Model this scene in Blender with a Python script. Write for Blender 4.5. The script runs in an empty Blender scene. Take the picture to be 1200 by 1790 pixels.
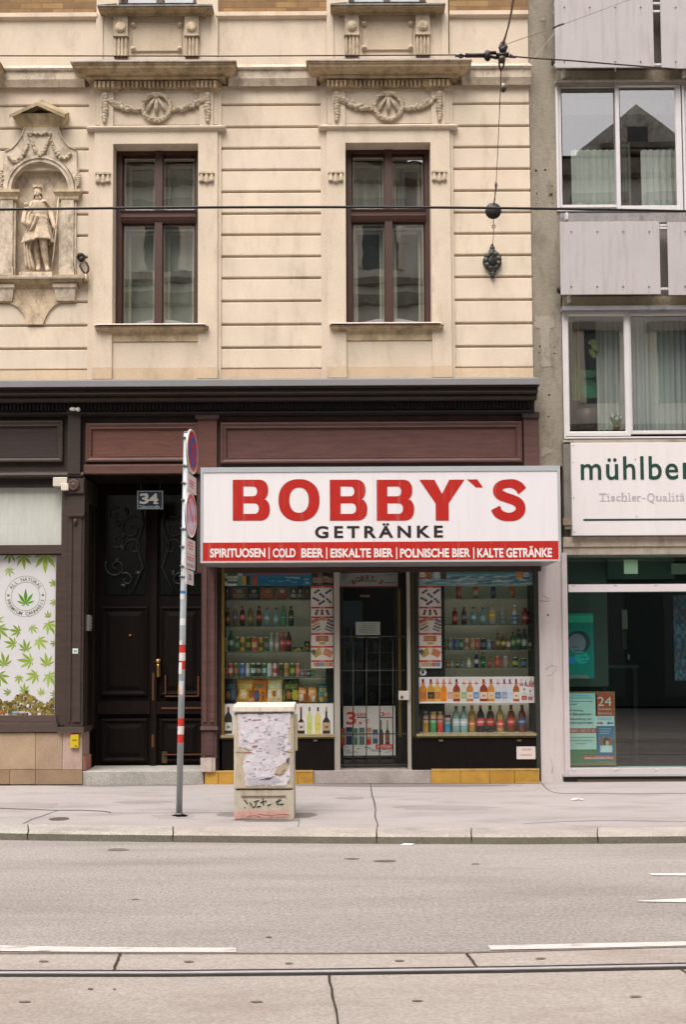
import bpy, bmesh, math, random
from math import sin, cos, pi, radians
from mathutils import Vector, Matrix
random.seed(7)
S = bpy.context.scene
COL = S.collection

# ------------------------------------------------------------------ camera
W, H, F = 1200.0, 1790.0, 1800.0
EYE, CAMY, HORIZ = 1.64, -13.33, 1145.0
TILT, ROLL = math.atan(0.054), radians(0.3)
PPY = HORIZ - F * math.tan(TILT)
fw = Vector((0, cos(TILT), sin(TILT)))
r0 = Vector((1, 0, 0)); u0 = Vector((0, -sin(TILT), cos(TILT)))
rt = r0 * cos(ROLL) - u0 * sin(ROLL)
up = u0 * cos(ROLL) + r0 * sin(ROLL)
cd = bpy.data.cameras.new("camera"); cam = bpy.data.objects.new("camera", cd); COL.objects.link(cam)
cam.matrix_world = Matrix(((rt.x, up.x, -fw.x, 0), (rt.y, up.y, -fw.y, CAMY), (rt.z, up.z, -fw.z, EYE), (0, 0, 0, 1)))
cd.sensor_fit = 'VERTICAL'; cd.sensor_height = 36; cd.sensor_width = 24
cd.lens = F / H * 36; cd.shift_y = (PPY - H / 2) / H; cd.clip_end = 500
S.camera = cam

# ------------------------------------------------------------------ light
SUN_EL, SUN_AZ = radians(63), radians(200)      # high, from behind the viewer, a little to the left
w = bpy.data.worlds.new("World"); S.world = w; w.use_nodes = True
nt = w.node_tree; nt.nodes.clear()
sk = nt.nodes.new('ShaderNodeTexSky'); sk.sky_type = 'NISHITA'; sk.sun_disc = False
sk.sun_elevation = SUN_EL; sk.sun_rotation = SUN_AZ; sk.dust_density = 4; sk.ozone_density = 1
hs = nt.nodes.new('ShaderNodeHueSaturation'); hs.inputs['Saturation'].default_value = 0.22
mx = nt.nodes.new('ShaderNodeMix'); mx.data_type = 'RGBA'; mx.blend_type = 'MULTIPLY'; mx.inputs[0].default_value = 1
mx.inputs[7].default_value = (1.0, 0.955, 0.925, 1)
bg = nt.nodes.new('ShaderNodeBackground'); bg.inputs['Strength'].default_value = 0.12
ou = nt.nodes.new('ShaderNodeOutputWorld')
nt.links.new(sk.outputs[0], hs.inputs['Color']); nt.links.new(hs.outputs[0], mx.inputs[6])
nt.links.new(mx.outputs[2], bg.inputs[0]); nt.links.new(bg.outputs[0], ou.inputs[0])
sl = bpy.data.lights.new("sun", 'SUN'); sl.energy = 1.5; sl.angle = radians(50); sl.color = (1.0, 0.95, 0.90)
so = bpy.data.objects.new("sun", sl); COL.objects.link(so); so.location = (0, -6, 20)
sd = Vector((sin(SUN_AZ) * cos(SUN_EL), cos(SUN_AZ) * cos(SUN_EL), sin(SUN_EL)))
so.rotation_euler = sd.to_track_quat('Z', 'Y').to_euler()
S.view_settings.view_transform = 'Standard'; S.view_settings.look = 'None'
S.view_settings.exposure = 1.3; S.view_settings.gamma = 1

# ------------------------------------------------------------------ photo coordinates -> points of the place
def P(px, py, Y=0.0):
    d = fw + rt * ((px - 600) / F) + up * ((PPY - py) / F)
    s = (Y - CAMY) / d.y
    return Vector((d.x * s, Y, EYE + d.z * s))
def G(px, py, z=0.0):
    d = fw + rt * ((px - 600) / F) + up * ((PPY - py) / F)
    s = (z - EYE) / d.z
    return Vector((d.x * s, CAMY + d.y * s, z))
def XF(px, py=410, Y=0.0): return P(px, py, Y).x
def ZF(py, px=600, Y=0.0): return P(px, py, Y).z
def R(px0, py0, px1, py1, Y=0.0):
    my = (py0 + py1) / 2; m_ = (px0 + px1) / 2
    return P(px0, my, Y).x, P(px1, my, Y).x, P(m_, py1, Y).z, P(m_, py0, Y).z
PX = 1 / 135.0

# ------------------------------------------------------------------ materials
def lin(c, k=0.82):
    r = []
    for v in c[:3]:
        v = v / 255.0
        r.append((v / 12.92 if v <= 0.04045 else ((v + 0.055) / 1.055) ** 2.4) * k)
    return r
def mat(name, rough=0.6, metal=0.0, spec=0.4, var=0.0, vscale=3.0, vstretch=(1, 1, 1), fine=0.0, fscale=80.0, bump=0.0, bscale=60.0, dirt=None, rvar=0.0):
    m = bpy.data.materials.new(name); m.use_nodes = True
    t = m.node_tree; b = t.nodes['Principled BSDF']
    b.inputs['Roughness'].default_value = rough; b.inputs['Metallic'].default_value = metal
    b.inputs['Specular IOR Level'].default_value = spec
    a = t.nodes.new('ShaderNodeAttribute'); a.attribute_name = 'Col'
    geo = t.nodes.new('ShaderNodeNewGeometry'); out = a.outputs['Color']
    def noise(scale, stretch=(1, 1, 1), detail=4, rgh=0.6):
        mp = t.nodes.new('ShaderNodeMapping'); mp.inputs['Scale'].default_value = stretch
        n = t.nodes.new('ShaderNodeTexNoise'); n.inputs['Scale'].default_value = scale
        n.inputs['Detail'].default_value = detail; n.inputs['Roughness'].default_value = rgh
        t.links.new(geo.outputs['Position'], mp.inputs[0]); t.links.new(mp.outputs[0], n.inputs[0])
        return n.outputs['Fac']
    def scale_by(out, fac, lo, hi, f0=0.3, f1=0.7):
        r = t.nodes.new('ShaderNodeMapRange'); r.inputs[1].default_value = f0; r.inputs[2].default_value = f1
        r.inputs[3].default_value = lo; r.inputs[4].default_value = hi
        t.links.new(fac, r.inputs[0])
        v = t.nodes.new('ShaderNodeVectorMath'); v.operation = 'SCALE'
        t.links.new(out, v.inputs[0]); t.links.new(r.outputs[0], v.inputs['Scale'])
        return v.outputs[0]
    if var: out = scale_by(out, noise(vscale, vstretch), 1 - var, 1 + var * 0.6)
    if fine: out = scale_by(out, noise(fscale, (1, 1, 1), 2, 0.5), 1 - fine, 1 + fine)
    if dirt:
        dcol, dscale, dst, lo, hi, amt = dirt
        r = t.nodes.new('ShaderNodeMapRange'); r.inputs[1].default_value = lo; r.inputs[2].default_value = hi
        r.inputs[3].default_value = 0; r.inputs[4].default_value = amt
        t.links.new(noise(dscale, dst, 6, 0.65), r.inputs[0])
        mixn = t.nodes.new('ShaderNodeMix'); mixn.data_type = 'RGBA'
        t.links.new(r.outputs[0], mixn.inputs[0]); t.links.new(out, mixn.inputs[6]); mixn.inputs[7].default_value = (*lin(dcol), 1)
        out = mixn.outputs[2]
    t.links.new(out, b.inputs['Base Color'])
    if bump:
        bp = t.nodes.new('ShaderNodeBump'); bp.inputs['Strength'].default_value = bump; bp.inputs['Distance'].default_value = 0.01
        t.links.new(noise(bscale, (1, 1, 1), 5, 0.6), bp.inputs['Height']); t.links.new(bp.outputs[0], b.inputs['Normal'])
    if rvar:
        r = t.nodes.new('ShaderNodeMapRange'); r.inputs[3].default_value = rough - rvar; r.inputs[4].default_value = rough + rvar
        t.links.new(noise(vscale * 2), r.inputs[0]); t.links.new(r.outputs[0], b.inputs['Roughness'])
    return m
PLASTER = mat('plaster', 0.9, 0, 0.2, 0.10, 2.2, (1, 1, 0.6), 0.05, 55, 0.25, 45, ((140, 116, 90), 2.4, (1.8, 1.8, 0.6), 0.52, 0.80, 0.42))
OLDTRIM = mat('weathered_plaster', 0.9, 0, 0.2, 0.14, 4, (1, 1, 1), 0.07, 50, 0.35, 50, ((88, 74, 54), 5, (1.6, 1.6, 1.0), 0.44, 0.72, 0.7))
CARVED = mat('carved_plaster', 0.9, 0, 0.2, 0.12, 9, (1, 1, 1), 0.06, 70, 0.2, 70, ((98, 82, 60), 14, (1, 1, 1), 0.46, 0.70, 0.6))
CONCRETE = mat('raw_concrete', 0.92, 0, 0.2, 0.16, 3, (1, 1, 0.5), 0.12, 48, 0.5, 40, ((92, 84, 72), 3.5, (2, 2, 0.8), 0.5, 0.75, 0.6))
WOOD = mat('old_painted_wood', 0.55, 0, 0.35, 0.22, 5, (0.5, 1, 6), 0.08, 60, 0.15, 40, ((52, 40, 36), 6, (0.6, 1, 2.5), 0.54, 0.78, 0.45))
DARKWOOD = mat('dark_door_wood', 0.7, 0, 0.10, 0.3, 6, (5, 1, 0.5), 0.1, 60, 0.12, 50)
PAINT = mat('painted_metal', 0.42, 0, 0.45, 0.06, 4, (1, 1, 1), 0.03, 60)
FRAMEPAINT = mat('window_frame_paint', 0.45, 0, 0.4, 0.14, 8, (1, 1, 0.5), 0.06, 60, 0.05, 60)
PANEL = mat('cement_panel', 0.85, 0, 0.25, 0.05, 2, (1, 1, 1), 0.035, 60, 0.1, 60, ((140, 124, 112), 4, (4, 4, 0.3), 0.52, 0.8, 0.45))
PRINT = mat('printed_paper', 0.55, 0, 0.3)
SIGNFACE = mat('sign_sheet', 0.4, 0, 0.4, 0.035, 1.5, (5, 1, 0.3), 0, 1, 0, 1, ((190, 180, 170), 3, (6, 6, 0.35), 0.56, 0.85, 0.3))
GLOSS = mat('glossy_pack', 0.18, 0, 0.5)
METAL = mat('galvanised_metal', 0.5, 0.15, 0.5, 0.12, 9, (1, 1, 0.4), 0.05, 70, 0, 1)
BRASS = mat('brass', 0.38, 0.75, 0.5, 0.2, 12)
IRON = mat('black_iron', 0.5, 0.3, 0.5, 0.2, 20, (1, 1, 1), 0.05, 60)
STONE = mat('stone', 0.8, 0, 0.3, 0.14, 4, (1, 1, 1), 0.16, 70, 0.2, 60, ((120, 100, 84), 3, (1, 1, 1), 0.5, 0.75, 0.4))
GRANITE = mat('granite', 0.75, 0, 0.3, 0.16, 3, (1, 1, 1), 0.22, 60, 0.25, 50, ((112, 108, 102), 2.5, (1, 1, 1), 0.5, 0.7, 0.5))
TILE = mat('glazed_tile', 0.3, 0, 0.5, 0.16, 7, (1, 1, 1), 0.07, 45, 0.05, 40, ((120, 84, 34), 5, (1, 1, 1), 0.55, 0.75, 0.6))
FABRIC = mat('fabric', 0.95, 0, 0.1, 0.08, 8, (3, 1, 0.5))
LEAF = mat('leaf', 0.5, 0, 0.4, 0.25, 15)
CABINET = mat('cabinet_plastic', 0.7, 0, 0.3, 0.10, 7, (1, 1, 0.6), 0.05, 60, 0.1, 50, ((128, 112, 88), 7, (2, 2, 0.7), 0.5, 0.75, 0.55))
ASPHALT = mat('road_asphalt', 0.9, 0, 0.25, 0.15, 0.6, (0.35, 1.4, 1), 0.27, 48, 0.4, 90, ((128, 118, 110), 1.1, (0.25, 1.6, 1), 0.48, 0.75, 0.6))
PAVE = mat('pavement_asphalt', 0.9, 0, 0.25, 0.10, 0.9, (0.6, 1.4, 1), 0.13, 60, 0.35, 90, ((124, 116, 110), 2.2, (0.5, 1.3, 1), 0.50, 0.74, 0.55))
SLAB = mat('slab_concrete', 0.9, 0, 0.25, 0.07, 1.2, (0.5, 1.5, 1), 0.16, 60, 0.35, 80, ((140, 122, 108), 2, (0.5, 1.5, 1), 0.50, 0.74, 0.5))
ROADPAINT = mat('worn_road_paint', 0.8, 0, 0.3, 0.08, 3, (1, 1, 1), 0.10, 50, 0.2, 80, ((150, 140, 134), 9, (0.6, 2, 1), 0.56, 0.70, 0.8))
PAPER = mat('torn_paper', 0.85, 0, 0.2, 0.10, 14, (1, 1, 1), 0.05, 60, 0.3, 30, ((150, 146, 156), 11, (1, 1, 2.2), 0.52, 0.70, 0.55))

def glass(name, base=0.04, wav=0.0, tint=(0.93, 0.97, 0.95), wscale=2.0):
    m = bpy.data.materials.new(name); m.use_nodes = True; t = m.node_tree; t.nodes.clear()
    o = t.nodes.new('ShaderNodeOutputMaterial'); mix = t.nodes.new('ShaderNodeMixShader')
    tr = t.nodes.new('ShaderNodeBsdfTransparent'); tr.inputs[0].default_value = (*tint, 1)
    gl = t.nodes.new('ShaderNodeBsdfGlossy'); gl.inputs['Roughness'].default_value = 0.0
    fr = t.nodes.new('ShaderNodeLayerWeight'); fr.inputs[0].default_value = 0.5
    pw = t.nodes.new('ShaderNodeMath'); pw.operation = 'POWER'; pw.inputs[1].default_value = 4.5
    ma = t.nodes.new('ShaderNodeMath'); ma.operation = 'MULTIPLY_ADD'; ma.inputs[1].default_value = 0.8; ma.inputs[2].default_value = base
    t.links.new(fr.outputs['Facing'], pw.inputs[0]); t.links.new(pw.outputs[0], ma.inputs[0]); t.links.new(ma.outputs[0], mix.inputs[0])
    t.links.new(tr.outputs[0], mix.inputs[1]); t.links.new(gl.outputs[0], mix.inputs[2]); t.links.new(mix.outputs[0], o.inputs[0])
    if wav:
        n = t.nodes.new('ShaderNodeTexNoise'); n.inputs['Scale'].default_value = wscale; n.inputs['Detail'].default_value = 1
        g = t.nodes.new('ShaderNodeNewGeometry'); b = t.nodes.new('ShaderNodeBump')
        b.inputs['Strength'].default_value = 1; b.inputs['Distance'].default_value = wav
        t.links.new(g.outputs['Position'], n.inputs[0]); t.links.new(n.outputs['Fac'], b.inputs['Height'])
        t.links.new(b.outputs[0], gl.inputs['Normal'])
    return m
OLDGLASS = glass('old_window_glass', 0.34, 0.0012, (0.86, 0.92, 0.88), 2.4)
NEWGLASS = glass('window_glass', 0.33, 0.0010, (0.88, 0.94, 0.92), 1.2)
SHOPGLASS = glass('shop_glass', 0.055, 0.0, (0.985, 0.995, 0.985))
DARKGLASS = glass('right_shop_glass', 0.14, 0.0002, (0.66, 0.88, 0.84))
SHELFGLASS = glass('shelf_glass', 0.1, 0, (0.55, 0.72, 0.62))

def brickmat():
    m = bpy.data.materials.new('yellow_brick'); m.use_nodes = True; t = m.node_tree; b = t.nodes['Principled BSDF']
    b.inputs['Roughness'].default_value = 0.85
    g = t.nodes.new('ShaderNodeNewGeometry'); sx = t.nodes.new('ShaderNodeSeparateXYZ'); cx = t.nodes.new('ShaderNodeCombineXYZ')
    br = t.nodes.new('ShaderNodeTexBrick'); br.inputs['Scale'].default_value = 1
    br.inputs['Brick Width'].default_value = 0.285; br.inputs['Row Height'].default_value = 0.081; br.inputs['Mortar Size'].default_value = 0.006
    br.inputs['Color1'].default_value = (*lin((160, 124, 76)), 1); br.inputs['Color2'].default_value = (*lin((122, 90, 56)), 1)
    br.inputs['Mortar'].default_value = (*lin((122, 98, 66)), 1)
    t.links.new(g.outputs['Position'], sx.inputs[0]); t.links.new(sx.outputs[0], cx.inputs[0]); t.links.new(sx.outputs[2], cx.inputs[1])
    t.links.new(cx.outputs[0], br.inputs[0])
    n = t.nodes.new('ShaderNodeTexNoise'); n.inputs['Scale'].default_value = 7; t.links.new(g.outputs['Position'], n.inputs[0])
    r = t.nodes.new('ShaderNodeMapRange'); r.inputs[3].default_value = 0.7; r.inputs[4].default_value = 1.3; t.links.new(n.outputs['Fac'], r.inputs[0])
    v = t.nodes.new('ShaderNodeVectorMath'); v.operation = 'SCALE'; t.links.new(br.outputs['Color'], v.inputs[0]); t.links.new(r.outputs[0], v.inputs['Scale'])
    t.links.new(v.outputs[0], b.inputs['Base Color'])
    bp = t.nodes.new('ShaderNodeBump'); bp.inputs['Strength'].default_value = 0.6; bp.inputs['Distance'].default_value = 0.006; bp.invert = True
    t.links.new(br.outputs['Fac'], bp.inputs['Height']); t.links.new(bp.outputs[0], b.inputs['Normal'])
    return m
BRICK = brickmat()

# ------------------------------------------------------------------ text outlines
_tc = {}
def glyphs(s, bold=0.0, space=1.0):
    k = (s, bold, space)
    if k in _tc: return _tc[k]
    cu = bpy.data.curves.new('t', 'FONT'); cu.body = s; cu.offset = bold; cu.resolution_u = 7 if bold > 0.015 and len(s) < 16 else 4; cu.space_character = space
    cu.dimensions = '2D'; cu.fill_mode = 'FRONT'
    o = bpy.data.objects.new('t', cu); COL.objects.link(o)
    dg = bpy.context.evaluated_depsgraph_get(); e = o.evaluated_get(dg); me = e.to_mesh()
    vs = [(v.co.x, v.co.y) for v in me.vertices]; fs = [tuple(p.vertices) for p in me.polygons]
    e.to_mesh_clear(); bpy.data.objects.remove(o); bpy.data.curves.remove(cu)
    _tc[k] = (vs, fs); return _tc[k]

def outline(polys):
    cu = bpy.data.curves.new('t', 'CURVE'); cu.dimensions = '2D'; cu.fill_mode = 'FRONT'
    for p in polys:
        sp = cu.splines.new('POLY'); sp.points.add(len(p) - 1); sp.use_cyclic_u = True
        for q, (x, z) in zip(sp.points, p): q.co = (x, z, 0, 1)
    o = bpy.data.objects.new('t', cu); COL.objects.link(o)
    dg = bpy.context.evaluated_depsgraph_get(); e = o.evaluated_get(dg); me = e.to_mesh()
    vs = [(v.co.x, v.co.y) for v in me.vertices]; fs = [tuple(p.vertices) for p in me.polygons]
    e.to_mesh_clear(); bpy.data.objects.remove(o); bpy.data.curves.remove(cu)
    return vs, fs
def bowl(x0, xr, z0, z1, n=18, e=2.3):
    # flat left side, superelliptic right side
    cz, rz = (z0 + z1) / 2, (z1 - z0) / 2; xs = xr - rz * 0.98; pts = []
    for k in range(n + 1):
        a = -pi / 2 + pi * k / n; c_, s_ = cos(a), sin(a)
        pts.append((xs + (xr - xs) * abs(c_) ** (2 / e), cz + rz * math.copysign(abs(s_) ** (2 / e), s_)))
    return [(x0, z0)] + pts + [(x0, z1)]
def sell(cx, cz, rx, rz, n=48, e=2.25):
    return [(cx + rx * math.copysign(abs(cos(2 * pi * k / n)) ** (2 / e), cos(2 * pi * k / n)), cz + rz * math.copysign(abs(sin(2 * pi * k / n)) ** (2 / e), sin(2 * pi * k / n))) for k in range(n)]
def big_letter(ch):
    if ch == 'B':
        lo = bowl(0, 1.0, 0, .545); hi = bowl(0, .955, .48, 1.0)
        out = lo[:-2] if False else None
        a = [p for p in lo[1:] if p[1] <= .515]; b = [p for p in hi[1:-1] if p[1] >= .515]
        o = [(0, 0)] + a + [(.83, .518)] + b + [(0, 1)]
        return outline([o, bowl(.285, .70, .165, .425), bowl(.285, .655, .595, .835)])
    if ch == 'O': return outline([sell(.5, .5, .5, .5), sell(.5, .5, .235, .30)])
    if ch == 'Y': return outline([[(0, 1), (.335, 1), (.5, .655), (.665, 1), (1, 1), (.645, .42), (.645, 0), (.355, 0), (.355, .42)]])
    c = [(.885, .715), (.80, .815), (.66, .885), (.49, .90), (.32, .875), (.205, .80), (.185, .705), (.26, .625), (.42, .565), (.60, .515), (.76, .44), (.83, .33), (.80, .215), (.68, .13), (.50, .10), (.32, .125), (.18, .205), (.115, .32)]
    w_ = [.125, .122, .112, .10, .105, .118, .125, .122, .115, .115, .122, .125, .122, .112, .10, .108, .122, .128]
    d = []
    for i in range(len(c) - 1):
        p0, p1, p2, p3 = [c[min(max(j, 0), len(c) - 1)] for j in (i - 1, i, i + 1, i + 2)]
        for k in range(4):
            t = k / 4; f = lambda q: .5 * (2 * p1[q] + (p2[q] - p0[q]) * t + (2 * p0[q] - 5 * p1[q] + 4 * p2[q] - p3[q]) * t * t + (3 * p1[q] - p0[q] - 3 * p2[q] + p3[q]) * t ** 3)
            d.append((f(0), f(1), w_[i] + (w_[i + 1] - w_[i]) * t))
    d.append((*c[-1], w_[-1])); L = []; Rr = []
    for i, (x, z, ww) in enumerate(d):
        a, b = d[max(i - 1, 0)], d[min(i + 1, len(d) - 1)]; dx, dz = b[0] - a[0], b[1] - a[1]; l = math.hypot(dx, dz); nx, nz = -dz / l * ww * 1.12, dx / l * ww
        L.append((x + nx, z + nz)); Rr.append((x - nx, z - nz))
    return outline([L + Rr[::-1]])

# ------------------------------------------------------------------ mesh builder
class MB:
    def __init__(s): s.v = []; s.f = []; s.c = []; s.sm = []
    def add(s, vs, fs, col, smooth=False):
        b = len(s.v); s.v += [tuple(v) for v in vs]
        for i, f in enumerate(fs):
            s.f.append(tuple(b + j for j in f)); s.c.append(col[i] if isinstance(col, list) else col); s.sm.append(smooth)
        return s
    def box(s, x0, x1, y0, y1, z0, z1, col):
        return s.add([(x0, y0, z0), (x1, y0, z0), (x1, y1, z0), (x0, y1, z0), (x0, y0, z1), (x1, y0, z1), (x1, y1, z1), (x0, y1, z1)],
                     [(0, 1, 5, 4), (1, 2, 6, 5), (2, 3, 7, 6), (3, 0, 4, 7), (4, 5, 6, 7), (3, 2, 1, 0)], col)
    def pbox(s, px0, py0, px1, py1, yf, yb, col):
        x0, x1, z0, z1 = R(px0, py0, px1, py1, yf); return s.box(x0, x1, yf, yb, z0, z1, col)
    def quad(s, pts, col): return s.add(pts, [tuple(range(len(pts)))], col)
    def extr(s, yz, x0, x1, col):
        n = len(yz); vs = [(x0, y, z) for y, z in yz] + [(x1, y, z) for y, z in yz]
        return s.add(vs, [(i, (i + 1) % n, n + (i + 1) % n, n + i) for i in range(n)] + [tuple(range(n))[::-1], tuple(range(n, 2 * n))], col)
    def prism(s, xz, y0, y1, col):
        n = len(xz); vs = [(x, y0, z) for x, z in xz] + [(x, y1, z) for x, z in xz]
        return s.add(vs, [(i, (i + 1) % n, n + (i + 1) % n, n + i) for i in range(n)] + [tuple(range(n)), tuple(range(n, 2 * n))[::-1]], col)
    def frame(s, x0, x1, z0, z1, prof, col, fill=True):
        vs = []; fs = []
        for d, y in prof: vs += [(x0 + d, y, z0 + d), (x1 - d, y, z0 + d), (x1 - d, y, z1 - d), (x0 + d, y, z1 - d)]
        n = len(prof)
        for i in range(n - 1):
            for j in range(4): fs.append((4 * i + j, 4 * i + (j + 1) % 4, 4 * i + 4 + (j + 1) % 4, 4 * i + 4 + j))
        if fill: fs.append(tuple(4 * (n - 1) + j for j in range(4)))
        return s.add(vs, fs, col)
    def mould(s, x0, x1, prof, yw, col, caps=True):
        vs = []; fs = []
        for p, z in prof: vs += [(x0 - p, yw, z), (x0 - p, yw - p, z), (x1 + p, yw - p, z), (x1 + p, yw, z)]
        n = len(prof)
        for i in range(n - 1):
            for j in range(3): fs.append((4 * i + j, 4 * i + j + 1, 4 * i + 5 + j, 4 * i + 4 + j))
        if caps: fs += [(3, 2, 1, 0), tuple(4 * (n - 1) + j for j in range(4))]
        return s.add(vs, fs, col)
    def lathe(s, c, prof, col, n=12, axis='z', smooth=True, ex=1.0, ey=1.0, cap=True):
        vs = []; fs = []; cc = []
        for r, h in prof:
            for k in range(n):
                a = 2 * pi * k / n; x, y = r * cos(a) * ex, r * sin(a) * ey
                vs.append((c[0] + x, c[1] + y, c[2] + h) if axis == 'z' else ((c[0] + x, c[1] - h, c[2] + y) if axis == 'y' else (c[0] + h, c[1] + x, c[2] + y)))
        for i in range(len(prof) - 1):
            for k in range(n):
                fs.append((i * n + k, i * n + (k + 1) % n, (i + 1) * n + (k + 1) % n, (i + 1) * n + k)); cc.append(col[i] if isinstance(col, list) else col)
        if cap:
            fs += [tuple(range(n))[::-1], tuple(range((len(prof) - 1) * n, len(prof) * n))]
            cc += [cc[0], cc[-1]]
        return s.add(vs, fs, cc, smooth)
    def tube(s, pts, r, col, n=6, closed=False, smooth=True):
        pts = [Vector(p) for p in pts]; m = len(pts); vs = []; fs = []
        for i, p in enumerate(pts):
            a = pts[(i - 1) % m] if closed or i > 0 else p; b = pts[(i + 1) % m] if closed or i < m - 1 else p
            t = (b - a).normalized(); ref = Vector((0, 1, 0)) if abs(t.y) < 0.9 else Vector((1, 0, 0))
            u = t.cross(ref).normalized(); v = t.cross(u); rr = r[i] if isinstance(r, (list, tuple)) else r
            for k in range(n):
                q = p + u * (rr * cos(2 * pi * k / n)) + v * (rr * sin(2 * pi * k / n)); vs.append(q)
        for i in range(m if closed else m - 1):
            j = (i + 1) % m
            for k in range(n): fs.append((i * n + k, i * n + (k + 1) % n, j * n + (k + 1) % n, j * n + k))
        if not closed: fs += [tuple(range(n)), tuple(range((m - 1) * n, m * n))[::-1]]
        return s.add(vs, fs, col, smooth)
    def blob(s, c, r, col, rot=0.0, n=8, m=6):
        vs = [(0, 0, -1)]; fs = []
        for i in range(1, m):
            a = -pi / 2 + pi * i / m
            for k in range(n): vs.append((cos(a) * cos(2 * pi * k / n), cos(a) * sin(2 * pi * k / n), sin(a)))
        vs.append((0, 0, 1)); L = len(vs) - 1
        for k in range(n):
            fs.append((0, 1 + (k + 1) % n, 1 + k)); fs.append((L, L - n + k, L - n + (k + 1) % n))
            for i in range(m - 2): fs.append((1 + i * n + k, 1 + i * n + (k + 1) % n, 1 + (i + 1) * n + (k + 1) % n, 1 + (i + 1) * n + k))
        cr, sr = cos(rot), sin(rot); o = []
        for x, y, z in vs:
            x, y, z = x * r[0], y * r[1], z * r[2]; o.append((c[0] + x * cr - z * sr, c[1] + y, c[2] + x * sr + z * cr))
        return s.add(o, fs, col, True)
    def poly(s, xz, y, col): return s.add([(x, y, z) for x, z in xz], [tuple(range(len(xz)))], col)
    def ell(s, cx, cz, rx, rz, y, col, n=20): return s.poly([(cx + rx * cos(2 * pi * k / n), cz + rz * sin(2 * pi * k / n)) for k in range(n)], y, col)
    def ring(s, cx, cz, ra, rb, y, col, n=40):
        vs = [];
        for r in (ra, rb): vs += [(cx + r * cos(2 * pi * k / n), y, cz + r * sin(2 * pi * k / n)) for k in range(n)]
        return s.add(vs, [(k, (k + 1) % n, n + (k + 1) % n, n + k) for k in range(n)], col)
    def text(s, t, x0, x1, z0, z1, y, col, bold=0.0, space=1.0):
        vs, fs = glyphs(t, bold, space)
        if not vs: return s
        ax = min(v[0] for v in vs); bx = max(v[0] for v in vs); az = min(v[1] for v in vs); bz = max(v[1] for v in vs)
        kx = (x1 - x0) / (bx - ax); kz = (z1 - z0) / (bz - az)
        return s.add([(x0 + (v[0] - ax) * kx, y, z0 + (v[1] - az) * kz) for v in vs], fs, col)
    def ptext(s, t, px0, py0, px1, py1, y, col, bold=0.0, space=1.0):
        x0, x1, z0, z1 = R(px0, py0, px1, py1, y); return s.text(t, x0, x1, z0, z1, y, col, bold, space)
    def arc(s, t, cx, cz, r, a0, a1, size, y, col, bold=0.0, inward=False):
        n = len(t)
        for i, ch in enumerate(t):
            if ch == ' ': continue
            a = a0 + (a1 - a0) * i / (n - 1); vs, fs = glyphs(ch, bold)
            ax = (min(v[0] for v in vs) + max(v[0] for v in vs)) / 2
            o = []
            for vx, vz in vs:
                lx, lz = (vx - ax) * size, (vz - 0.36) * size
                th = a - pi / 2 if not inward else a + pi / 2
                o.append((cx + r * cos(a) + lx * cos(th) - lz * sin(th), y, cz + r * sin(a) + lx * sin(th) + lz * cos(th)))
            s.add(o, fs, col)
        return s
    def grid(s, fn, nu, nv, col, smooth=True):
        vs = [fn(i / nu, j / nv) for j in range(nv + 1) for i in range(nu + 1)]
        return s.add(vs, [(j * (nu + 1) + i, j * (nu + 1) + i + 1, (j + 1) * (nu + 1) + i + 1, (j + 1) * (nu + 1) + i) for j in range(nv) for i in range(nu)], col, smooth)

WL = {}
def root(name, loc, label, cat, group=None):
    o = bpy.data.objects.new(name, None); COL.objects.link(o); o.location = loc; o.empty_display_size = 0.2
    WL[o.name] = Vector(loc); o['label'] = label; o['category'] = cat
    if group: o['group'] = group
    return o
def B(mb, name, material, parent=None, label=None, cat=None, group=None, kind=None, bevel=0.0, solid=0.0):
    me = bpy.data.meshes.new(name)
    if parent is not None: org = WL[parent.name]
    else:
        xs = [v[0] for v in mb.v]; ys = [v[1] for v in mb.v]; zs = [v[2] for v in mb.v]
        org = Vector(((min(xs) + max(xs)) / 2, (min(ys) + max(ys)) / 2, min(zs)))
    me.from_pydata([(v[0] - org.x, v[1] - org.y, v[2] - org.z) for v in mb.v], [], mb.f)
    bm = bmesh.new(); bm.from_mesh(me); bmesh.ops.recalc_face_normals(bm, faces=bm.faces); bm.to_mesh(me); bm.free()
    at = me.attributes.new('Col', 'FLOAT_COLOR', 'CORNER'); buf = []; cache = {}
    for i, p in enumerate(me.polygons):
        c = mb.c[i]
        if c not in cache: cache[c] = lin(c) + [1.0]
        buf += cache[c] * p.loop_total
    at.data.foreach_set('color', buf)
    me.polygons.foreach_set('use_smooth', mb.sm)
    me.materials.append(material); me.update()
    o = bpy.data.objects.new(name, me); COL.objects.link(o)
    if parent is not None: o.parent = parent
    else: o.location = org
    WL[o.name] = org
    if bevel:
        b = o.modifiers.new('b', 'BEVEL'); b.width = bevel; b.segments = 2; b.limit_method = 'ANGLE'
    if solid:
        b = o.modifiers.new('s', 'SOLIDIFY'); b.thickness = solid
    if label: o['label'] = label
    if cat: o['category'] = cat
    if group: o['group'] = group
    if kind: o['kind'] = kind
    return o
def jit(c, a=12):
    d = random.randint(-a, a)
    return tuple(max(0, min(255, v + d + random.randint(-1, 1))) for v in c)
CREAM = (225, 209, 188); CREAM2 = (219, 203, 182); CARV = (206, 190, 166)
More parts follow.
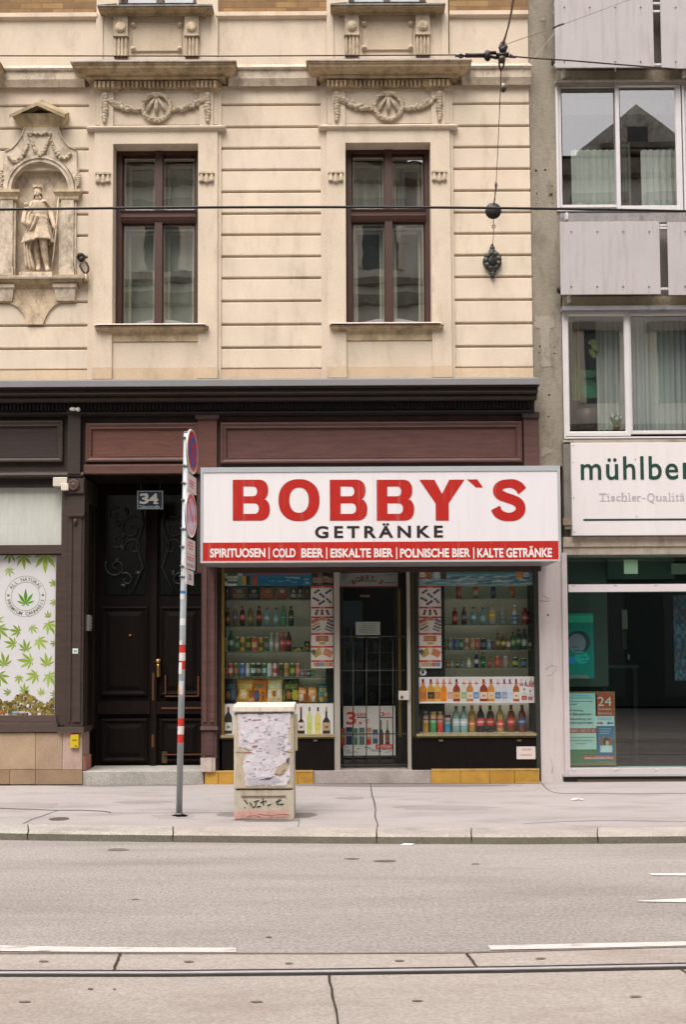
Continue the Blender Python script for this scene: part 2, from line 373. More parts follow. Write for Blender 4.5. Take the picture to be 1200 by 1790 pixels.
# ------------------------------------------------------------------ street
RZ = -0.08
def strip(m, top, bot, z0, z1, col):
    """a slab between two photographed edge lines, lying at height z1, as thick as z1 - z0"""
    a = [G(px, py, z1) for px, py in top]; b = [G(px, py, z1) for px, py in bot]; n = len(a)
    vs = [(v.x, v.y, z1) for v in a] + [(v.x, v.y, z1) for v in b]
    fs = [(i, i + 1, n + i + 1, n + i) for i in range(n - 1)]
    if z0 is not None:
        vs += [(v.x, v.y, z0) for v in b] + [(v.x, v.y, z0) for v in a]
        fs += [(n + i, n + i + 1, 2 * n + i + 1, 2 * n + i) for i in range(n - 1)]
        fs += [(i + 1, i, 3 * n + i, 3 * n + i + 1) for i in range(n - 1)]
        fs += [(0, n, 2 * n, 3 * n), (n - 1, 4 * n - 1, 3 * n - 1, 2 * n - 1)]
    return m.add(vs, fs, col)
def lerp(line, px):
    for (x0, y0), (x1, y1) in zip(line, line[1:]):
        if px <= x1 or (x1, y1) == line[-1]:
            return y0 + (y1 - y0) * (px - x0) / (x1 - x0)
m = MB(); m.quad([(-60, -60, RZ), (60, -60, RZ), (60, 3, RZ), (-60, 3, RZ)], (160, 153, 148)); B(m, 'road', ASPHALT, kind='structure')
KT = [(-1400, 1405), (-300, 1444), (0, 1452.5), (150, 1454.5), (300, 1456), (600, 1458.5), (900, 1459.5), (1200, 1457.5), (2600, 1440)]
KI = [(-1400, 1396), (-300, 1432), (0, 1440), (150, 1442), (300, 1444), (600, 1446.5), (900, 1447), (1200, 1446), (2600, 1431)]
m = MB()
a = [G(px, py, 0) for px, py in KI]; n = len(a)
m.add([(v.x, v.y, 0) for v in a] + [(v.x, 2.5, 0) for v in a] + [(v.x, v.y, -0.3) for v in a], [(i, i + 1, n + i + 1, n + i) for i in range(n - 1)] + [(i + 1, i, 2 * n + i, 2 * n + i + 1) for i in range(n - 1)], (168, 161, 159))
B(m, 'sidewalk', PAVE, kind='structure')
# kerb stones with open joints
m = MB(); js = [-1400, -900, -600, -250, 48, 302, 659, 825, 1046, 1330, 1600, 2100, 2600]
for a0, a1 in zip(js, js[1:]):
    k = 5
    xs = [a0 + 1.2 + (a1 - a0 - 2.4) * i / k for i in range(k + 1)]; c = jit((176, 168, 160), 5)
    ta = [G(x, lerp(KI, x), 0.004) for x in xs]; tb = [G(x, lerp(KT, x), 0.004) for x in xs]; q = k + 1
    vs = [(v.x, v.y, 0.004) for v in ta] + [(v.x, v.y + 0.03, 0.004) for v in tb] + [(v.x, v.y, -0.018) for v in tb] + [(v.x, v.y - 0.012, -0.2) for v in tb] + [(v.x, v.y, -0.2) for v in ta]
    fs = [(r * q + i, r * q + i + 1, (r + 1) * q + i + 1, (r + 1) * q + i) for r in range(4) for i in range(k)]
    fs += [tuple(r * q for r in range(5)), tuple(r * q + k for r in range(5))[::-1]]
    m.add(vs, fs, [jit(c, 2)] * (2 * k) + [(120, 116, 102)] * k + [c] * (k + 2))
B(m, 'kerb', GRANITE, kind='structure')
m = MB(); strip(m, [(px, py + 0.3) for px, py in KI], [(px, py + 8) for px, py in KI], None, -0.012, (90, 86, 80)); B(m, 'kerb_bedding', PAVE, kind='structure')
# cracks and seams of the pavement
m = MB()
def crack(pts, wpx, z, col=(96, 90, 86)):
    hi = [(x, y - (wpx * (0.6 + 0.4 * random.random())) * 0.5) for x, y in pts]; lo = [(x, y + (wpx * (0.6 + 0.4 * random.random())) * 0.5) for x, y in pts]
    strip(m, hi, lo, None, z, col)
def vcrack(pts, wpx, z, col=(84, 78, 74)):
    l = [G(x - wpx * (0.35 + 0.3 * random.random()), y, z) for x, y in pts]; r = [G(x + wpx * (0.35 + 0.3 * random.random()), y, z) for x, y in pts]; n = len(l)
    m.add([tuple(v) for v in l + r], [(i, n + i, n + i + 1, i + 1) for i in range(n - 1)], col)
vcrack([(648, 1369), (650, 1383), (651, 1390), (655, 1402), (657, 1415), (656, 1428), (661, 1441), (660, 1446)], 2.4, 0.002)
crack([(0, 1413), (30, 1414), (60, 1415), (95, 1416.5), (140, 1416), (180, 1418), (194, 1420)], 1.6, 0.002)
vcrack([(100, 1417), (90, 1420), (74, 1426), (55, 1432), (40, 1440)], 4, 0.002, (112, 106, 104))
crack([(190, 1421), (300, 1421), (412, 1420)], 0.8, 0.002, (130, 122, 120))
vcrack([(947, 1368), (952, 1374), (957, 1379), (966, 1384)], 2.2, 0.002)
crack([(966, 1385), (985, 1387), (1060, 1387.3), (1200, 1387)], 1.0, 0.002, (120, 112, 110))
crack([(915, 1440), (980, 1436), (1060, 1434), (1200, 1436)], 0.9, 0.002, (136, 128, 126))
vcrack([(518, 1425), (522, 1433), (523, 1440), (521, 1446)], 2.2, 0.002, (120, 112, 108))
crack([(0, 1368.4), (140, 1368.6), (360, 1369), (600, 1369.4), (945, 1369.4)], 1.3, 0.002, (98, 90, 86))
B(m, 'sidewalk_cracks', PAVE, kind='structure')
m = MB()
for cx, cy, rx, ry, col in ((40, 1408, 70, 6, (160, 150, 148)), (530, 1425, 24, 4.5, (128, 118, 114)), (400, 1424, 26, 3.5, (138, 128, 124)), (1090, 1440, 120, 5, (172, 162, 162)), (300, 1427, 40, 4, (156, 148, 146)), (316, 1425.5, 15, 2.6, (104, 98, 94)), (462, 1434, 60, 3, (112, 106, 100)), (200, 1372, 150, 3, (128, 121, 118)), (700, 1373, 220, 3, (132, 125, 122)), (250, 1402, 60, 3, (150, 143, 141)), (780, 1412, 90, 5, (154, 147, 145)), (610, 1395, 30, 3, (148, 141, 139))):  # pavement stains, plus darker ellipses at the feet of pole, cabinet and walls
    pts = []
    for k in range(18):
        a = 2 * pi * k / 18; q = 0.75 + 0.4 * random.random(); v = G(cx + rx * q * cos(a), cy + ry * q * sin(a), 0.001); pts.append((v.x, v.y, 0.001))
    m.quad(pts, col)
B(m, 'sidewalk_stains_patches', PAVE, kind='structure')
# tram track slabs
ET = [(-2600, 1672), (0, 1665.5), (300, 1665.5), (600, 1665.5), (820, 1664), (1200, 1653.5), (3600, 1596)]
RT = [(-2600, 1699), (0, 1697.5), (300, 1697.5), (600, 1694.5), (900, 1690.5), (1200, 1684.5), (3600, 1640)]
m = MB(); strip(m, ET, [(px, 2900) for px, py in ET], RZ - 0.1, RZ + 0.004, (176, 166, 158)); B(m, 'track_slabs', SLAB, kind='structure')
m = MB()
def gline(px0, py0, px1, py1, wpx, z, col):
    k = 8; vs = []
    for i in range(k + 1):
        t = i / k; x = px0 + (px1 - px0) * t + random.uniform(-1, 1); y = py0 + (py1 - py0) * t; q = wpx * random.uniform(0.75, 1.15)
        vs += [tuple(G(x - q / 2, y, z)), tuple(G(x + q / 2, y, z))]
    m.add(vs, [(2 * i, 2 * i + 1, 2 * i + 3, 2 * i + 2) for i in range(k)], col)
z = RZ + 0.008
gline(210, 1666, 198, 1697, 5.5, z, (66, 60, 48)); gline(816, 1666, 837, 1693, 5.5, z, (60, 54, 44))
gline(575, 1704, 594, 1800, 4.5, z, (62, 58, 44)); gline(1190, 1692, 1225, 1720, 5, z, (66, 60, 48))
strip(m, [(px, py - 0.6) for px, py in ET], [(px, py + 1.5) for px, py in ET], None, z, (136, 124, 116))
B(m, 'slab_joints', SLAB, kind='structure')
m = MB()
for px, py, rx in ((76, 1680, 9), (330, 1680.5, 9), (505, 1683.5, 7), (699, 1679, 9), (946, 1675, 9), (43, 1750.5, 11), (449, 1750.5, 11), (730, 1749, 10), (1112, 1741.5, 10), (200, 1728.5, 3), (158, 1728, 5)):
    vs = []
    for k in range(14):
        a = 2 * pi * k / 14; vs.append(tuple(G(px + rx * cos(a), py + 1.5 * sin(a), z)))
    m.quad(vs, (122, 110, 100))
B(m, 'slab_lifting_slots', SLAB, kind='structure')
m = MB()
strip(m, [(px, py - 2.2) for px, py in RT], [(px, py + 0.4) for px, py in RT], None, RZ + 0.0075, (52, 48, 42))
strip(m, [(px, py + 6.4) for px, py in RT], [(px, py + 9.2) for px, py in RT], None, RZ + 0.0075, (50, 46, 40))
strip(m, [(px, py + 0.4) for px, py in RT], [(px, py + 3.6) for px, py in RT], RZ - 0.05, RZ + 0.012, (196, 194, 196))
strip(m, [(px, py + 3.6) for px, py in RT], [(px, py + 6.4) for px, py in RT], None, RZ + 0.0085, (70, 65, 60))
B(m, 'tram_rail', METAL, label='grooved steel tram rail set in the concrete road slabs', cat='rail')
# road paint
m = MB(); z = RZ + 0.006
def mark(a, b): strip(m, a, b, None, z, (218, 211, 206))
mark([(-900, 1639), (0, 1652.5), (140, 1655), (280, 1656), (412, 1656.5)], [(-900, 1650), (0, 1662.5), (140, 1663.6), (280, 1664), (413, 1664)])
mark([(853, 1652.5), (1000, 1649.5), (1200, 1645.5), (1900, 1632)], [(859, 1660), (1000, 1657.5), (1200, 1652.5), (1900, 1640)])
mark([(1136, 1526.6), (1200, 1526), (1700, 1521)], [(1141, 1530), (1200, 1530.3), (1700, 1526)])
mark([(1114, 1574.4), (1200, 1569.8), (1500, 1553)], [(1118, 1575.6), (1200, 1577.2), (1500, 1583)])
B(m, 'road_markings', ROADPAINT, kind='structure')
m = MB()
for cx, cy, rx, ry, c in ((616, 1501, 14, 1.5, (112, 104, 98)), (674, 1505, 20, 2, (104, 96, 88)), (206, 1485, 19, 2.4, (108, 100, 96)), (470, 1638, 6, 1, (90, 78, 74)), (236, 1572, 8, 1, (96, 88, 84)), (832, 1510, 8, 1.2, (120, 110, 104))):
    m.quad([tuple(G(cx + rx * (0.8 + 0.3 * random.random()) * cos(2 * pi * k / 14), cy + ry * sin(2 * pi * k / 14), RZ + 0.003)) for k in range(14)], c)
B(m, 'road_patches', ASPHALT, kind='structure')
m = MB(); c = G(103, 1432, 0.0); r = 0.10
m.lathe((c.x, c.y, 0.0), [(r, 0.001), (r, 0.006), (r * 0.86, 0.006), (r * 0.86, 0.0045), (0.001, 0.0045)], [(120, 112, 104), (118, 108, 100), (90, 80, 74), (104, 94, 86)], 20, smooth=False, cap=False)
B(m, 'valve_cover', IRON, label='small round iron cover set in the pavement by the crack', cat='cover')
m = MB(); a = G(700, 1478, RZ); 
m.add([(a.x, a.y, RZ + .006), (a.x + .10, a.y - .03, RZ + .008), (a.x + .13, a.y + .04, RZ + .01), (a.x + .04, a.y + .05, RZ + .012), (a.x, a.y, RZ + .002), (a.x + .10, a.y - .03, RZ + .004), (a.x + .13, a.y + .04, RZ + .004), (a.x + .04, a.y + .06, RZ + .004)], [(0, 1, 2, 3), (7, 6, 5, 4), (0, 4, 5, 1), (1, 5, 6, 2), (2, 6, 7, 3), (3, 7, 4, 0)], (232, 224, 226))
B(m, 'scrap_paper', PAPER, label='crumpled scrap of white paper in the gutter below the kerb', cat='litter')
m = MB(); a = G(1006, 1399, 0)
m.blob((a.x, a.y, .012), (.05, .03, .012), (236, 226, 224), 0.2); m.blob((a.x + .07, a.y - .01, .01), (.03, .025, .01), (230, 220, 218), -0.2)
B(m, 'crumpled_tissue', PAPER, label='small crumpled tissue lying on the pavement in front of the corner pillar', cat='litter')

# ------------------------------------------------------------------ the cream corner house, upper floor
house = root('town_house', (XF(480), 0, 0), 'cream stucco town house with dark wooden ground floor shopfronts', 'building')
XL = XF(-330)
XR = XF(929)
LINES = [149, 183, 222, 259, 297, 335, 373, 410, 448, 486, 526, 567, 607.5, 645]
ZL = [ZF(p, 475) for p in LINES]; ZB = ZF(663, 475); ZS = ZF(118, 475)
wall = MB(); trim = MB()
def courses(x0, x1, skip=()):
    if skip:
        a, b = XF(22), XF(118)
        for q in ((x0, x1, ZB, ZF(488, 475)), (x0, a, ZF(488, 475), ZF(272, 475)), (b, x1, ZF(488, 475), ZF(272, 475)), (x0, x1, ZF(272, 475), ZF(97, 475))): wall.box(q[0], q[1], 0.035, 0.30, q[2], q[3], CREAM)
    else: wall.box(x0, x1, 0.035, 0.30, ZB, ZF(97, 475), CREAM)
    for i, (zt, zb) in enumerate(zip(ZL, ZL[1:])):
        a, b = zt - (0.014 if i else 0.0), zb + 0.012
        for e0, e1 in (((x0, XF(14)), (XF(125), x1)) if i in skip else ((x0, x1),)): wall.extr([(0.035, a + .006), (0.004, a - .004), (0.0, a - .012), (0.0, b + .012), (0.006, b + .002), (0.035, b)], e0, e1, jit(CREAM, 2))
    a = ZL[-1]
    wall.extr([(0.035, a + .004), (-0.012, a - .004), (-0.012, ZB), (0.035, ZB)], x0, x1, jit((216, 192, 164), 3))
SW = {'a': (XF(383), XF(569)), 'b': (XF(792.5), XR), 'c': (XF(-24), XF(156))}
for k, (x0, x1) in SW.items(): courses(x0, x1, (4, 5, 6, 7, 8) if k == 'c' else ())
courses(XL, XF(-248))
def ledge(x0, x1):
    trim = MB()
    pr = [(0, 112), (.13, 116), (.13, 119), (.105, 121.5), (.10, 136), (.075, 144), (.06, 149.5), (0.0, 151)]
    trim.extr([(-p, ZF(y, 600, -p)) for p, y in pr][::-1] + [(0.05, ZF(112)), (0.05, ZF(151))], x0, x1, CREAM2); B(trim, 'ledge', OLDTRIM, house)
CX = (274, 681, -133)
ledge(XF(400), XF(555)); ledge(XF(810), XR + 0.02); ledge(XF(-10), XF(148)); ledge(XL, XF(-255))
# white sheet-metal edge of the ledge, the smooth wall above it and the brick field higher up
flash = MB()
for x0, x1 in ((XF(412), XF(543)), (XF(824), XR + .025), (XF(6), XF(138))):
    zf = ZF(117, 600, -.13); flash.box(x0, x1, -.138, -.130, zf - .002, zf + .010, (214, 202, 190))
up_w = MB(); brick = MB()
segs = [(XL, XF(-243)), (XF(-28), XF(168)), (XF(378), XF(573)), (XF(790), XR)]
for x0, x1 in segs:
    up_w = MB(); brick = MB()
    za, zb = ZF(113, 475), ZF(34, 475)
    up_w.box(x0, x1, 0.0, 0.3, za, zb, CREAM2)
    up_w.extr([(0.0, zb), (-.035, zb + .012), (-.05, zb + .024), (-.05, ZF(24, 475)), (0.3, ZF(24, 475)), (0.3, zb)], x0, x1, (226, 206, 182))
    brick.box(x0, x1, -0.01, 0.3, ZF(24, 475) + .002, ZF(-420, 475), (170, 130, 80)); B(up_w, 'upper_wall', PLASTER, house); B(brick, 'brick_wall', BRICK, house)
B(wall, 'wall', PLASTER, house); B(flash, 'ledge_flashing', PAINT, house)

FRW = (74, 46, 38)
def window(cx, kind):
    d = cx - 274; X = lambda px: XF(px + d); Z = lambda py, p=0.0: ZF(py, 475, -p)
    def pr(lst): return [(p, Z(y, p)) for p, y in lst]
    # reveal and flat surround
    s = MB()
    for a, b in ((154.5, 165.5), (380.5, 387)): s.box(X(a), X(b), -.022, .30, ZB + .003, Z(97), jit(CREAM2, 3))
    for a, b in ((165, 198), (347, 381)):
        s.box(X(a), X(b), -.05, .30, Z(643), Z(226, .05), CREAM2); s.box(X(a) - .004, X(b) + .004, -.062, .30, ZB, Z(643), jit((212, 188, 160), 4))
    s.box(X(198), X(347), -.05, .30, Z(250, .05), Z(226, .05), CREAM2)
    s.box(X(198), X(347), -.02, .30, Z(643), Z(566), CREAM2); s.box(X(198), X(347), -.032, .30, ZB, Z(643), (212, 188, 160))
    s.box(X(198), X(347), .31, .36, Z(566), Z(562), (200, 190, 186))
    o = B(s, 'window', PLASTER, house); par = o
    # lintel bells
    for c in (181, 362):
        g = MB(); g.box(X(c - 13.5), X(c + 13.5), -.075, -.05, Z(302.5, .07), Z(299.5, .07), CARV)
        for q in (-9, 0, 9):
            dz = -.012 if q == 0 else 0
            g.lathe((X(c + q), -.055, 0), [(.016, Z(302, .07)), (.020, Z(305, .07)), (.026, Z(311, .07)), (.035, Z(315.5, .07) + dz), (.033, Z(317, .07) + dz), (.001, Z(318, .07) + dz)], CARV, 10, cap=False)
        B(g, 'guttae', CARVED, par)
    # sill
    g = MB(); g.mould(X(186), X(349), pr([(.02, 597), (.035, 595.5), (.035, 593), (.04, 584), (.055, 579), (.085, 575), (.115, 573), (.115, 569), (.13, 568.5)]), 0, (206, 184, 150)); B(g, 'sill', OLDTRIM, par)
    g = MB(); zt = Z(564.5, .15); g.extr([(.17, zt + .014), (-.145, zt + .004), (-.15, zt - .012), (-.145, zt - .012), (-.14, zt), (.17, zt + .008)], X(170), X(361), (196, 180, 172)); B(g, 'sill_flashing', PAINT, par)
    # entablature
    e = MB()
    e.mould(X(163), X(383), pr([(.05, 228), (.065, 226), (.09, 222.5), (.095, 220), (.02, 218)]), 0, CREAM2)
    e.box(X(166), X(381), -.03, .1, Z(219), Z(153), CREAM2)
    for a, b in ((175, 198), (349, 373)): e.box(X(a), X(b), -.055, .1, Z(219, .055), Z(158, .055), CREAM2)
    for a, b in ((170, 202), (345, 378)): e.mould(X(a) + .02, X(b) - .02, [(p - .02, z) for p, z in pr([(.055, 159), (.075, 156), (.08, 153), (.10, 151.5)])], 0, CARV)
    B(e, 'frieze', PLASTER, par)
    h = MB()
    h.mould(X(172), X(376), pr([(.05, 155), (.07, 152), (.07, 139), (.13, 137.5), (.15, 134), (.155, 130), (.23, 124), (.275, 117), (.285, 112), (.30, 110), (.30, 107)]), 0, (196, 174, 140))
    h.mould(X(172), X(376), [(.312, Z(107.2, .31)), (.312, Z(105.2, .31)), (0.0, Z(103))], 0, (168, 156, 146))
    for a, b in ((172, 205), (343, 376)): h.box(X(a) - .05, X(b) + .05, -.105, .05, Z(152.5, .10), Z(140, .10), (190, 166, 132))
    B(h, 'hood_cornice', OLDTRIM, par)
    t = MB(); x = 208
    while x < 341: t.box(X(x), X(x + 4.3), -.10, -.07, Z(151.5, .09), Z(141, .09), (206, 184, 150)); x += 7.4
    for a in (166, 173.5, 181, 188.5, 196, 345, 352.5, 360, 367.5, 375): t.box(X(a), X(a + 4.6), -.135, -.105, Z(151.5, .12), Z(141, .12), (206, 184, 150))
    B(t, 'dentils', OLDTRIM, par)
    # wreath, ribbons and garlands
    y = -.03; wc = (X(273.5), Z(190.5)); g = MB(); ra, rb = 25 * PX, 24 * PX
    g.tube([(wc[0] + ra * cos(2 * pi * k / 28), y - .02, wc[1] + rb * sin(2 * pi * k / 28)) for k in range(28)], .030, CARV, 8, True)
    for k in range(64):
        a = 2 * pi * k / 64; off = random.uniform(-.024, .024)
        g.blob((wc[0] + (ra + off) * cos(a), y - .045 + abs(off) * .5, wc[1] + (rb + off) * sin(a)), (.026, .016, .012), jit(CARV, 8), a + pi / 2 + random.uniform(-.5, .5) + (0.5 if off > 0 else -0.5), 6, 4)
    B(g, 'wreath', CARVED, par)
    g = MB(); g.lathe((wc[0], y, Z(170)), [(.045, 0), (.045, .03), (.030, .045), (.012, .05)], CARV, 14, 'y')
    for sgn in (-1, 1):
        for q in (1,):
            g.tube([(wc[0] + sgn * .02 * q, y - .015, Z(174)), (wc[0] + sgn * (.035 + .05 * q), y - .03, Z(188)), (wc[0] + sgn * (.05 + .075 * q), y - .012, Z(202))], [.016, .028, .012], CARV, 8)
    g.tube([(wc[0], y - .02, Z(176)), (wc[0] + .004, y - .04, Z(190)), (wc[0], y - .02, Z(203))], [.018, .034, .012], CARV, 8)
    B(g, 'ribbon', CARVED, par)
    for sgn, p0, p1 in ((-1, 186, 246), (1, 360, 301)):
        g = MB()
        for k in range(26):
            t = k / 25; px = p0 + (p1 - p0) * t; py = 176 + 22 * (1 - (1 - t) ** 1.7) - 3 * t; rr = 6.0 * PX * (0.55 + 0.6 * sin(pi * min(1, t * .9 + .15)))
            for j in range(2): g.blob((X(px) + random.uniform(-.008, .008), y - .02 - random.uniform(0, .02), Z(py) + random.uniform(-rr, rr) * .6), (.028, .026, rr * .7), jit(CARV, 8), random.uniform(-.7, .7), 6, 4)
        B(g, 'garland', CARVED, par)
    for c in (183.5, 363.5):
        g = MB(); g.ring(X(c), Z(170), .018, .034, -.085, CARV, 14); g.lathe((X(c), -.05, Z(170)), [(.034, 0), (.034, .03), (.02, .04)], CARV, 12, 'y')
        for k in range(9):
            t = k / 8; rr = .026 + .026 * sin(pi * (t * .75 + .2))
            g.blob((X(c) + random.uniform(-.006, .006), -.068, Z(175 + 40 * t)), (rr, .028, .03), jit(CARV, 8), random.uniform(-.6, .6), 6, 4)
        B(g, 'pendant', CARVED, par)
    # timber frame, two casements below two top lights
    f = MB(); yf = .15
    f.frame(X(200), X(347), Z(569), Z(251), [(0, .30), (0, yf), (.062, yf), (.068, yf + .02), (.068, .30)], FRW, False)
    x0, x1 = X(200) + .055, X(347) - .055
    f.box(X(267), X(280.5), yf - .02, .28, Z(562), Z(254), FRW)
    f.extr([(.28, Z(381)), (yf - .01, Z(381)), (yf - .035, Z(378)), (yf - .05, Z(372)), (yf - .03, Z(369)), (yf - .03, Z(365)), (yf - .055, Z(361)), (yf - .01, Z(357)), (.28, Z(357))], x0, x1, FRW)
    B(f, 'frame', FRAMEPAINT, par)
    for a, b in ((210, 267.5), (280, 337.5)):
        for t, bt in ((262, 357), (381, 564)):
            q = MB(); q.frame(X(a), X(b), Z(bt), Z(t), [(0, yf + .03), (.010, yf + .028), (.014, yf + .05)], (70, 44, 36), False)
            q.frame(X(a) + .014, X(b) - .014, Z(bt) + .014, Z(t) - .014, [(0, yf + .05), (0.012, yf + .055)], (196, 186, 168), False)
            sh = B(q, 'sash', FRAMEPAINT, par)
            q = MB(); q.quad([(X(a) + .012, yf + .05, Z(bt) + .012), (X(b) - .012, yf + .05, Z(bt) + .012), (X(b) - .012, yf + .05, Z(t) - .012), (X(a) + .012, yf + .05, Z(t) - .012)], (200, 210, 205)); B(q, 'pane', OLDGLASS, par)
            q = MB(); q.frame(X(a) - .02, X(b) + .02, Z(bt) - .02, Z(t) + .02, [(0, .40), (.065, .36), (.09, .37), (.09, .40)], (214, 206, 190), False); B(q, 'inner_sash', PAINT, par)
    # the snow-white draught cushion, blind and room behind
    q = MB()
    for a, b, hgt in ((209, 267, (1, 9)), (281, 339, (9, 2))):
        k = 10; xs = [X(a) + (X(b) - X(a)) * i / k for i in range(k + 1)]; zt = [Z(557 - hgt[0] - (hgt[1] - hgt[0]) * (0.5 - 0.5 * cos(pi * i / k))) for i in range(k + 1)]
        q.prism(list(zip(xs, zt))[::-1] + [(X(a), Z(562)), (X(b), Z(562))], yf + .075, yf + .16, (240, 232, 234))
    B(q, 'draught_cushion', FABRIC, par)
    q = MB(); zlo, zhi = Z(575), Z(240); xa, xb = X(185), X(362)
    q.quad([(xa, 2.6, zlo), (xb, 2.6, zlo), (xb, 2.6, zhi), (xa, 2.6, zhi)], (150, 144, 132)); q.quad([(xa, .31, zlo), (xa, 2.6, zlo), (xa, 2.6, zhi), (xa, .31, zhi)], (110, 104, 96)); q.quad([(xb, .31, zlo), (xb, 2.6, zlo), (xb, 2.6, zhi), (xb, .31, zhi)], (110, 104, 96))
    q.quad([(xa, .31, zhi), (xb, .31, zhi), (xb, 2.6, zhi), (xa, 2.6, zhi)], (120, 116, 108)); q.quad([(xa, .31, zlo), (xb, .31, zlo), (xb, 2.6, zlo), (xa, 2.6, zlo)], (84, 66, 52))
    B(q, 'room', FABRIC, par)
    q = MB()
    def cur(a, b, t, bt, yy, c, waves):
        q.grid(lambda u, v: (X(a) + (X(b) - X(a)) * u, yy + .02 * sin(u * waves * 2 * pi + v * .6) + .008 * sin(u * waves * 4.7 * pi), Z(bt) + (Z(t) - Z(bt)) * v), 40, 3, c)
    if kind == 0:
        cur(204, 343, 270, 356, .43, (204, 206, 198), 1); cur(204, 343, 384, 452, .43, (196, 198, 190), 1); cur(204, 343, 384, 562, .56, (176, 180, 172), 2)
    elif kind == 1:
        cur(204, 285, 274, 358, .43, (206, 208, 198), 2); cur(204, 343, 262, 278, .42, (200, 200, 190), 1); cur(288, 306, 268, 400, .45, (200, 206, 202), 1); cur(326, 343, 268, 360, .45, (190, 200, 200), 1); cur(204, 343, 384, 562, .9, (104, 112, 108), 2)
    else: cur(204, 343, 262, 560, .46, (170, 168, 158), 8)
    B(q, 'curtain', FABRIC, par)
    return o
for i, c in enumerate(CX): window(c, i)
# the hinge plate on the second window's right jamb is a small pale fitting
m = MB(); m.pbox(756, 482, 760, 495, -.053, -.02, (214, 196, 170)); m.pbox(756.5, 498, 760, 509, -.053, -.02, (212, 192, 168)); B(m, 'hinge_plate', PAINT, house)

# sills and aprons of the windows one floor up
def upper_window(cx):
    d = cx - 274; X = lambda px: XF(px + d); Z = lambda py, p=0.0: ZF(py, 475, -p)
    s = MB()
    s.box(X(166), X(381), -.02, .3, Z(113), Z(27), CREAM2)
    s.box(X(166), X(205), -.02, .3, Z(27), Z(-420), CREAM2); s.box(X(343), X(381), -.02, .3, Z(27), Z(-420), CREAM2)
    for a, b in ((166, 178), (369, 381)):
        s.box(X(a), X(b), -.035, .3, Z(113), Z(27), CREAM2)
    s.frame(X(228), X(318), Z(92), Z(42), [(0, -.02), (0, -.03), (.01, -.045), (.02, -.03), (.03, -.03)], CARV)
    for a in (232, 314):
        for b in (46, 88): s.lathe((X(a), -.03, Z(b)), [(.035, 0), (.035, .025), (.02, .03), (.018, .045), (.003, .05)], CARV, 12, 'y')
    o = B(s, 'upper_window', PLASTER, house)
    for a, b in ((198, 223), (323, 348)):
        g = MB(); g.box(X(a), X(b), -.085, 0, Z(60, .08), Z(27, .08), CARV); g.box(X(a) - .008, X(b) + .008, -.095, 0, Z(61.5, .09), Z(58.5, .09), CARV)
        g.lathe((X((a + b) / 2), -.085, Z(46, .09)), [(.066, 0), (.066, .018), (.054, .022), (.05, .032), (.01, .036)], (222, 202, 176), 20, 'y', smooth=False)
        n = 4
        for k in range(n): g.box(X(a + 1 + k * 6.2), X(a + 4.6 + k * 6.2), -.075, 0, Z(97, .06), Z(61.5, .06), CARV)
        g.box(X(a), X(b), -.055, 0, Z(97, .06), Z(61.5, .06), (206, 184, 154)); B(g, 'bracket', OLDTRIM, o)
    g = MB(); g.mould(X(200), X(347), [(p, Z(y, p)) for p, y in ((.02, 29), (.09, 27), (.10, 22), (.14, 17), (.19, 13), (.19, 9))], 0, (176, 156, 126))
    g.mould(X(200), X(347), [(.205, Z(9.5, .2)), (.205, Z(7, .2)), (-.05, Z(4))], 0, (150, 146, 140)); B(g, 'sill', OLDTRIM, o)
    f = MB(); f.frame(X(205), X(343), Z(5), Z(-300), [(0, .3), (0, .15), (.07, .15), (.08, .2)], FRW, False); f.box(X(268), X(280), .13, .25, Z(4), Z(-300), FRW); B(f, 'frame', FRAMEPAINT, o)
    f = MB(); f.quad([(X(205), .2, Z(5)), (X(343), .2, Z(5)), (X(343), .2, Z(-300)), (X(205), .2, Z(-300))], (200, 200, 200)); B(f, 'pane', OLDGLASS, o)
    f = MB(); f.quad([(X(205), .45, Z(8)), (X(343), .45, Z(8)), (X(343), .45, Z(-300)), (X(205), .45, Z(-300))], (190, 190, 196)); B(f, 'blind', FABRIC, o)
for c in CX: upper_window(c)
# ------------------------------------------------------------------ niche with the saint
nic = MB(); X = XF; Z = lambda py, p=0.0: ZF(py, 70, -p); XN = lambda px, p=0.0: P(px, 400, -p).x
def shp(pts, y0, y1, col=CREAM2): nic.prism([(X(a), Z(b)) for a, b in pts], y0, y1, col)
# shaped gable with concave shoulders, split round the arched recess
arc_o = [(70 - 62 * cos(pi * k / 16), 335 - 61 * sin(pi * k / 16)) for k in range(17)]
sh_l = [(9, 268), (20, 263), (30, 253), (38, 240), (42, 228), (43, 224)]
sh_r = [(101, 224), (102, 228), (106, 240), (113, 252), (122, 261), (134, 266)]
top = [(9, 335)] + sh_l + sh_r + [(134, 335)]
half = 8
# left and right halves so that the outline stays simple to triangulate
lp = [(6, 345), (6, 268)] + sh_l[1:] + [(70, 224)] + [(p[0], p[1]) for p in arc_o[half::-1]] + [(8, 345)]
rp = [(70, 224)] + sh_r + [(135, 345)] + [(132, 345)] + [(p[0], p[1]) for p in arc_o[16:half - 1:-1]]
def tri(pts, y0, y1, col):
    bm = bmesh.new(); vs = [bm.verts.new((X(a), y0, Z(b))) for a, b in pts]; f = bm.faces.new(vs); f.normal_update()
    bmesh.ops.triangulate(bm, faces=[f]); bm.verts.ensure_lookup_table(); bm.verts.index_update()
    n = len(pts); v = [tuple(q.co) for q in bm.verts]; fs = [tuple(q.index for q in fc.verts) for fc in bm.faces]; bm.free()
    nic.add(v + [(q[0], y1, q[2]) for q in v], fs + [tuple(i + n for i in f_)[::-1] for f_ in fs] + [(i, (i + 1) % n, n + (i + 1) % n, n + i) for i in range(n)], col)
tri(lp, -.05, .03, CREAM2); tri(rp, -.05, .03, CREAM2)
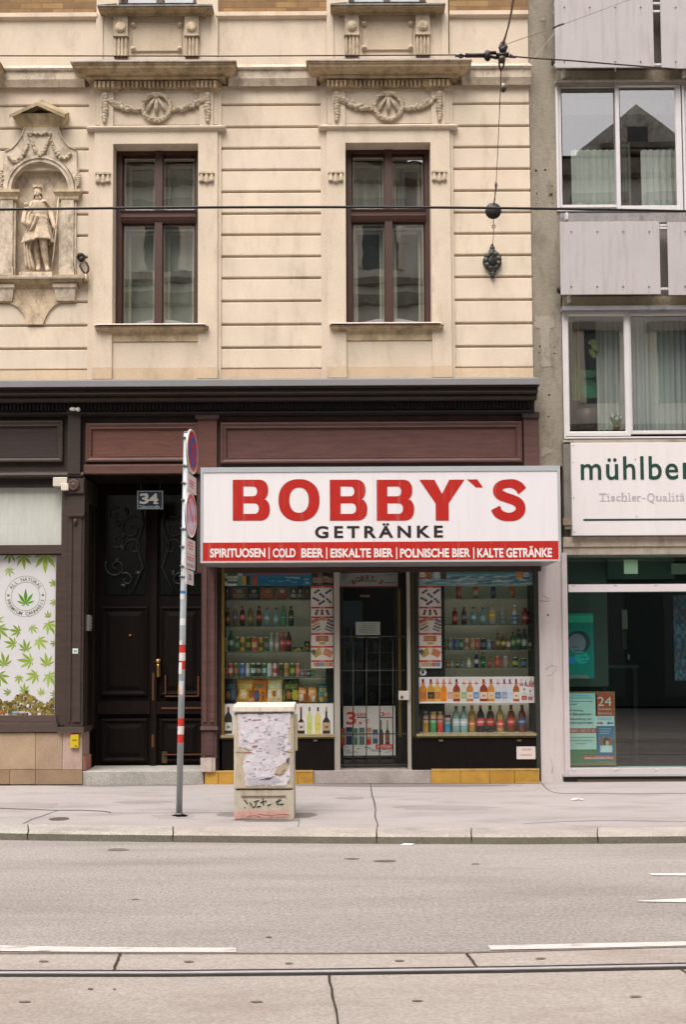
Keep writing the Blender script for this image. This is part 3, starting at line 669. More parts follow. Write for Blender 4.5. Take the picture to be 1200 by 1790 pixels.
# raised edge following the shoulders
for s_ in (sh_l, sh_r): nic.tube([(X(a), -.055, Z(b)) for a, b in s_], .012, CREAM2, 6)
# archivolt and soffit
for r, w_, y in ((57, 5, -.075), (51, 6, -.06)):
    vs = []; n = 24
    for rr, yy in ((r + w_, -.05), (r + w_, y), (r, y), (r - 1, .03)): vs += [(X(70) - rr * PX * cos(pi * k / n), yy, Z(335) + rr * PX * sin(pi * k / n)) for k in range(n + 1)]
    nic.add(vs, [(q * (n + 1) + k, q * (n + 1) + k + 1, (q + 1) * (n + 1) + k + 1, (q + 1) * (n + 1) + k) for q in range(3) for k in range(n)], CREAM2)
# pilasters with caps and bases, the curved back of the recess
for a, b in ((2, 24), (108, 130)):
    nic.box(X(a), X(b), -.055, .03, Z(485), Z(352), CREAM2); nic.box(X(a) - .015, X(b) + .015, -.075, .03, Z(484), Z(470), CREAM2)
    nic.mould(X(a), X(b), [(.055, Z(353)), (.065, Z(351)), (.065, Z(347)), (.085, Z(343)), (.10, Z(341)), (.10, Z(336)), (.05, Z(335))], 0, (206, 186, 154))
    nic.box(X(a) - .03, X(a), -.03, .03, Z(485), Z(335), CREAM2); nic.box(X(b), X(b) + .03, -.03, .03, Z(485), Z(335), CREAM2)
nic.grid(lambda u, v: (X(70) - .43 * cos(pi * u), .02 + .09 * sin(pi * u), Z(486) + (Z(335) - Z(486)) * v), 24, 6, (224, 206, 182))
nic.grid(lambda u, v: (X(70) - .43 * cos(pi * u) * cos(v * pi / 2), .02 + .09 * sin(pi * u) * cos(v * pi / 2), Z(335) + .43 * sin(v * pi / 2)), 24, 8, (224, 206, 182))
# shelf, brackets and the shaped apron
nic.mould(X(-6), X(134), [(.04, Z(505)), (.05, Z(500)), (.09, Z(497)), (.11, Z(494)), (.13, Z(492)), (.13, Z(487))], 0, (200, 178, 142))
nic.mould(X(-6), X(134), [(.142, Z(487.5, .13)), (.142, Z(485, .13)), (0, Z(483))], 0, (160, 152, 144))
for a, b in ((-4, 20), (105, 128)):
    nic.mould(X(a) + .02, X(b) - .02, [(.05, Z(528)), (.06, Z(522)), (.07, Z(508)), (.09, Z(506)), (.09, Z(500))], 0, CREAM2)
ap = [(-6, 500), (134, 500), (134, 529), (122, 529), (108, 530), (97, 535), (88, 544), (82, 555), (77, 568), (49, 568), (46, 556), (40, 545), (31, 536), (18, 530), (-6, 529)]
tri(ap, -.028, .03, (218, 196, 166))
# small pediment
pd = [(29, 208), (112, 208), (110, 214), (104, 221), (102, 226), (42, 226), (40, 221), (31, 214)]
nic.mould(X(41), X(102), [(.05, Z(226)), (.06, Z(222)), (.10, Z(215)), (.11, Z(213)), (.13, Z(207)), (.11, Z(206))], 0, (206, 186, 150))
for s_ in (-1, 1):
    e0, e1 = X(70) + s_ * .365, X(70)
    nic.add([(e0, yy, zz) for yy, zz in ((-.20, Z(200, .2)), (-.20, Z(206, .2)), (-.13, Z(209)), (0, Z(209)), (0, Z(197)))] + [(e1, yy, zz) for yy, zz in ((-.20, Z(178, .2)), (-.20, Z(184.5, .2)), (-.13, Z(191)), (0, Z(191)), (0, Z(174)))],
            [(0, 1, 6, 5), (1, 2, 7, 6), (2, 3, 8, 7), (4, 0, 5, 9), (0, 4, 3, 2, 1)], (176, 158, 126))
nic.prism([(X(34), Z(207)), (X(106), Z(207)), (X(70), Z(186))], -.07, 0, (206, 184, 150))
nic.prism([(X(50), Z(205)), (X(90), Z(205)), (X(70), Z(195.5))], -.074, -.02, (92, 76, 56))
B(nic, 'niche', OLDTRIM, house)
g = MB()
for pa, pb, dip, n in (((48, 262), (86, 240), 0, 0),):
    pass
def swag(p0, p1, dip, n, r):
    for k in range(n):
        t = k / (n - 1); px = p0[0] + (p1[0] - p0[0]) * t; py = p0[1] + (p1[1] - p0[1]) * t + dip * sin(pi * t) ** 0.8
        rr = r * (0.5 + 0.7 * sin(pi * t)) * PX
        for j in range(2): g.blob((X(px) + random.uniform(-.006, .006), -.065 - random.uniform(0, .015), Z(py) + random.uniform(-rr, rr) * .6), (.02, .016, rr * .7), jit(CARV, 8), random.uniform(-.8, .8), 6, 4)
swag((53, 240), (88, 240), 34, 26, 4.5); swag((16, 278), (50, 256), 18, 20, 4.5); swag((91, 252), (123, 274), 16, 20, 4.5)
for a, b in ((50, 238), (63, 238), (79, 237), (88, 238), (16, 278), (123, 274)): g.lathe((X(a), -.05, Z(b)), [(.022, 0), (.022, .035), (.01, .04)], CARV, 10, 'y')
g.tube([(X(52), -.06, Z(238)), (X(64), -.075, Z(236)), (X(72), -.06, Z(240)), (X(80), -.075, Z(236)), (X(90), -.06, Z(238))], .014, CARV, 6)
for c in (3, 137):
    for k in range(8): g.blob((X(c) + random.uniform(-.01, .01), -.05, Z(302 + 26 * k / 7)), (.018 + .012 * sin(pi * k / 7), .02, .02), jit(CARV, 8), random.uniform(-.6, .6), 6, 4)
B(g, 'niche_garland', CARVED, house)

# the stone saint: one continuous body, clothes and attributes as parts
YS = -.02
def SP(px, py, dy=0.0): return P(px, py, YS + dy)
saint = root('statue', tuple(SP(66, 484)), 'bearded stone saint with crown, orb and staff standing in the wall niche', 'statue')
def skin(name, joints, edges, parent, col):
    me = bpy.data.meshes.new(name); org = WL[parent.name]
    me.from_pydata([tuple(SP(j[0], j[1], j[2]) - org) for j in joints], edges, [])
    o = bpy.data.objects.new(name, me); COL.objects.link(o)
    sm = o.modifiers.new('k', 'SKIN'); sm.use_smooth_shade = True
    for i, j in enumerate(joints):
        sv = me.skin_vertices[0].data[i]; sv.radius = (j[3], j[3]); sv.use_root = (i == 0)
    sb = o.modifiers.new('u', 'SUBSURF'); sb.levels = 2; sb.render_levels = 2
    dg = bpy.context.evaluated_depsgraph_get(); ev = o.evaluated_get(dg); m2 = bpy.data.meshes.new_from_object(ev)
    bpy.data.objects.remove(o); bpy.data.meshes.remove(me); m2.name = name
    vs = [tuple(v.co + org) for v in m2.vertices]; fs = [tuple(p.vertices) for p in m2.polygons]; bpy.data.meshes.remove(m2)
    mb = MB(); mb.add(vs, fs, col, True); return mb
ST = (216, 196, 170)
J = [(68, 384, 0, .085), (67, 370, -.01, .088), (67, 360, 0, .10), (66.5, 351, 0, .04), (66, 341, -.02, .052), (65.5, 332, -.01, .054), (65, 326, 0, .04),
     (56, 358, 0, .052), (46, 367, .0, .044), (42, 378, -.05, .036), (49, 373, -.11, .03), (47, 366, -.12, .026),
     (80, 356, 0, .052), (87, 369, .01, .044), (91, 382, -.03, .038), (94, 393, -.07, .028), (96, 400, -.09, .024),
     (62, 394, 0, .07), (62, 416, -.01, .062), (64, 440, 0, .046), (67, 466, .02, .032), (66, 474, -.05, .03),
     (74, 394, -.02, .074), (75, 414, -.06, .066), (76, 432, -.05, .052), (79, 450, -.01, .044), (81.5, 467, .01, .03), (84, 474, -.06, .03)]
E = [(0, 1), (1, 2), (2, 3), (3, 4), (4, 5), (5, 6), (2, 7), (7, 8), (8, 9), (9, 10), (10, 11), (2, 12), (12, 13), (13, 14), (14, 15), (15, 16), (0, 17), (17, 18), (18, 19), (19, 20), (20, 21), (0, 22), (22, 23), (23, 24), (24, 25), (25, 26), (26, 27)]
mb = skin('body', J, E, saint, ST)
# face: nose, brows, eye sockets, cheeks, fingers
def bl(px, py, dy, r, rot=0, tgt=None): (tgt or mb).blob(tuple(SP(px, py, dy)), r, ST, rot, 8, 6)
bl(65.6, 340.5, -.075, (.010, .014, .020)); bl(63.3, 337, -.065, (.013, .008, .006)); bl(68, 337, -.065, (.013, .008, .006)); bl(63.2, 341.5, -.062, (.012, .01, .012)); bl(68.2, 341.5, -.062, (.012, .01, .012))
for k in range(4): bl(45 + k * 1.5, 364.5 - .4 * k, -.14, (.007, .014, .022), .1 * k); bl(95.5 + k * .9, 399 + k * 1.5, -.105, (.018, .012, .006), -.5)
B(mb, 'body', CARVED, saint)
mb = MB()
for k in range(60):
    t = random.random(); a = random.uniform(-1, 1); bl(66 + a * (5.0 - 2.8 * t) , 345 + 15 * t, -.055 - .02 * (1 - abs(a)) + .02 * t, (.009, .011, .022), a * .5, mb)
for k in range(40):
    a = random.uniform(-1, 1); bl(65.6 + a * 6.6, 332 + 22 * abs(a) ** 2 + random.uniform(-3, 3), .01 - .03 * (1 - abs(a)), (.012, .02, .024), a * .4, mb)
B(mb, 'hair', CARVED, saint)
mb = MB(); c = SP(65.4, 329, -.01)
mb.lathe(c, [(.052, -.012), (.058, -.012), (.060, .010), (.052, .012), (.049, .012)], ST, 16, cap=False)
for k in range(9): a = 2 * pi * k / 9; mb.blob((c.x + .057 * cos(a), c.y + .057 * sin(a), c.z + .022), (.010, .008, .016), ST, 0, 6, 4)
B(mb, 'crown', CARVED, saint)
mb = MB(); n = 48
def tun(u, v):
    a = 2 * pi * u; py = 356 + 70 * v; wd = (.115 if v < .3 else .105 + .075 * (v - .3) / .7) + .012 * (abs(v - .38) < .04)
    fold = 1 + (.10 * sin(a * 8 + .6) + .06 * sin(a * 13 + 2)) * max(0, v - .3) * 1.5
    c = SP(67.5 - .5 * v, py + 3 * sin(a * 2) * v, -.01); return (c.x + wd * 1.12 * cos(a) * fold, c.y + wd * .85 * sin(a) * fold, c.z)
mb.grid(tun, n, 24, ST); B(mb, 'tunic', CARVED, saint, solid=.008)
mb = MB(); c = SP(67.5, 381, -.01); mb.lathe(c, [(.118, -.012), (.128, -.008), (.128, .008), (.118, .012)], ST, 20, ey=.8, cap=False); B(mb, 'belt', CARVED, saint)
mb = MB()
def ribbon(left, right, dys, amp, wv, nn=20):
    def f(u, v):
        t = v * (len(left) - 1); i = min(int(t), len(left) - 2); q = t - i
        lx, ly = [left[i][k] + (left[i + 1][k] - left[i][k]) * q for k in (0, 1)]; rx, ry = [right[i][k] + (right[i + 1][k] - right[i][k]) * q for k in (0, 1)]
        d = dys[i] + (dys[i + 1] - dys[i]) * q
        p = SP(lx + (rx - lx) * u, ly + (ry - ly) * u, d + amp * sin(u * wv * 2 * pi + v * 4) - .02 * sin(pi * u)); return tuple(p)
    mb.grid(f, nn, 24, ST)
ribbon([(54, 354), (40, 372), (37, 388), (46, 398), (42, 430), (45, 472)], [(62, 358), (54, 382), (58, 394), (57, 402), (52, 440), (62, 474)], [-.06, -.10, -.13, -.09, -.05, -.03], .018, 2.6)
ribbon([(70, 352), (78, 360), (80, 384), (80, 410), (82, 430)], [(80, 350), (94, 366), (98, 392), (93, 414), (88, 428)], [-.06, .02, .05, .05, .06], .02, 2.4)
ribbon([(52, 374), (50, 390), (49, 402)], [(66, 378), (62, 394), (56, 404)], [-.12, -.13, -.10], .014, 2)
for t in range(6): mb.blob(tuple(SP(41 + .8 * t, 386 + t, -.12)), (.02, .02, .014), ST, .4, 6, 4)
B(mb, 'cloak', CARVED, saint, solid=.012)
mb = MB(); mb.tube([SP(102.5, 333, -.02), SP(98, 398, -.115), SP(94, 440, -.11), SP(89.5, 473, -.10)], .009, ST, 8); B(mb, 'staff', CARVED, saint)
mb = MB(); c = SP(45.5, 358, -.125); mb.blob(c, (.034, .034, .034), ST, 0, 12, 8); mb.box(c.x - .004, c.x + .004, c.y - .004, c.y + .004, c.z + .03, c.z + .075, ST); mb.box(c.x - .018, c.x + .018, c.y - .0045, c.y + .0045, c.z + .05, c.z + .058, ST); B(mb, 'orb', CARVED, saint)
mb = MB(); mb.pbox(33, 475, 91, 484.5, YS - .12, YS + .14, (222, 204, 180)); B(mb, 'plinth', CARVED, saint, bevel=.006)

# iron ring hook and the cast wall rosette
hook = root('wall_hook', tuple(P(143, 485, 0)), 'black iron wall hook with a hanging ring left of the first window', 'hook')
m = MB(); c = P(142, 450, 0); m.lathe(c, [(.05, 0), (.055, .02), (.04, .05), (.03, .09), (.012, .10)], (42, 32, 30), 14, 'y'); m.blob((c.x + .02, c.y - .07, c.z - .05), (.035, .03, .04), (44, 34, 32), 0, 8, 6); B(m, 'hook_plate', IRON, hook)
m = MB(); m.tube([P(px, py, -.09) for px, py in ((141, 459), (139.5, 464), (142, 470), (147, 477), (151, 478), (154, 473), (154.5, 467), (151, 460), (148, 456))], .014, (74, 44, 38), 8); m.lathe(P(150, 489, -.085), [(.034, -.03), (.038, 0), (.03, .055), (.02, .075)], (178, 152, 118), 12); B(m, 'ring', IRON, hook)
ros = root('wall_anchor', tuple(P(861, 485, 0)), 'dark cast iron wall rosette anchoring the tram span wire', 'wall anchor')
m = MB(); c = P(861, 458, 0); DK = (66, 68, 62)
m.lathe((c.x, 0, c.z), [(.125, 0), (.12, .03), (.085, .055), (.05, .06), (.045, .10), (.02, .12)], DK, 18, 'y')
for k in range(9): a = 2 * pi * k / 9 + .3; m.blob((c.x + .085 * cos(a), -.045, c.z + .10 * sin(a)), (.04, .028, .05), jit(DK, 10), a, 8, 6)
for z_, r_ in ((-.13, .055), (-.17, .04), (-.20, .03), (.13, .05), (.17, .035), (.20, .022)): m.blob((c.x, -.035, c.z + z_), (r_, .03, .035), jit(DK, 10), 0, 8, 6)
B(m, 'rosette', IRON, ros)
m = MB(); m.tube([(c.x - .02, -.10, c.z + .01), (c.x, -.16, c.z + .05), (c.x + .02, -.10, c.z + .02)], .012, DK, 6); m.tube([(c.x - .05, -.08, c.z - .01), (c.x, -.09, c.z - .03), (c.x + .05, -.08, c.z - .01)], .014, (104, 104, 96), 6); B(m, 'eye_bolt', IRON, ros)

# ------------------------------------------------------------------ overhead lines of the tramway
BK = (34, 34, 36); RB = (84, 56, 52)
m = MB(); pts = []
for k in range(41):
    px = -900 + 3000 * k / 40; py = 362 + ((px - 560) / 640) ** 2 * 7.2 if px > 560 else 362 + ((px - 560) / 560) ** 2 * 4.2
    pts.append(P(px, py, -5.3))
m.tube(pts, .0105, BK, 8); B(m, 'feeder_cable', IRON, label='thick black cable running across both upper facades', cat='cable')
m = MB(); m.tube([P(px, py, -8.2) for px, py in ((-900, 92), (0, 97.5), (400, 98), (700, 96.5), (797, 96), (812, 99))], .0035, RB, 6); B(m, 'contact_wire', IRON, label='thin brown contact wire left of the insulator cross', cat='wire')
m = MB(); m.tube([P(px, py, -8.2) for px, py in ((893, 98), (930, 101.5), (1000, 106), (1060, 111), (1130, 116.5), (1200, 122), (2000, 185))], .0040, RB, 6); B(m, 'contact_wire', IRON, label='thin brown contact wire right of the insulator cross', cat='wire')
jn = root('span_wire', tuple(P(861, 447, -.16)), 'span wire with insulators rising from the wall rosette to the contact wire cross', 'wire')
yA = lambda py: -.16 + (-8.2 + .16) * min(1.25, (447 - py) / (447 - 92.0))
m = MB(); q = lambda px, py: P(px, py, yA(py))
m.tube([q(861, 447), q(864, 398)], .004, RB, 6); m.tube([q(864, 394), q(863, 380)], .005, RB, 6); m.tube([q(864, 358), q(866, 345)], .008, RB, 6); m.tube([q(866, 345), q(868, 322)], .007, RB, 6); m.tube([q(868, 322), q(870, 285), q(873, 220), q(876, 150), q(877, 118)], .0035, RB, 6); m.tube([P(880, 78, -8.3), P(885, 62, -8.7), P(890, 44, -9.0), P(895, 20, -9.3), P(900, -10, -9.6), P(930, -200, -10.8)], [.007] + [.0045] * 5, RB, 6)
B(m, 'wire', IRON, jn)
m = MB(); c = q(863, 369); m.lathe(c, [(.005, -.03), (.075, -.028), (.090, -.01), (.092, .01), (.078, .028), (.005, .03)], (24, 25, 22), 22, 'y'); m.tube([(c.x + .004, c.y - .035, c.z + .07), (c.x, c.y - .04, c.z), (c.x - .002, c.y - .03, c.z - .045)], .014, (74, 74, 58), 6); B(m, 'insulator_disc', IRON, jn)
m = MB(); c = q(864, 396); m.tube([(c.x + .018 * cos(a), c.y, c.z + .02 * sin(a)) for a in [2 * pi * k / 10 for k in range(10)]], .006, (96, 70, 52), 6, True); c = q(868, 324); m.blob(c, (.014, .014, .04), (110, 84, 72), 0, 8, 6); B(m, 'shackle', IRON, jn)
m = MB(); yy = -8.2; Q = lambda px, py: P(px, py, yy); KK = (44, 40, 38)
m.tube([Q(797, 99), Q(806, 95), Q(814, 98), Q(806, 101), Q(797, 96)], .005, KK, 6); m.tube([Q(814, 97), Q(853, 97)], .011, (64, 48, 46), 8)
m.blob(Q(853, 97.5), (.02, .015, .03), KK, 0, 8, 6); m.tube([Q(853, 92), Q(868, 92.5)], .010, KK, 6); m.tube([Q(856, 98), Q(868, 101), Q(885, 98)], .009, KK, 6)
m.tube([Q(868, 97), Q(890, 96)], .013, KK, 8); m.tube([Q(878, 76), Q(875, 84), Q(878, 92)], .009, KK, 6); m.tube([Q(883, 76), Q(886, 82), Q(882, 92)], .008, KK, 6); m.tube([Q(878, 76), Q(880.5, 73), Q(883, 76)], .008, KK, 6); m.blob(Q(879.5, 88), (.018, .016, .022), (30, 28, 26), 0, 8, 6)
m.blob(Q(878, 104), (.02, .018, .02), (88, 80, 66), 0, 8, 6); m.tube([Q(873, 108), Q(874, 116), Q(876, 124), Q(881, 116), Q(882, 108)], .005, KK, 6); m.tube([Q(887, 96), Q(893, 100), Q(902, 101), Q(892, 95)], .005, KK, 6)
B(m, 'clamp_cross', IRON, jn)
m = MB(); c = P(881, 155, -7.4); m.blob(c, (.018, .018, .022), (86, 78, 66), 0, 10, 8); m.blob((c.x - .002, c.y, c.z + .02), (.01, .01, .012), (220, 212, 200), 0, 8, 6)
B(m, 'bead_insulator', IRON, label='small bead insulator hanging where a thin stay wire ends', cat='insulator')
m = MB(); m.tube([P(883, 150, -7.4), P(926, 112, -6.4), P(978, 48, -5.0)], .0012, (190, 180, 172), 5); B(m, 'stay_wire', METAL, label='fine grey stay wire from the bead insulator up to the right', cat='wire')
m = MB(); m.tube([P(889, 76, -8.2), P(968, 49, -7.4), P(1100, 0, -6.2), P(1200, -40, -5.6)], .0016, (120, 108, 104), 5); m.tube([P(968, 49, -7.4), P(976, 45, -7.35), P(986, 42, -7.3)], .006, (60, 54, 50), 6); B(m, 'stay_wire', METAL, label='fine dark stay wire crossing the concrete wall strip', cat='wire')
# ------------------------------------------------------------------ dark wooden ground floor of the house
PUR = (96, 66, 60); PUR2 = (106, 68, 58); DKB = (58, 47, 43); DKB2 = (68, 55, 49); BLK = (30, 24, 22)
def Rb(m, px0, py0, px1, py1, yf, yb, col): return m.pbox(px0, py0, px1, py1, yf, yb, col)
XE = P(946, 700, -.42).x
def zz(py, p): return ZF(py, 475, -p)
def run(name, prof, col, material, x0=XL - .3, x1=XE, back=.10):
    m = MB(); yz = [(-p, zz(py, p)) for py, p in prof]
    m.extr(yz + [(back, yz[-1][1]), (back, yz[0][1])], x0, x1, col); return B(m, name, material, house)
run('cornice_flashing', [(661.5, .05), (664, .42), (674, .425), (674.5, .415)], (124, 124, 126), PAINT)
run('cornice', [(674.6, .40), (678, .40), (679, .35), (683, .355), (687, .36), (690, .33), (691, .29), (695, .30), (700, .28), (702, .24), (703, .15)], (58, 46, 40), WOOD, x1=XE - .02)
m = MB(); x = XL
while x < XE - .1: m.box(x, x + .034, -.185, -.13, zz(714, .18), zz(705, .18), (24, 20, 18)); x += .050
B(m, 'cornice_dentils', WOOD, house)
run('frieze_top', [(703, .15), (717, .14), (719, .16), (722, .15), (726, .11), (728, .06)], (30, 25, 23), WOOD, x1=XE - .03)
# frieze boards with framed fields
def field(px0, py0, px1, py1, y, c1, c2, name='frieze_panel'):
    m = MB(); x0, x1, z0, z1 = R(px0, py0, px1, py1, y)
    m.frame(x0, x1, z0, z1, [(0, y + .03), (0, y - .025), (.02, y - .03), (.05, y - .015), (.07, y - .02), (.085, y + .012)], c1, False)
    m.box(x0 + .08, x1 - .08, y + .012, y + .05, z0 + .08, z1 - .08, c2); return B(m, name, WOOD, house)
m = MB(); x0, x1, z0, z1 = R(-520, 727, 944, 829, -.05)
m.box(x0, P(344, 780, -.05).x, -.03, .10, z0, z1, (60, 48, 43)); m.box(P(344, 780, -.05).x, P(944, 780, -.05).x, -.03, .10, P(600, 1000, -.05).z, z1, (74, 53, 48)); B(m, 'frieze_board', WOOD, house)
field(-330, 736, -60, 808, -.06, DKB2, DKB); field(-50, 736, 110, 808, -.06, DKB2, (62, 52, 50)); field(150, 740, 346, 807, -.06, (106, 72, 61), (116, 76, 66)); field(386, 738, 913, 809, -.06, (98, 66, 60), (104, 69, 63))
m = MB(); Rb(m, 118, 716, 140, 828, -.14, .05, DKB); Rb(m, 116, 712, 142, 722, -.16, .05, DKB); B(m, 'frieze_block', WOOD, house)
m = MB(); Rb(m, 345, 722, 379, 828, -.10, .05, PUR2); Rb(m, 341, 722, 383, 732, -.13, .05, (70, 54, 50)); B(m, 'frieze_block', WOOD, house)
m = MB(); Rb(m, 917, 722, 943, 840, -.10, .05, PUR); Rb(m, 914, 720, 944, 730, -.13, .05, (60, 48, 46))
B(m, 'frieze_block', WOOD, house)
m = MB(); x0 = P(-520, 825, -.13).x; 
m.extr([(-p, zz(py, p)) for py, p in ((822, .05), (824, .12), (828, .13), (831, .12), (834, .06))] + [(.1, zz(834, .06)), (.1, zz(822, .05))], x0, P(145, 830, -.13).x, DKB2)
m.extr([(-p, zz(py, p)) for py, p in ((810, .06), (813, .09), (826, .09), (828, .06))] + [(.1, zz(828, .06)), (.1, zz(810, .06))], P(146, 820, -.09).x, P(350, 820, -.09).x, (98, 68, 60)); B(m, 'frieze_ledge', WOOD, house)
# pilaster beside the entrance
m = MB(); PC = (66, 53, 47)
Rb(m, 114, 834, 146, 1280, -.10, .60, PC); Rb(m, 119, 905, 124, 1262, -.115, -.09, DKB2); Rb(m, 128, 905, 141, 1262, -.118, -.09, DKB2)
x0, x1, z0, z1 = R(117, 898, 146, 904, -.15); m.mould(x0 + .05, x1 - .05, [(.02, z0), (.05, z1 - .02), (.055, z1)], -.10, (104, 86, 76))
Rb(m, 117, 836, 146, 862, -.13, -.09, PC); c = P(128.5, 848, -.13); m.lathe(c, [(.075, 0), (.075, .02), (.055, .03), (.045, .02), (.02, .04), (.003, .042)], (92, 68, 64), 18, 'y')
c = P(131, 912, -.13); m.blob(c, (.03, .03, .045), PC, 0, 10, 8)
Rb(m, 100, 1271, 146, 1281, -.13, .3, (84, 70, 64)); Rb(m, -520, 1266, 100, 1281, -.11, .3, (84, 70, 64))
B(m, 'entrance_pilaster', WOOD, house)
m = MB()
Rb(m, 352, 985, 379, 1326, -.10, .60, (84, 58, 54)); Rb(m, 355, 985, 361, 1262, -.115, -.09, (98, 68, 62)); Rb(m, 368, 985, 375, 1262, -.115, -.09, (98, 68, 62)); Rb(m, 350, 1270, 381, 1276, -.13, -.09, (104, 80, 74)); Rb(m, 357, 1280, 373, 1320, -.11, -.09, (88, 62, 62))
B(m, 'shop_pilaster', WOOD, house)
m = MB(); Rb(m, 350.5, 1325, 376, 1349, -.115, .3, (196, 182, 172)); Rb(m, 362, 1325, 370, 1349, -.13, -.1, (202, 188, 178)); B(m, 'pilaster_foot', STONE, house)
# stone base of the left shop, the door step
m = MB()
for a, b in ((-520, -300), (-299, -160), (-159, -60), (-59, 61), (61.8, 108), (108.8, 143)):
    Rb(m, a, 1281, b, 1345, -.085, .3, jit((172, 148, 124), 6) if a < 108 else (186, 160, 146))
for a, b in ((-520, -200), (-199, -80), (-79, 16), (16.8, 61), (61.8, 143)): Rb(m, a, 1346, b, 1371, -.10, .3, jit((156, 132, 106), 6))
m.pbox(142, 1322, 149, 1346, .0, .3, (196, 136, 118))
B(m, 'stone_base', STONE, house)
m = MB(); Rb(m, 143.5, 1348, 356, 1372, -.07, .85, (176, 172, 164)); B(m, 'door_step', GRANITE, house, bevel=.006)
# entrance recess and its double door
m = MB(); xa, xb = P(146, 1080, -.05).x, P(352, 1080, -.05).x; zt = zz(829, .05); zs = P(250, 1348, -.07).z
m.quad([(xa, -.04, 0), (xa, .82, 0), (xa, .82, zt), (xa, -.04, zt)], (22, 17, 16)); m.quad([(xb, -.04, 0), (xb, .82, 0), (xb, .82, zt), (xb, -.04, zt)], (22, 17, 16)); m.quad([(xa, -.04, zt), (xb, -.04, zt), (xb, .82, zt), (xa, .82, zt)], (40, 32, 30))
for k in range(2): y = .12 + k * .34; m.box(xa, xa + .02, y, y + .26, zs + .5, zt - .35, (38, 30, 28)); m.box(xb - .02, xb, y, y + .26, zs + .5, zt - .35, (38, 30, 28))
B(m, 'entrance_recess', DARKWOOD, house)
YD = .62; m = MB(); DW = (19, 13, 10)
x0 = xa - .1; x1 = xb + .1; zd = zs - .01
m.box(x0, x1, YD, YD + .06, zd, zt, (20, 14, 12))
door = B(m, 'house_door', DARKWOOD, house)
m = MB(); e = P(270, 1150, YD).x; Rb(m, 264, 870, 274, 1342, YD - .06, YD, (28, 19, 16)); c = P(269, 868, YD); m.blob((c.x, YD - .06, c.z), (.06, .05, .05), DW); B(m, 'door_post', DARKWOOD, door)
def dpanel(px0, py0, px1, py1, c=(22, 15, 12)):
    m = MB(); a, b, c0, c1 = R(px0, py0, px1, py1, YD); m.frame(a, b, c0, c1, [(0, YD), (0, YD - .03), (.025, YD - .04), (.05, YD - .02), (.07, YD - .015), (.13, YD - .035)], c); B(m, 'door_panel', DARKWOOD, door)
for s_ in ((176, 258), (280, 354)):
    dpanel(s_[0], 1060, s_[1], 1216); dpanel(s_[0], 1256, s_[1], 1332)
    m = MB(); Rb(m, s_[0] - 6, 1226, s_[1] + 4, 1248, YD - .05, YD, (28, 19, 16)); B(m, 'door_rail', DARKWOOD, door)
# wrought scroll grilles of the upper door lights
for s_, cx in ((1, 219), (-1, 317)):
    m = MB(); C = P(cx, 960, YD); m.box(C.x - .28, C.x + .28, YD - .012, YD + .0, C.z - .62, C.z + .74, (16, 18, 18)); B(m, 'door_light', GLOSS, door)
    m = MB(); GR = (46, 50, 46)
    def spiral(ox, oz, r, turns, sg, a0=0):
        pts = [(C.x + s_ * (ox + sg * r * (1 - t / 34) * cos(a0 + turns * 2 * pi * t / 34)), YD - .04, C.z + oz + r * (1 - t / 34) * sin(a0 + turns * 2 * pi * t / 34)) for t in range(31)]
        m.tube(pts, [.013 - .008 * t / 30 for t in range(31)], GR, 6)
    spiral(.10, .28, .17, 1.4, 1, 1.2); spiral(-.12, -.24, .15, 1.5, 1, 2.6); spiral(.12, .02, .13, 1.3, -1, 0); spiral(-.10, .12, .11, 1.2, 1, 4); spiral(.02, -.42, .10, 1.2, -1, 1); spiral(-.14, .48, .10, 1.2, 1, 1)
    m.tube([(C.x + s_ * .22, YD - .04, C.z + .62), (C.x + s_ * .25, YD - .05, C.z + .35), (C.x + s_ * .16, YD - .04, C.z + .05), (C.x + s_ * .25, YD - .04, C.z - .25), (C.x + s_ * .1, YD - .04, C.z - .58)], .014, GR, 6)
    for k in range(7): m.blob((C.x + s_ * random.uniform(-.2, .22), YD - .05, C.z - .5 + k * .17), (.05, .015, .025), GR, random.uniform(0, 3), 6, 4)
    B(m, 'door_grille', IRON, door)
m = MB(); c = P(277, 1166, YD - .07); m.box(c.x - .022, c.x + .022, YD - .075, YD - .05, c.z - .13, c.z + .11, (190, 150, 84)); m.blob((c.x, YD - .10, c.z + .08), (.035, .035, .032), (200, 160, 90), 0, 10, 8); m.lathe((c.x, YD - .10, c.z - .12), [(.008, -.02), (.018, 0), (.014, .12), (.022, .16)], (190, 150, 84), 10); B(m, 'door_handle', BRASS, door)
m = MB(); OW = (100, 58, 30)
for a in ((266, 1176, 269, 1224), (288, 1180, 290, 1214), (345, 1182, 348, 1216), (288, 1216, 348, 1218), (282, 1236, 354, 1239.5), (265, 1284, 269, 1306), (286, 1318, 352, 1320)): Rb(m, *a, YD - .062, YD - .03, OW)
Rb(m, 283, 1314, 292, 1334, YD - .045, YD, (74, 58, 42)); B(m, 'worn_edges', WOOD, door)
c = P(228.5, 1111, YD); m = MB(); m.lathe((c.x, YD - .03, c.z), [(.012, 0), (.02, .02), (.012, .03)], (170, 130, 60), 10, 'y'); B(m, 'peephole', BRASS, door)
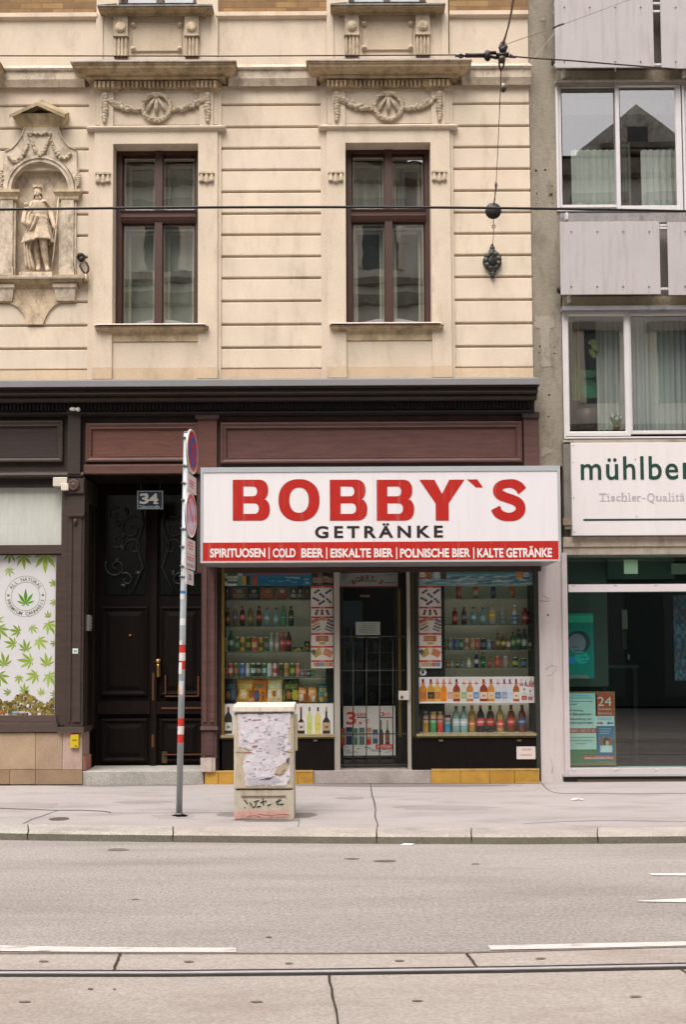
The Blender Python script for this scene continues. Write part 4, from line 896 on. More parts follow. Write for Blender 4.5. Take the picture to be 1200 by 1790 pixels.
# enamel number plate
num = root('number_plate', tuple(P(262, 891, .05)), 'dark blue enamel house number plate 34 in the dark doorway', 'sign')
m = MB(); x0, x1, z0, z1 = R(239, 857, 286, 891, .05); m.frame(x0, x1, z0, z1, [(0, .075), (0, .05), (.008, .045), (.02, .047)], (30, 34, 48)); B(m, 'plate', GLOSS, num)
m = MB(); PWH = (140, 142, 134)
m.frame(x0 + .01, x1 - .01, z0 + .01, z1 - .01, [(0, .0435), (.010, .0435)], (100, 112, 112), False)
m.ptext('3', 244, 862.5, 260, 881, .0435, PWH, .035); m.ptext('4', 259.5, 862.5, 276.5, 881, .0435, PWH, .035); m.pbox(268, 879, 277, 881, .0430, .0436, PWH); m.pbox(246, 862.5, 258, 865.5, .0430, .0436, PWH)
m.ptext('Taborstraße', 243, 883, 279, 888, .0435, (120, 134, 134), .01); B(m, 'lettering', PRINT, num)
m = MB(); m.tube([(x0 + .05, .06, z1), (x0 + .05, .06, zt + .0)], .006, BLK, 6); m.tube([(x1 - .05, .06, z1), (x1 - .05, .06, zt)], .006, BLK, 6); B(m, 'bracket', IRON, num)
# small fittings round the entrance
bell = root('door_bell', tuple(P(157, 1103, -.02)), 'grey metal doorbell panel on the entrance reveal', 'doorbell')
m = MB(); c = P(157.5, 1089, .10); m.box(xa, xa + .05, .05, .20, c.z - .105, c.z + .105, (140, 138, 136)); B(m, 'panel', PAINT, bell, bevel=.01)
m = MB()
for k in range(4): m.box(xa + .05, xa + .054, .08, .17, c.z - .07 + k * .04, c.z - .05 + k * .04, (200, 198, 190))
B(m, 'buttons', PRINT, bell)
m = MB(); Rb(m, 126.5, 1133.5, 136, 1142.5, -.122, -.116, (206, 226, 212)); Rb(m, 128.5, 1136.5, 134, 1139.5, -.1235, -.1215, (120, 150, 140)); B(m, 'sticker', PRINT, label='small pale green sticker on the dark pilaster by the door', cat='sticker')
sen = root('motion_sensor', tuple(P(130, 720, -.2)), 'small white two-headed sensor under the cornice above the pilaster', 'sensor')
m = MB(); c = P(126, 715, -.21); m.lathe((c.x - .03, c.y, c.z), [(.018, 0), (.026, .03), (.026, .06), (.012, .07)], (236, 232, 224), 12, 'x'); B(m, 'head', PAINT, sen)
m = MB(); m.blob((c.x + .075, c.y, c.z - .005), (.03, .03, .028), (240, 238, 232), 0, 12, 8); m.box(c.x, c.x + .06, c.y - .01, c.y + .06, c.z - .012, c.z + .012, (226, 222, 216)); B(m, 'dome', PAINT, sen)
alarm = root('alarm_box', tuple(P(107, 856, -.13)), 'white plastic alarm boxes in the corner over the frosted shop pane', 'alarm')
m = MB(); Rb(m, 92, 834, 117, 850, -.13, -.02, (214, 206, 190)); B(m, 'housing', PAINT, alarm, bevel=.008)
m = MB(); Rb(m, 106, 845, 119, 857, -.17, -.09, (222, 214, 198)); B(m, 'junction_box', PAINT, alarm, bevel=.008)
pb = root('yellow_box', tuple(P(130, 1308, -.12)), 'small yellow metal box with red stripe on the stone base', 'box')
m = MB(); Rb(m, 122.5, 1284, 137, 1307.5, -.125, -.08, (206, 178, 30)); B(m, 'case', PAINT, pb, bevel=.004)
m = MB(); Rb(m, 122.5, 1283, 130, 1284.5, -.127, -.124, (196, 60, 50)); Rb(m, 125.5, 1293, 134, 1294.2, -.1275, -.124, (110, 92, 30)); Rb(m, 130, 1303, 134.5, 1304.4, -.1275, -.124, (120, 90, 30)); B(m, 'marks', PRINT, pb)
m = MB(); Rb(m, 110, 968, 113, 975, -.04, 0, (220, 220, 216)); B(m, 'window_contact', PAINT, house)

# ------------------------------------------------------------------ left shop window
m = MB(); FW = (72, 58, 50)
Rb(m, -520, 834, 107.5, 852, -.03, .3, (44, 36, 33)); Rb(m, 106, 848, 116, 1268, -.06, .3, FW); Rb(m, -520, 954, 107, 969, -.05, .2, FW); Rb(m, 96.5, 966, 108, 1268, -.03, .2, FW); Rb(m, -520, 1252, 98, 1268, -.05, .2, (90, 74, 68)); Rb(m, -520, 966, 97, 971, -.02, .2, (40, 33, 31))
B(m, 'side_shop_window', WOOD, house); sw = bpy.data.objects['side_shop_window']
m = MB(); x0, x1, z0, z1 = R(-520, 852, 107, 955, .02); m.quad([(x0, .02, z0), (x1, .02, z0), (x1, .02, z1), (x0, .02, z1)], (220, 222, 220)); x0, x1, z0, z1 = R(-520, 969, 97, 1253, .035); m.quad([(x0, .035, z0), (x1, .035, z0), (x1, .035, z1), (x0, .035, z1)], (220, 222, 220)); B(m, 'pane', SHOPGLASS, sw)
m = MB(); x0, x1, z0, z1 = R(-520, 850, 107, 956, .05); m.box(x0, x1, .05, .06, z0, z1, (216, 217, 210))

B(m, 'frosted_film', FABRIC, sw)
m = MB(); YP = .045; PWT = (226, 224, 228); x0, x1, z0, z1 = R(-330, 970.5, 96, 1252, YP); m.box(x0, x1, YP, YP + .01, z0, z1, PWT); y = YP - .0015
XM = x1 - .004; GRN = [(146, 172, 58), (160, 186, 66), (138, 164, 60), (168, 192, 84)]
def leaf(px, py, sz, rot, g=None, n7=True):
    c = P(px, py, YP); s_ = sz * PX * .97; g = g or random.choice(GRN)
    for i, (an, ln) in enumerate(((0, 1), (34, .86), (-34, .86), (70, .62), (-70, .62), (112, .30), (-112, .30))):
        a = radians(rot + an); L = s_ * ln; wd = L * .115; pts = []
        for t, q in ((.04, .1), (.3, .7), (.5, 1), (.7, .75), (1, 0), (.7, -.75), (.5, -1), (.3, -.7), (.04, -.1)):
            dx, dz = t * L, q * wd; pts.append((min(XM, max(x0, c.x - dx * sin(a) + dz * cos(a))), min(z1 - .004, max(z0, c.z + dx * cos(a) + dz * sin(a)))))
        m.poly(pts, y - .00003 * i, jit(g, 10))
for px, py, sz, rot in ((18, 966, 22, 172), (40, 970, 28, 186), (79, 967, 38, 180), (15, 994, 17, 190), (97, 1020, 14, 80), (97, 1052, 13, 110), (84, 1079, 13, 6), (-8, 1086, 18, -60), (34, 1104, 21, 80), (54, 1096, 16, 224), (83, 1089, 26, 214), (26, 1126, 22, 76), (45, 1137, 22, 12), (66, 1118, 24, 222), (55, 1156, 28, 84), (82, 1163, 24, 8), (8, 1163, 26, 14), (-4, 1098, 26, 228), (33, 1182, 16, 178), (64, 1179, 24, 120), (84, 1179, 28, 214), (-4, 1180, 26, 228), (42, 1210, 18, 0), (72, 1214, 14, 10), (16, 1212, 14, 60), (97, 1124, 12, 100), (97, 1214, 12, 70), (-30, 1010, 26, 150), (-60, 1060, 26, 40), (-40, 1130, 26, 200), (-50, 1180, 24, 100), (-90, 1000, 26, 190), (-90, 1120, 24, 10)): leaf(px, py, sz, rot)
c = P(44.3, 1042.5, YP); OL = (128, 138, 108)
m.ring(c.x, c.z, .262, .2665, y - .0004, OL, 60); m.ring(c.x, c.z, .184, .189, y - .0004, OL, 48)
leaf(44.3, 1056, 28, 0, (104, 160, 40))
m.arc('ALL NATURAL', c.x, c.z, .225, radians(148), radians(32), .062, y - .0006, (126, 130, 96), .012); m.arc('PREMIUM CANNABIS', c.x, c.z, .225, radians(194), radians(346), .062, y - .0006, (126, 130, 96), .012, True)
for s_ in (-1, 1): m.ell(c.x + s_ * .225, c.z + .016, .016, .016, y - .0006, (112, 140, 60), 12)
for k in range(420):
    px = random.uniform(-30, 95); h = 1218 + 9 * sin(px * .11) + (10 if px > 78 else 0) + (6 if px < 8 else 0); t = random.random(); py = h + (1249 - h) * t
    v = P(px, py, YP); r = random.uniform(.012, .03); cl = random.choice([(150, 128, 60), (128, 112, 48), (170, 146, 74), (104, 90, 42), (140, 132, 62), (86, 76, 36)])
    m.poly([(min(XM, v.x + r * random.uniform(.6, 1.1) * cos(2 * pi * q / 7)), v.z + r * random.uniform(.6, 1.1) * sin(2 * pi * q / 7)) for q in range(7)], y - .0009 - .00001 * k * .2, cl)
for px, w_, cl in ((2, 7, (190, 90, 70)), (14, 4, (60, 70, 100)), (21, 10, (150, 180, 214)), (32, 10, (214, 190, 200)), (44, 5, (200, 90, 90)), (46, 8, (230, 230, 238)), (66, 5, (234, 232, 236))): m.pbox(px, 1243 if px < 40 else 1246, px + w_, 1247 if px < 40 else 1250, YP - .0040, YP - .0030, cl)
B(m, 'window_poster', PRINT, label='white poster with green leaves and a round leaf emblem behind the side shop pane', cat='poster')

# ------------------------------------------------------------------ drinks shop front
shop = house
m = MB(); 
Rb(m, 379, 985, 388, 1350, -.02, .70, (44, 36, 34)); Rb(m, 936.5, 985, 943, 1350, -.04, .70, (52, 54, 48)); Rb(m, 379, 960, 945, 985, .0, .7, (46, 40, 36))
Rb(m, 583, 985, 587, 1345, .0, .5, (46, 46, 42)); Rb(m, 719, 985, 732.5, 1345, .01, .5, (36, 36, 32))
B(m, 'shop_front', WOOD, shop); sf = bpy.data.objects['shop_front']
m = MB(); Rb(m, 383, 1291, 585, 1350, -.02, .2, (24, 19, 17)); B(m, 'stall_riser', DARKWOOD, sf); m = MB(); Rb(m, 722, 1291, 941, 1350, -.02, .2, (24, 19, 17)); B(m, 'stall_riser', DARKWOOD, sf)
m = MB(); BR = (150, 126, 62)
Rb(m, 387.5, 990, 392, 1286, -.035, .02, BR); Rb(m, 386, 1284.5, 585, 1289, -.055, .03, (206, 192, 150)); Rb(m, 386, 1289, 585, 1292, -.03, .03, (110, 94, 60)); Rb(m, 729, 1282.5, 939, 1286.5, -.055, .03, (206, 192, 150)); Rb(m, 729, 1286.5, 939, 1290, -.03, .03, (110, 94, 60)); Rb(m, 697, 1030, 701.5, 1288, .16, .2, (122, 102, 52)); Rb(m, 721, 990, 724.5, 1288, .0, .03, (96, 88, 56))
for a in (548, 768, 905): Rb(m, a, 1293, a + 7, 1296, -.035, .02, (150, 140, 110))
B(m, 'brass_trim', BRASS, sf)
m = MB(); SG = (168, 162, 150)
Rb(m, 584.5, 985, 594.5, 1347, -.015, .06, SG); Rb(m, 712.5, 985, 718.5, 1347, -.015, .06, SG); B(m, 'door_post', PAINT, sf)
m = MB()
for a, b in ((358, 381), (381.8, 414), (414.8, 440), (440.8, 520), (520.8, 548)): Rb(m, a, 1350, b, 1371, -.085, .2, jit((196, 150, 62), 7))
Rb(m, 358, 1347.5, 548, 1350, -.09, .2, (206, 166, 96)); B(m, 'tile_base', TILE, sf); m = MB()
for a, b in ((755, 805), (805.8, 856), (856.8, 900), (900.8, 944)): Rb(m, a, 1347, b, 1370, -.085, .2, jit((194, 148, 62), 7))
Rb(m, 755, 1344.5, 944, 1347, -.09, .2, (206, 166, 96)); B(m, 'tile_base', TILE, sf)
m = MB(); Rb(m, 548.5, 1347, 754.5, 1371, -.06, .25, (178, 168, 164)); B(m, 'threshold', STONE, sf, bevel=.004)
YG, YBK = .03, .46
for nm, a, b, bt in (('left', 388, 584, 1286), ('right', 732, 938, 1284)):
    m = MB(); x0, x1, z0, z1 = R(a, 984, b, bt, YG); m.quad([(x0, YG, z0), (x1, YG, z0), (x1, YG, z1), (x0, YG, z1)], (220, 220, 220)); B(m, 'shop_pane', SHOPGLASS, sf)
    m = MB(); x0, x1, z0, z1 = R(a - 4, 975, b + 4, bt + 6, YBK); CB = (252, 250, 230)
    m.quad([(x0, YBK, z0), (x1, YBK, z0), (x1, YBK, z1), (x0, YBK, z1)], CB); xo0, xo1 = P(a, 1140, YG).x, P(b, 1140, YG).x
    m.quad([(xo0, YG, z0), (xo0, YBK, z0), (xo0, YBK, z1), (xo0, YG, z1)], (240, 238, 222)); m.quad([(xo1, YG, z0), (xo1, YBK, z0), (xo1, YBK, z1), (xo1, YG, z1)], (240, 238, 222))
    m.quad([(xo0, YG, z1 - .1), (xo1, YG, z1 - .1), (xo1, YBK, z1 - .1), (xo0, YBK, z1 - .1)], (240, 238, 222)); zf = P(600, bt - 1, YG).z; m.quad([(xo0, YG, zf), (xo1, YG, zf), (xo1, YBK, zf), (xo0, YBK, zf)], (176, 170, 150)); B(m, 'display_box', PAINT, sf)
# glass shelves; goods stand at mid depth YI
YI = .22
SHL = {'left': (1047.6, 1094, 1138.7, 1183, 1228), 'right': (1047.5, 1093, 1136.7, 1168)}
for sd_, a, b in (('left', 390, 544), ('right', 773, 937)):
    for i, py in enumerate(SHL[sd_]):
        z = P(600, py, YI).z; bb = 582 if (sd_ == 'left' and i >= 3) else b
        x0, x1 = P(a, py, YI).x, P(bb, py, YI).x; m = MB(); m.box(x0, x1, YI - .10, YI + .20, z - .007, z, (150, 190, 170)); B(m, 'shelf', SHELFGLASS, sf)
        m = MB(); m.box(x0, x1, YI - .103, YI - .1005, z - .007, z, (60, 92, 80)); B(m, 'shelf_edge', GLOSS, sf)
m = MB(); Rb(m, 773, 1024, 778, 1183, .20, .24, (26, 34, 28)); Rb(m, 735, 1168, 778, 1184, .10, .14, (26, 34, 28)); Rb(m, 735, 1230, 778, 1250, .2, .4, (34, 34, 30)); Rb(m, 570, 1168, 583, 1228, .3, .34, (40, 58, 50)); B(m, 'display_divider', PAINT, sf)

# goods: (centre px, top px, width px, kind, body, label, cap, words)
GR_, YE, RE, BL, WH = (40, 96, 58), (208, 176, 40), (184, 60, 46), (64, 96, 160), (206, 206, 200)
L2 = [(398, 1062, 8.5, 'b', (62, 34, 24), (196, 92, 40), (40, 36, 34), 'orange-labelled dark bottle'), (411, 1059, 8.5, 'b', (146, 96, 40), (90, 120, 180), YE, 'amber bottle with blue label'), (424, 1059, 9.5, 'b', (56, 30, 26), (220, 96, 70), (176, 60, 50), 'cola bottle with red cap'), (438, 1059, 9.5, 'b', (120, 110, 44), (150, 140, 70), (200, 170, 40), 'olive lemonade bottle'), (453, 1059, 9.5, 'b', (58, 30, 28), (190, 60, 50), (40, 38, 38), 'cola bottle with black cap'), (467, 1062, 9.5, 'b', (120, 170, 176), (150, 196, 196), (40, 92, 110), 'pale blue water bottle'), (483, 1062, 9, 'b', (124, 172, 180), (166, 204, 204), (44, 92, 120), 'ice blue water bottle'), (495.5, 1059, 10, 'b', (96, 160, 118), (40, 130, 110), (60, 140, 70), 'light green soda bottle'), (509, 1059, 9.5, 'b', (36, 52, 36), (60, 104, 60), (44, 60, 40), 'dark green bottle')]
L3 = [(394, 1115, 5, 'c', (176, 160, 60), (150, 150, 60), 0, 'thin yellow can'), (404, 1103, 9.5, 'b', (32, 92, 56), (150, 196, 160), (32, 92, 56), 'green bottle with pale label'), (415, 1113, 8.5, 'c', GR_, (110, 170, 130), 0, 'green beer can'), (424, 1113, 9, 'c', (216, 178, 40), (90, 80, 40), 0, 'yellow can with dark letters'), (434.6, 1113, 8.8, 'c', (50, 100, 60), (190, 190, 90), 0, 'green can with yellow band'), (445.3, 1113, 10, 'c', (206, 80, 46), (226, 190, 160), 0, 'orange red can'), (456, 1113, 8.8, 'c', (220, 178, 44), (120, 96, 40), 0, 'plain yellow can'), (466, 1113, 8, 'c', (76, 104, 92), (140, 164, 150), 0, 'grey green can'), (475, 1106, 8.5, 'b', (180, 200, 190), (210, 220, 214), (230, 230, 226), 'clear bottle with white cap'), (484.6, 1106, 7.5, 'b', (190, 172, 168), (214, 200, 200), (226, 214, 214), 'small pinkish bottle'), (494.6, 1104, 10, 'b', (170, 66, 66), (220, 110, 100), (214, 120, 100), 'red soda bottle'), (505.3, 1104, 10, 'b', (66, 34, 34), (186, 66, 56), (48, 40, 40), 'dark cola bottle'), (521, 1131, 18, 'x', (52, 50, 36), (196, 196, 80), 0, 'flat black and yellow packet'), (537, 1121, 9, 'x', (36, 34, 32), (170, 160, 60), 0, 'small black box with yellow foot')]
L4 = [(394, 1168, 6, 'c', (176, 62, 54), (190, 110, 100), 0, 'short red can'), (402.6, 1159, 9.2, 'c', (196, 66, 50), (226, 214, 200), 0, 'red and white can'), (413, 1159, 8.8, 'c', (52, 110, 62), (196, 120, 70), 0, 'green can with red mark'), (423.6, 1159, 9.4, 'c', (66, 100, 164), (110, 146, 196), 0, 'blue beer can'), (433, 1159, 9, 'c', (170, 186, 186), (214, 222, 220), 0, 'silver white can'), (443, 1159, 9, 'c', (26, 86, 54), (200, 220, 206), 0, 'dark green can, white stripe'), (452.8, 1159, 9.6, 'c', (44, 44, 36), (150, 150, 120), 0, 'black can with emblem'), (462.4, 1159, 8.8, 'c', (40, 120, 100), (180, 210, 200), 0, 'teal can'), (471.6, 1159, 8.8, 'c', (206, 210, 206), (190, 200, 206), 0, 'white can'), (481, 1159, 8.8, 'c', (222, 206, 200), (206, 80, 70), 0, 'white can with red band'), (491.4, 1159, 9.4, 'c', (84, 76, 40), (52, 50, 34), 0, 'dark olive can'), (501.3, 1159, 9, 'c', (190, 160, 84), (150, 120, 60), 0, 'gold can'), (511.5, 1159, 9.4, 'c', (36, 106, 62), (200, 196, 90), 0, 'bright green can'), (521.4, 1159, 8.6, 'c', (206, 110, 100), (226, 170, 150), 0, 'pink red can'), (529, 1170, 6.5, 'c', (110, 130, 140), (150, 160, 170), 0, 'short grey jar'), (535, 1170, 5, 'c', (190, 80, 80), (210, 120, 110), 0, 'short red jar'), (540.5, 1170, 6.5, 'c', (60, 70, 70), (120, 180, 180), 0, 'short dark jar'), (546.5, 1170, 6, 'c', (120, 176, 70), (140, 190, 90), 0, 'short lime jar')]
L5 = [(402, 1188, 20, 'g', (36, 52, 66), (70, 100, 126), 0, 'dark blue crisp bag'), (427.5, 1187, 29, 'g', (204, 150, 66), (230, 206, 160), 0, 'large orange crisp bag'), (454, 1187, 24.5, 'g', (206, 126, 36), (84, 92, 120), 0, 'orange bag with mascot-free dark label'), (480, 1187, 26, 'g', (222, 196, 140), (240, 230, 210), 0, 'yellow and cream crisp bag'), (509, 1188, 27, 'g', (44, 54, 30), (176, 180, 60), 0, 'dark green snack bag'), (529, 1201, 15.5, 'g', (196, 116, 50), (220, 206, 196), 0, 'small orange snack bag'), (546.5, 1201, 16, 'g', (206, 140, 52), (220, 210, 206), 0, 'small amber snack bag'), (565, 1197, 17, 'g', (60, 120, 110), (210, 160, 60), 0, 'teal snack bag')]
L5[2] = L5[2][:-1] + ('deep orange crisp bag',)
L1 = [(398, 1027, 9, 'x', (52, 44, 36), (120, 90, 60), 0, 'narrow dark packet'), (417, 1027, 27, 'x', (110, 92, 74), (160, 140, 110), 0, 'wide tan packet'), (443, 1027, 22, 'x', (48, 48, 46), (120, 116, 110), 0, 'black packet'), (467, 1027, 24, 'x', (150, 104, 80), (190, 110, 80), 0, 'reddish brown packet'), (493, 1027, 20, 'x', (120, 108, 96), (170, 80, 70), 0, 'grey packet with red mark'), (513, 1027, 11, 'x', (60, 50, 48), (200, 190, 180), 0, 'dark packet with white patch'), (524.5, 1027, 10, 'x', (48, 42, 42), (170, 160, 156), 0, 'narrow black packet'), (537, 1027, 11, 'x', (80, 66, 58), (130, 110, 96), 0, 'brown packet')]
R1 = [(774, 1023, 5, 'c', (190, 70, 70), (210, 110, 100), 0, 'thin red can'), (803, 1023, 9.5, 'c', (206, 84, 84), (226, 130, 120), 0, 'coral red can'), (832.5, 1023, 9.5, 'c', (190, 96, 40), (190, 190, 186), 0, 'orange can with pale band'), (864, 1023, 8.5, 'c', (56, 76, 120), (80, 110, 130), 0, 'navy blue can'), (897, 1023, 9, 'c', (206, 110, 50), (226, 150, 100), 0, 'orange can')]
R2 = [(796, 1061, 10, 'b', (110, 40, 36), (216, 84, 76), (196, 120, 90), 'red-labelled cola bottle'), (812, 1061, 9, 'b', (84, 50, 36), (96, 110, 150), (70, 50, 44), 'brown bottle with blue label'), (828.5, 1061, 10, 'b', (110, 164, 164), (150, 196, 190), (36, 84, 96), 'pale teal water bottle'), (844.5, 1061, 10, 'b', (112, 166, 168), (160, 204, 200), (36, 84, 100), 'pale blue water bottle'), (861.5, 1051, 12, 'b', (190, 194, 176), (214, 180, 50), (206, 190, 70), 'tall clear bottle, yellow label'), (879.5, 1061, 9.5, 'b', (190, 194, 186), (110, 140, 160), (210, 210, 206), 'small clear flask'), (900.5, 1057, 11.5, 'b', (200, 204, 200), (84, 120, 170), (220, 220, 216), 'clear bottle, blue white label'), (919, 1062, 13, 'b', (136, 52, 44), (176, 84, 74), (110, 50, 44), 'red brown jug bottle')]
R3 = [(777, 1115, 7.5, 'c', (32, 92, 54), (190, 190, 90), 0, 'green can at the divider'), (787, 1115, 8.2, 'c', (120, 132, 124), (170, 180, 170), 0, 'grey can'), (797, 1115, 8.4, 'c', (52, 92, 160), (90, 130, 180), 0, 'blue can'), (807, 1115, 8.4, 'c', (46, 110, 64), (150, 200, 160), 0, 'green can'), (816.6, 1115, 8.6, 'c', (206, 196, 186), (190, 66, 56), 0, 'red and white can'), (826.3, 1115, 8.2, 'c', (190, 160, 100), (206, 190, 150), 0, 'gold can'), (835.6, 1115, 8.6, 'c', (190, 80, 66), (214, 150, 130), 0, 'red can'), (846.4, 1115, 10, 'c', (30, 44, 66), (120, 140, 160), 0, 'navy can'), (855.6, 1118, 6.6, 'c', (110, 170, 196), (190, 206, 214), 0, 'slim light blue can'), (863, 1118, 6.6, 'c', (80, 100, 150), (190, 80, 80), 0, 'slim blue red can'), (871.4, 1106, 8.6, 'b', (110, 90, 40), (170, 150, 60), (90, 70, 40), 'brown beer bottle'), (881, 1108, 8.6, 'b', (104, 78, 40), (196, 186, 90), (170, 150, 60), 'brown bottle, yellow neck'), (889.6, 1107, 8, 'b', (120, 110, 60), (220, 214, 196), (176, 90, 70), 'bottle with white label'), (898, 1104, 8.4, 'b', (50, 110, 70), (150, 190, 120), (50, 100, 70), 'green beer bottle'), (908, 1099, 9.4, 'b', (28, 66, 46), (90, 150, 100), (28, 60, 44), 'tall dark green bottle'), (917.6, 1099, 9.4, 'b', (26, 60, 46), (170, 190, 170), (26, 56, 44), 'tall bottle green bottle'), (928.4, 1112, 8, 'b', (100, 72, 50), (190, 180, 160), (100, 80, 60), 'brown bottle by the wall')]
R4 = [(783.5, 1152, 6.6, 'b', (150, 84, 56), (196, 120, 70), (60, 50, 44), 'miniature amber bottle'), (791.6, 1153, 5.6, 'b', (120, 150, 140), (170, 190, 180), (80, 90, 84), 'miniature clear bottle'), (800, 1153, 6, 'b', (56, 50, 40), (190, 180, 90), (40, 40, 38), 'miniature black bottle'), (809, 1152, 6.4, 'b', (96, 120, 150), (150, 170, 180), (70, 80, 90), 'miniature blue bottle'), (820.4, 1149, 7.6, 'b', (190, 194, 176), (206, 210, 190), (180, 180, 166), 'miniature pale bottle'), (834, 1140, 8, 'b', (38, 44, 84), (190, 190, 180), (210, 206, 200), 'tall navy bottle'), (845.4, 1140, 8, 'b', (30, 92, 50), (40, 130, 70), (30, 80, 46), 'tall green bottle'), (857.5, 1147, 7, 'b', (150, 96, 70), (196, 80, 70), (150, 140, 60), 'small amber bottle'), (871, 1146, 9, 'c', (206, 66, 62), (226, 120, 110), 0, 'short red can'), (884.6, 1146, 9, 'c', (150, 140, 150), (190, 160, 130), 0, 'mauve grey can'), (901.6, 1148, 9.4, 'c', (34, 72, 82), (190, 190, 70), 0, 'dark teal can'), (916, 1150, 9, 'c', (36, 56, 80), (110, 140, 160), 0, 'dark blue can')]
R5 = [(745, 1243.5, 11.6, 't', (206, 160, 66), (90, 150, 176), 0, 'amber crisp tube, blue top'), (758, 1243.5, 11.6, 't', (70, 160, 90), (214, 190, 90), 0, 'green crisp tube, yellow top'), (770.3, 1243.5, 11.8, 't', (206, 66, 62), (214, 186, 90), 0, 'red crisp tube, yellow top'), (783.6, 1247.5, 11, 't', (76, 150, 190), (40, 52, 110), 0, 'blue crisp tube'), (798.5, 1234, 14, 'b', (136, 178, 172), (190, 206, 214), (60, 110, 120), 'large pale teal water bottle'), (812, 1234, 14, 'b', (140, 182, 176), (196, 210, 216), (60, 116, 124), 'large clear teal water bottle'), (826.6, 1233, 13, 'b', (190, 150, 66), (206, 130, 60), (190, 120, 60), 'large orange soda bottle'), (841, 1233, 13.4, 'b', (42, 40, 40), (206, 84, 84), (190, 70, 66), 'large cola bottle, pink label'), (858, 1233, 13.4, 'b', (44, 42, 42), (196, 62, 50), (44, 42, 42), 'large cola bottle, red label'), (875.6, 1233, 13.4, 'b', (196, 170, 100), (210, 96, 70), (200, 150, 130), 'large yellow soda bottle'), (894.8, 1232, 13.4, 'b', (130, 66, 40), (206, 70, 50), (120, 70, 50), 'iced tea bottle, red label'), (914, 1232, 13, 'b', (130, 70, 44), (76, 92, 150), (110, 76, 60), 'iced tea bottle, blue label')]
KIND = {'b': ('drink_bottle', 'bottle', 'bottles in the shop windows'), 'c': ('drink_can', 'can', 'cans and jars in the shop windows'), 't': ('crisp_tube', 'crisp tube', 'crisp tubes in the shop window'), 'g': ('snack_bag', 'snack bag', 'snack bags in the shop window'), 'x': ('packet', 'packet', 'packets in the shop windows')}
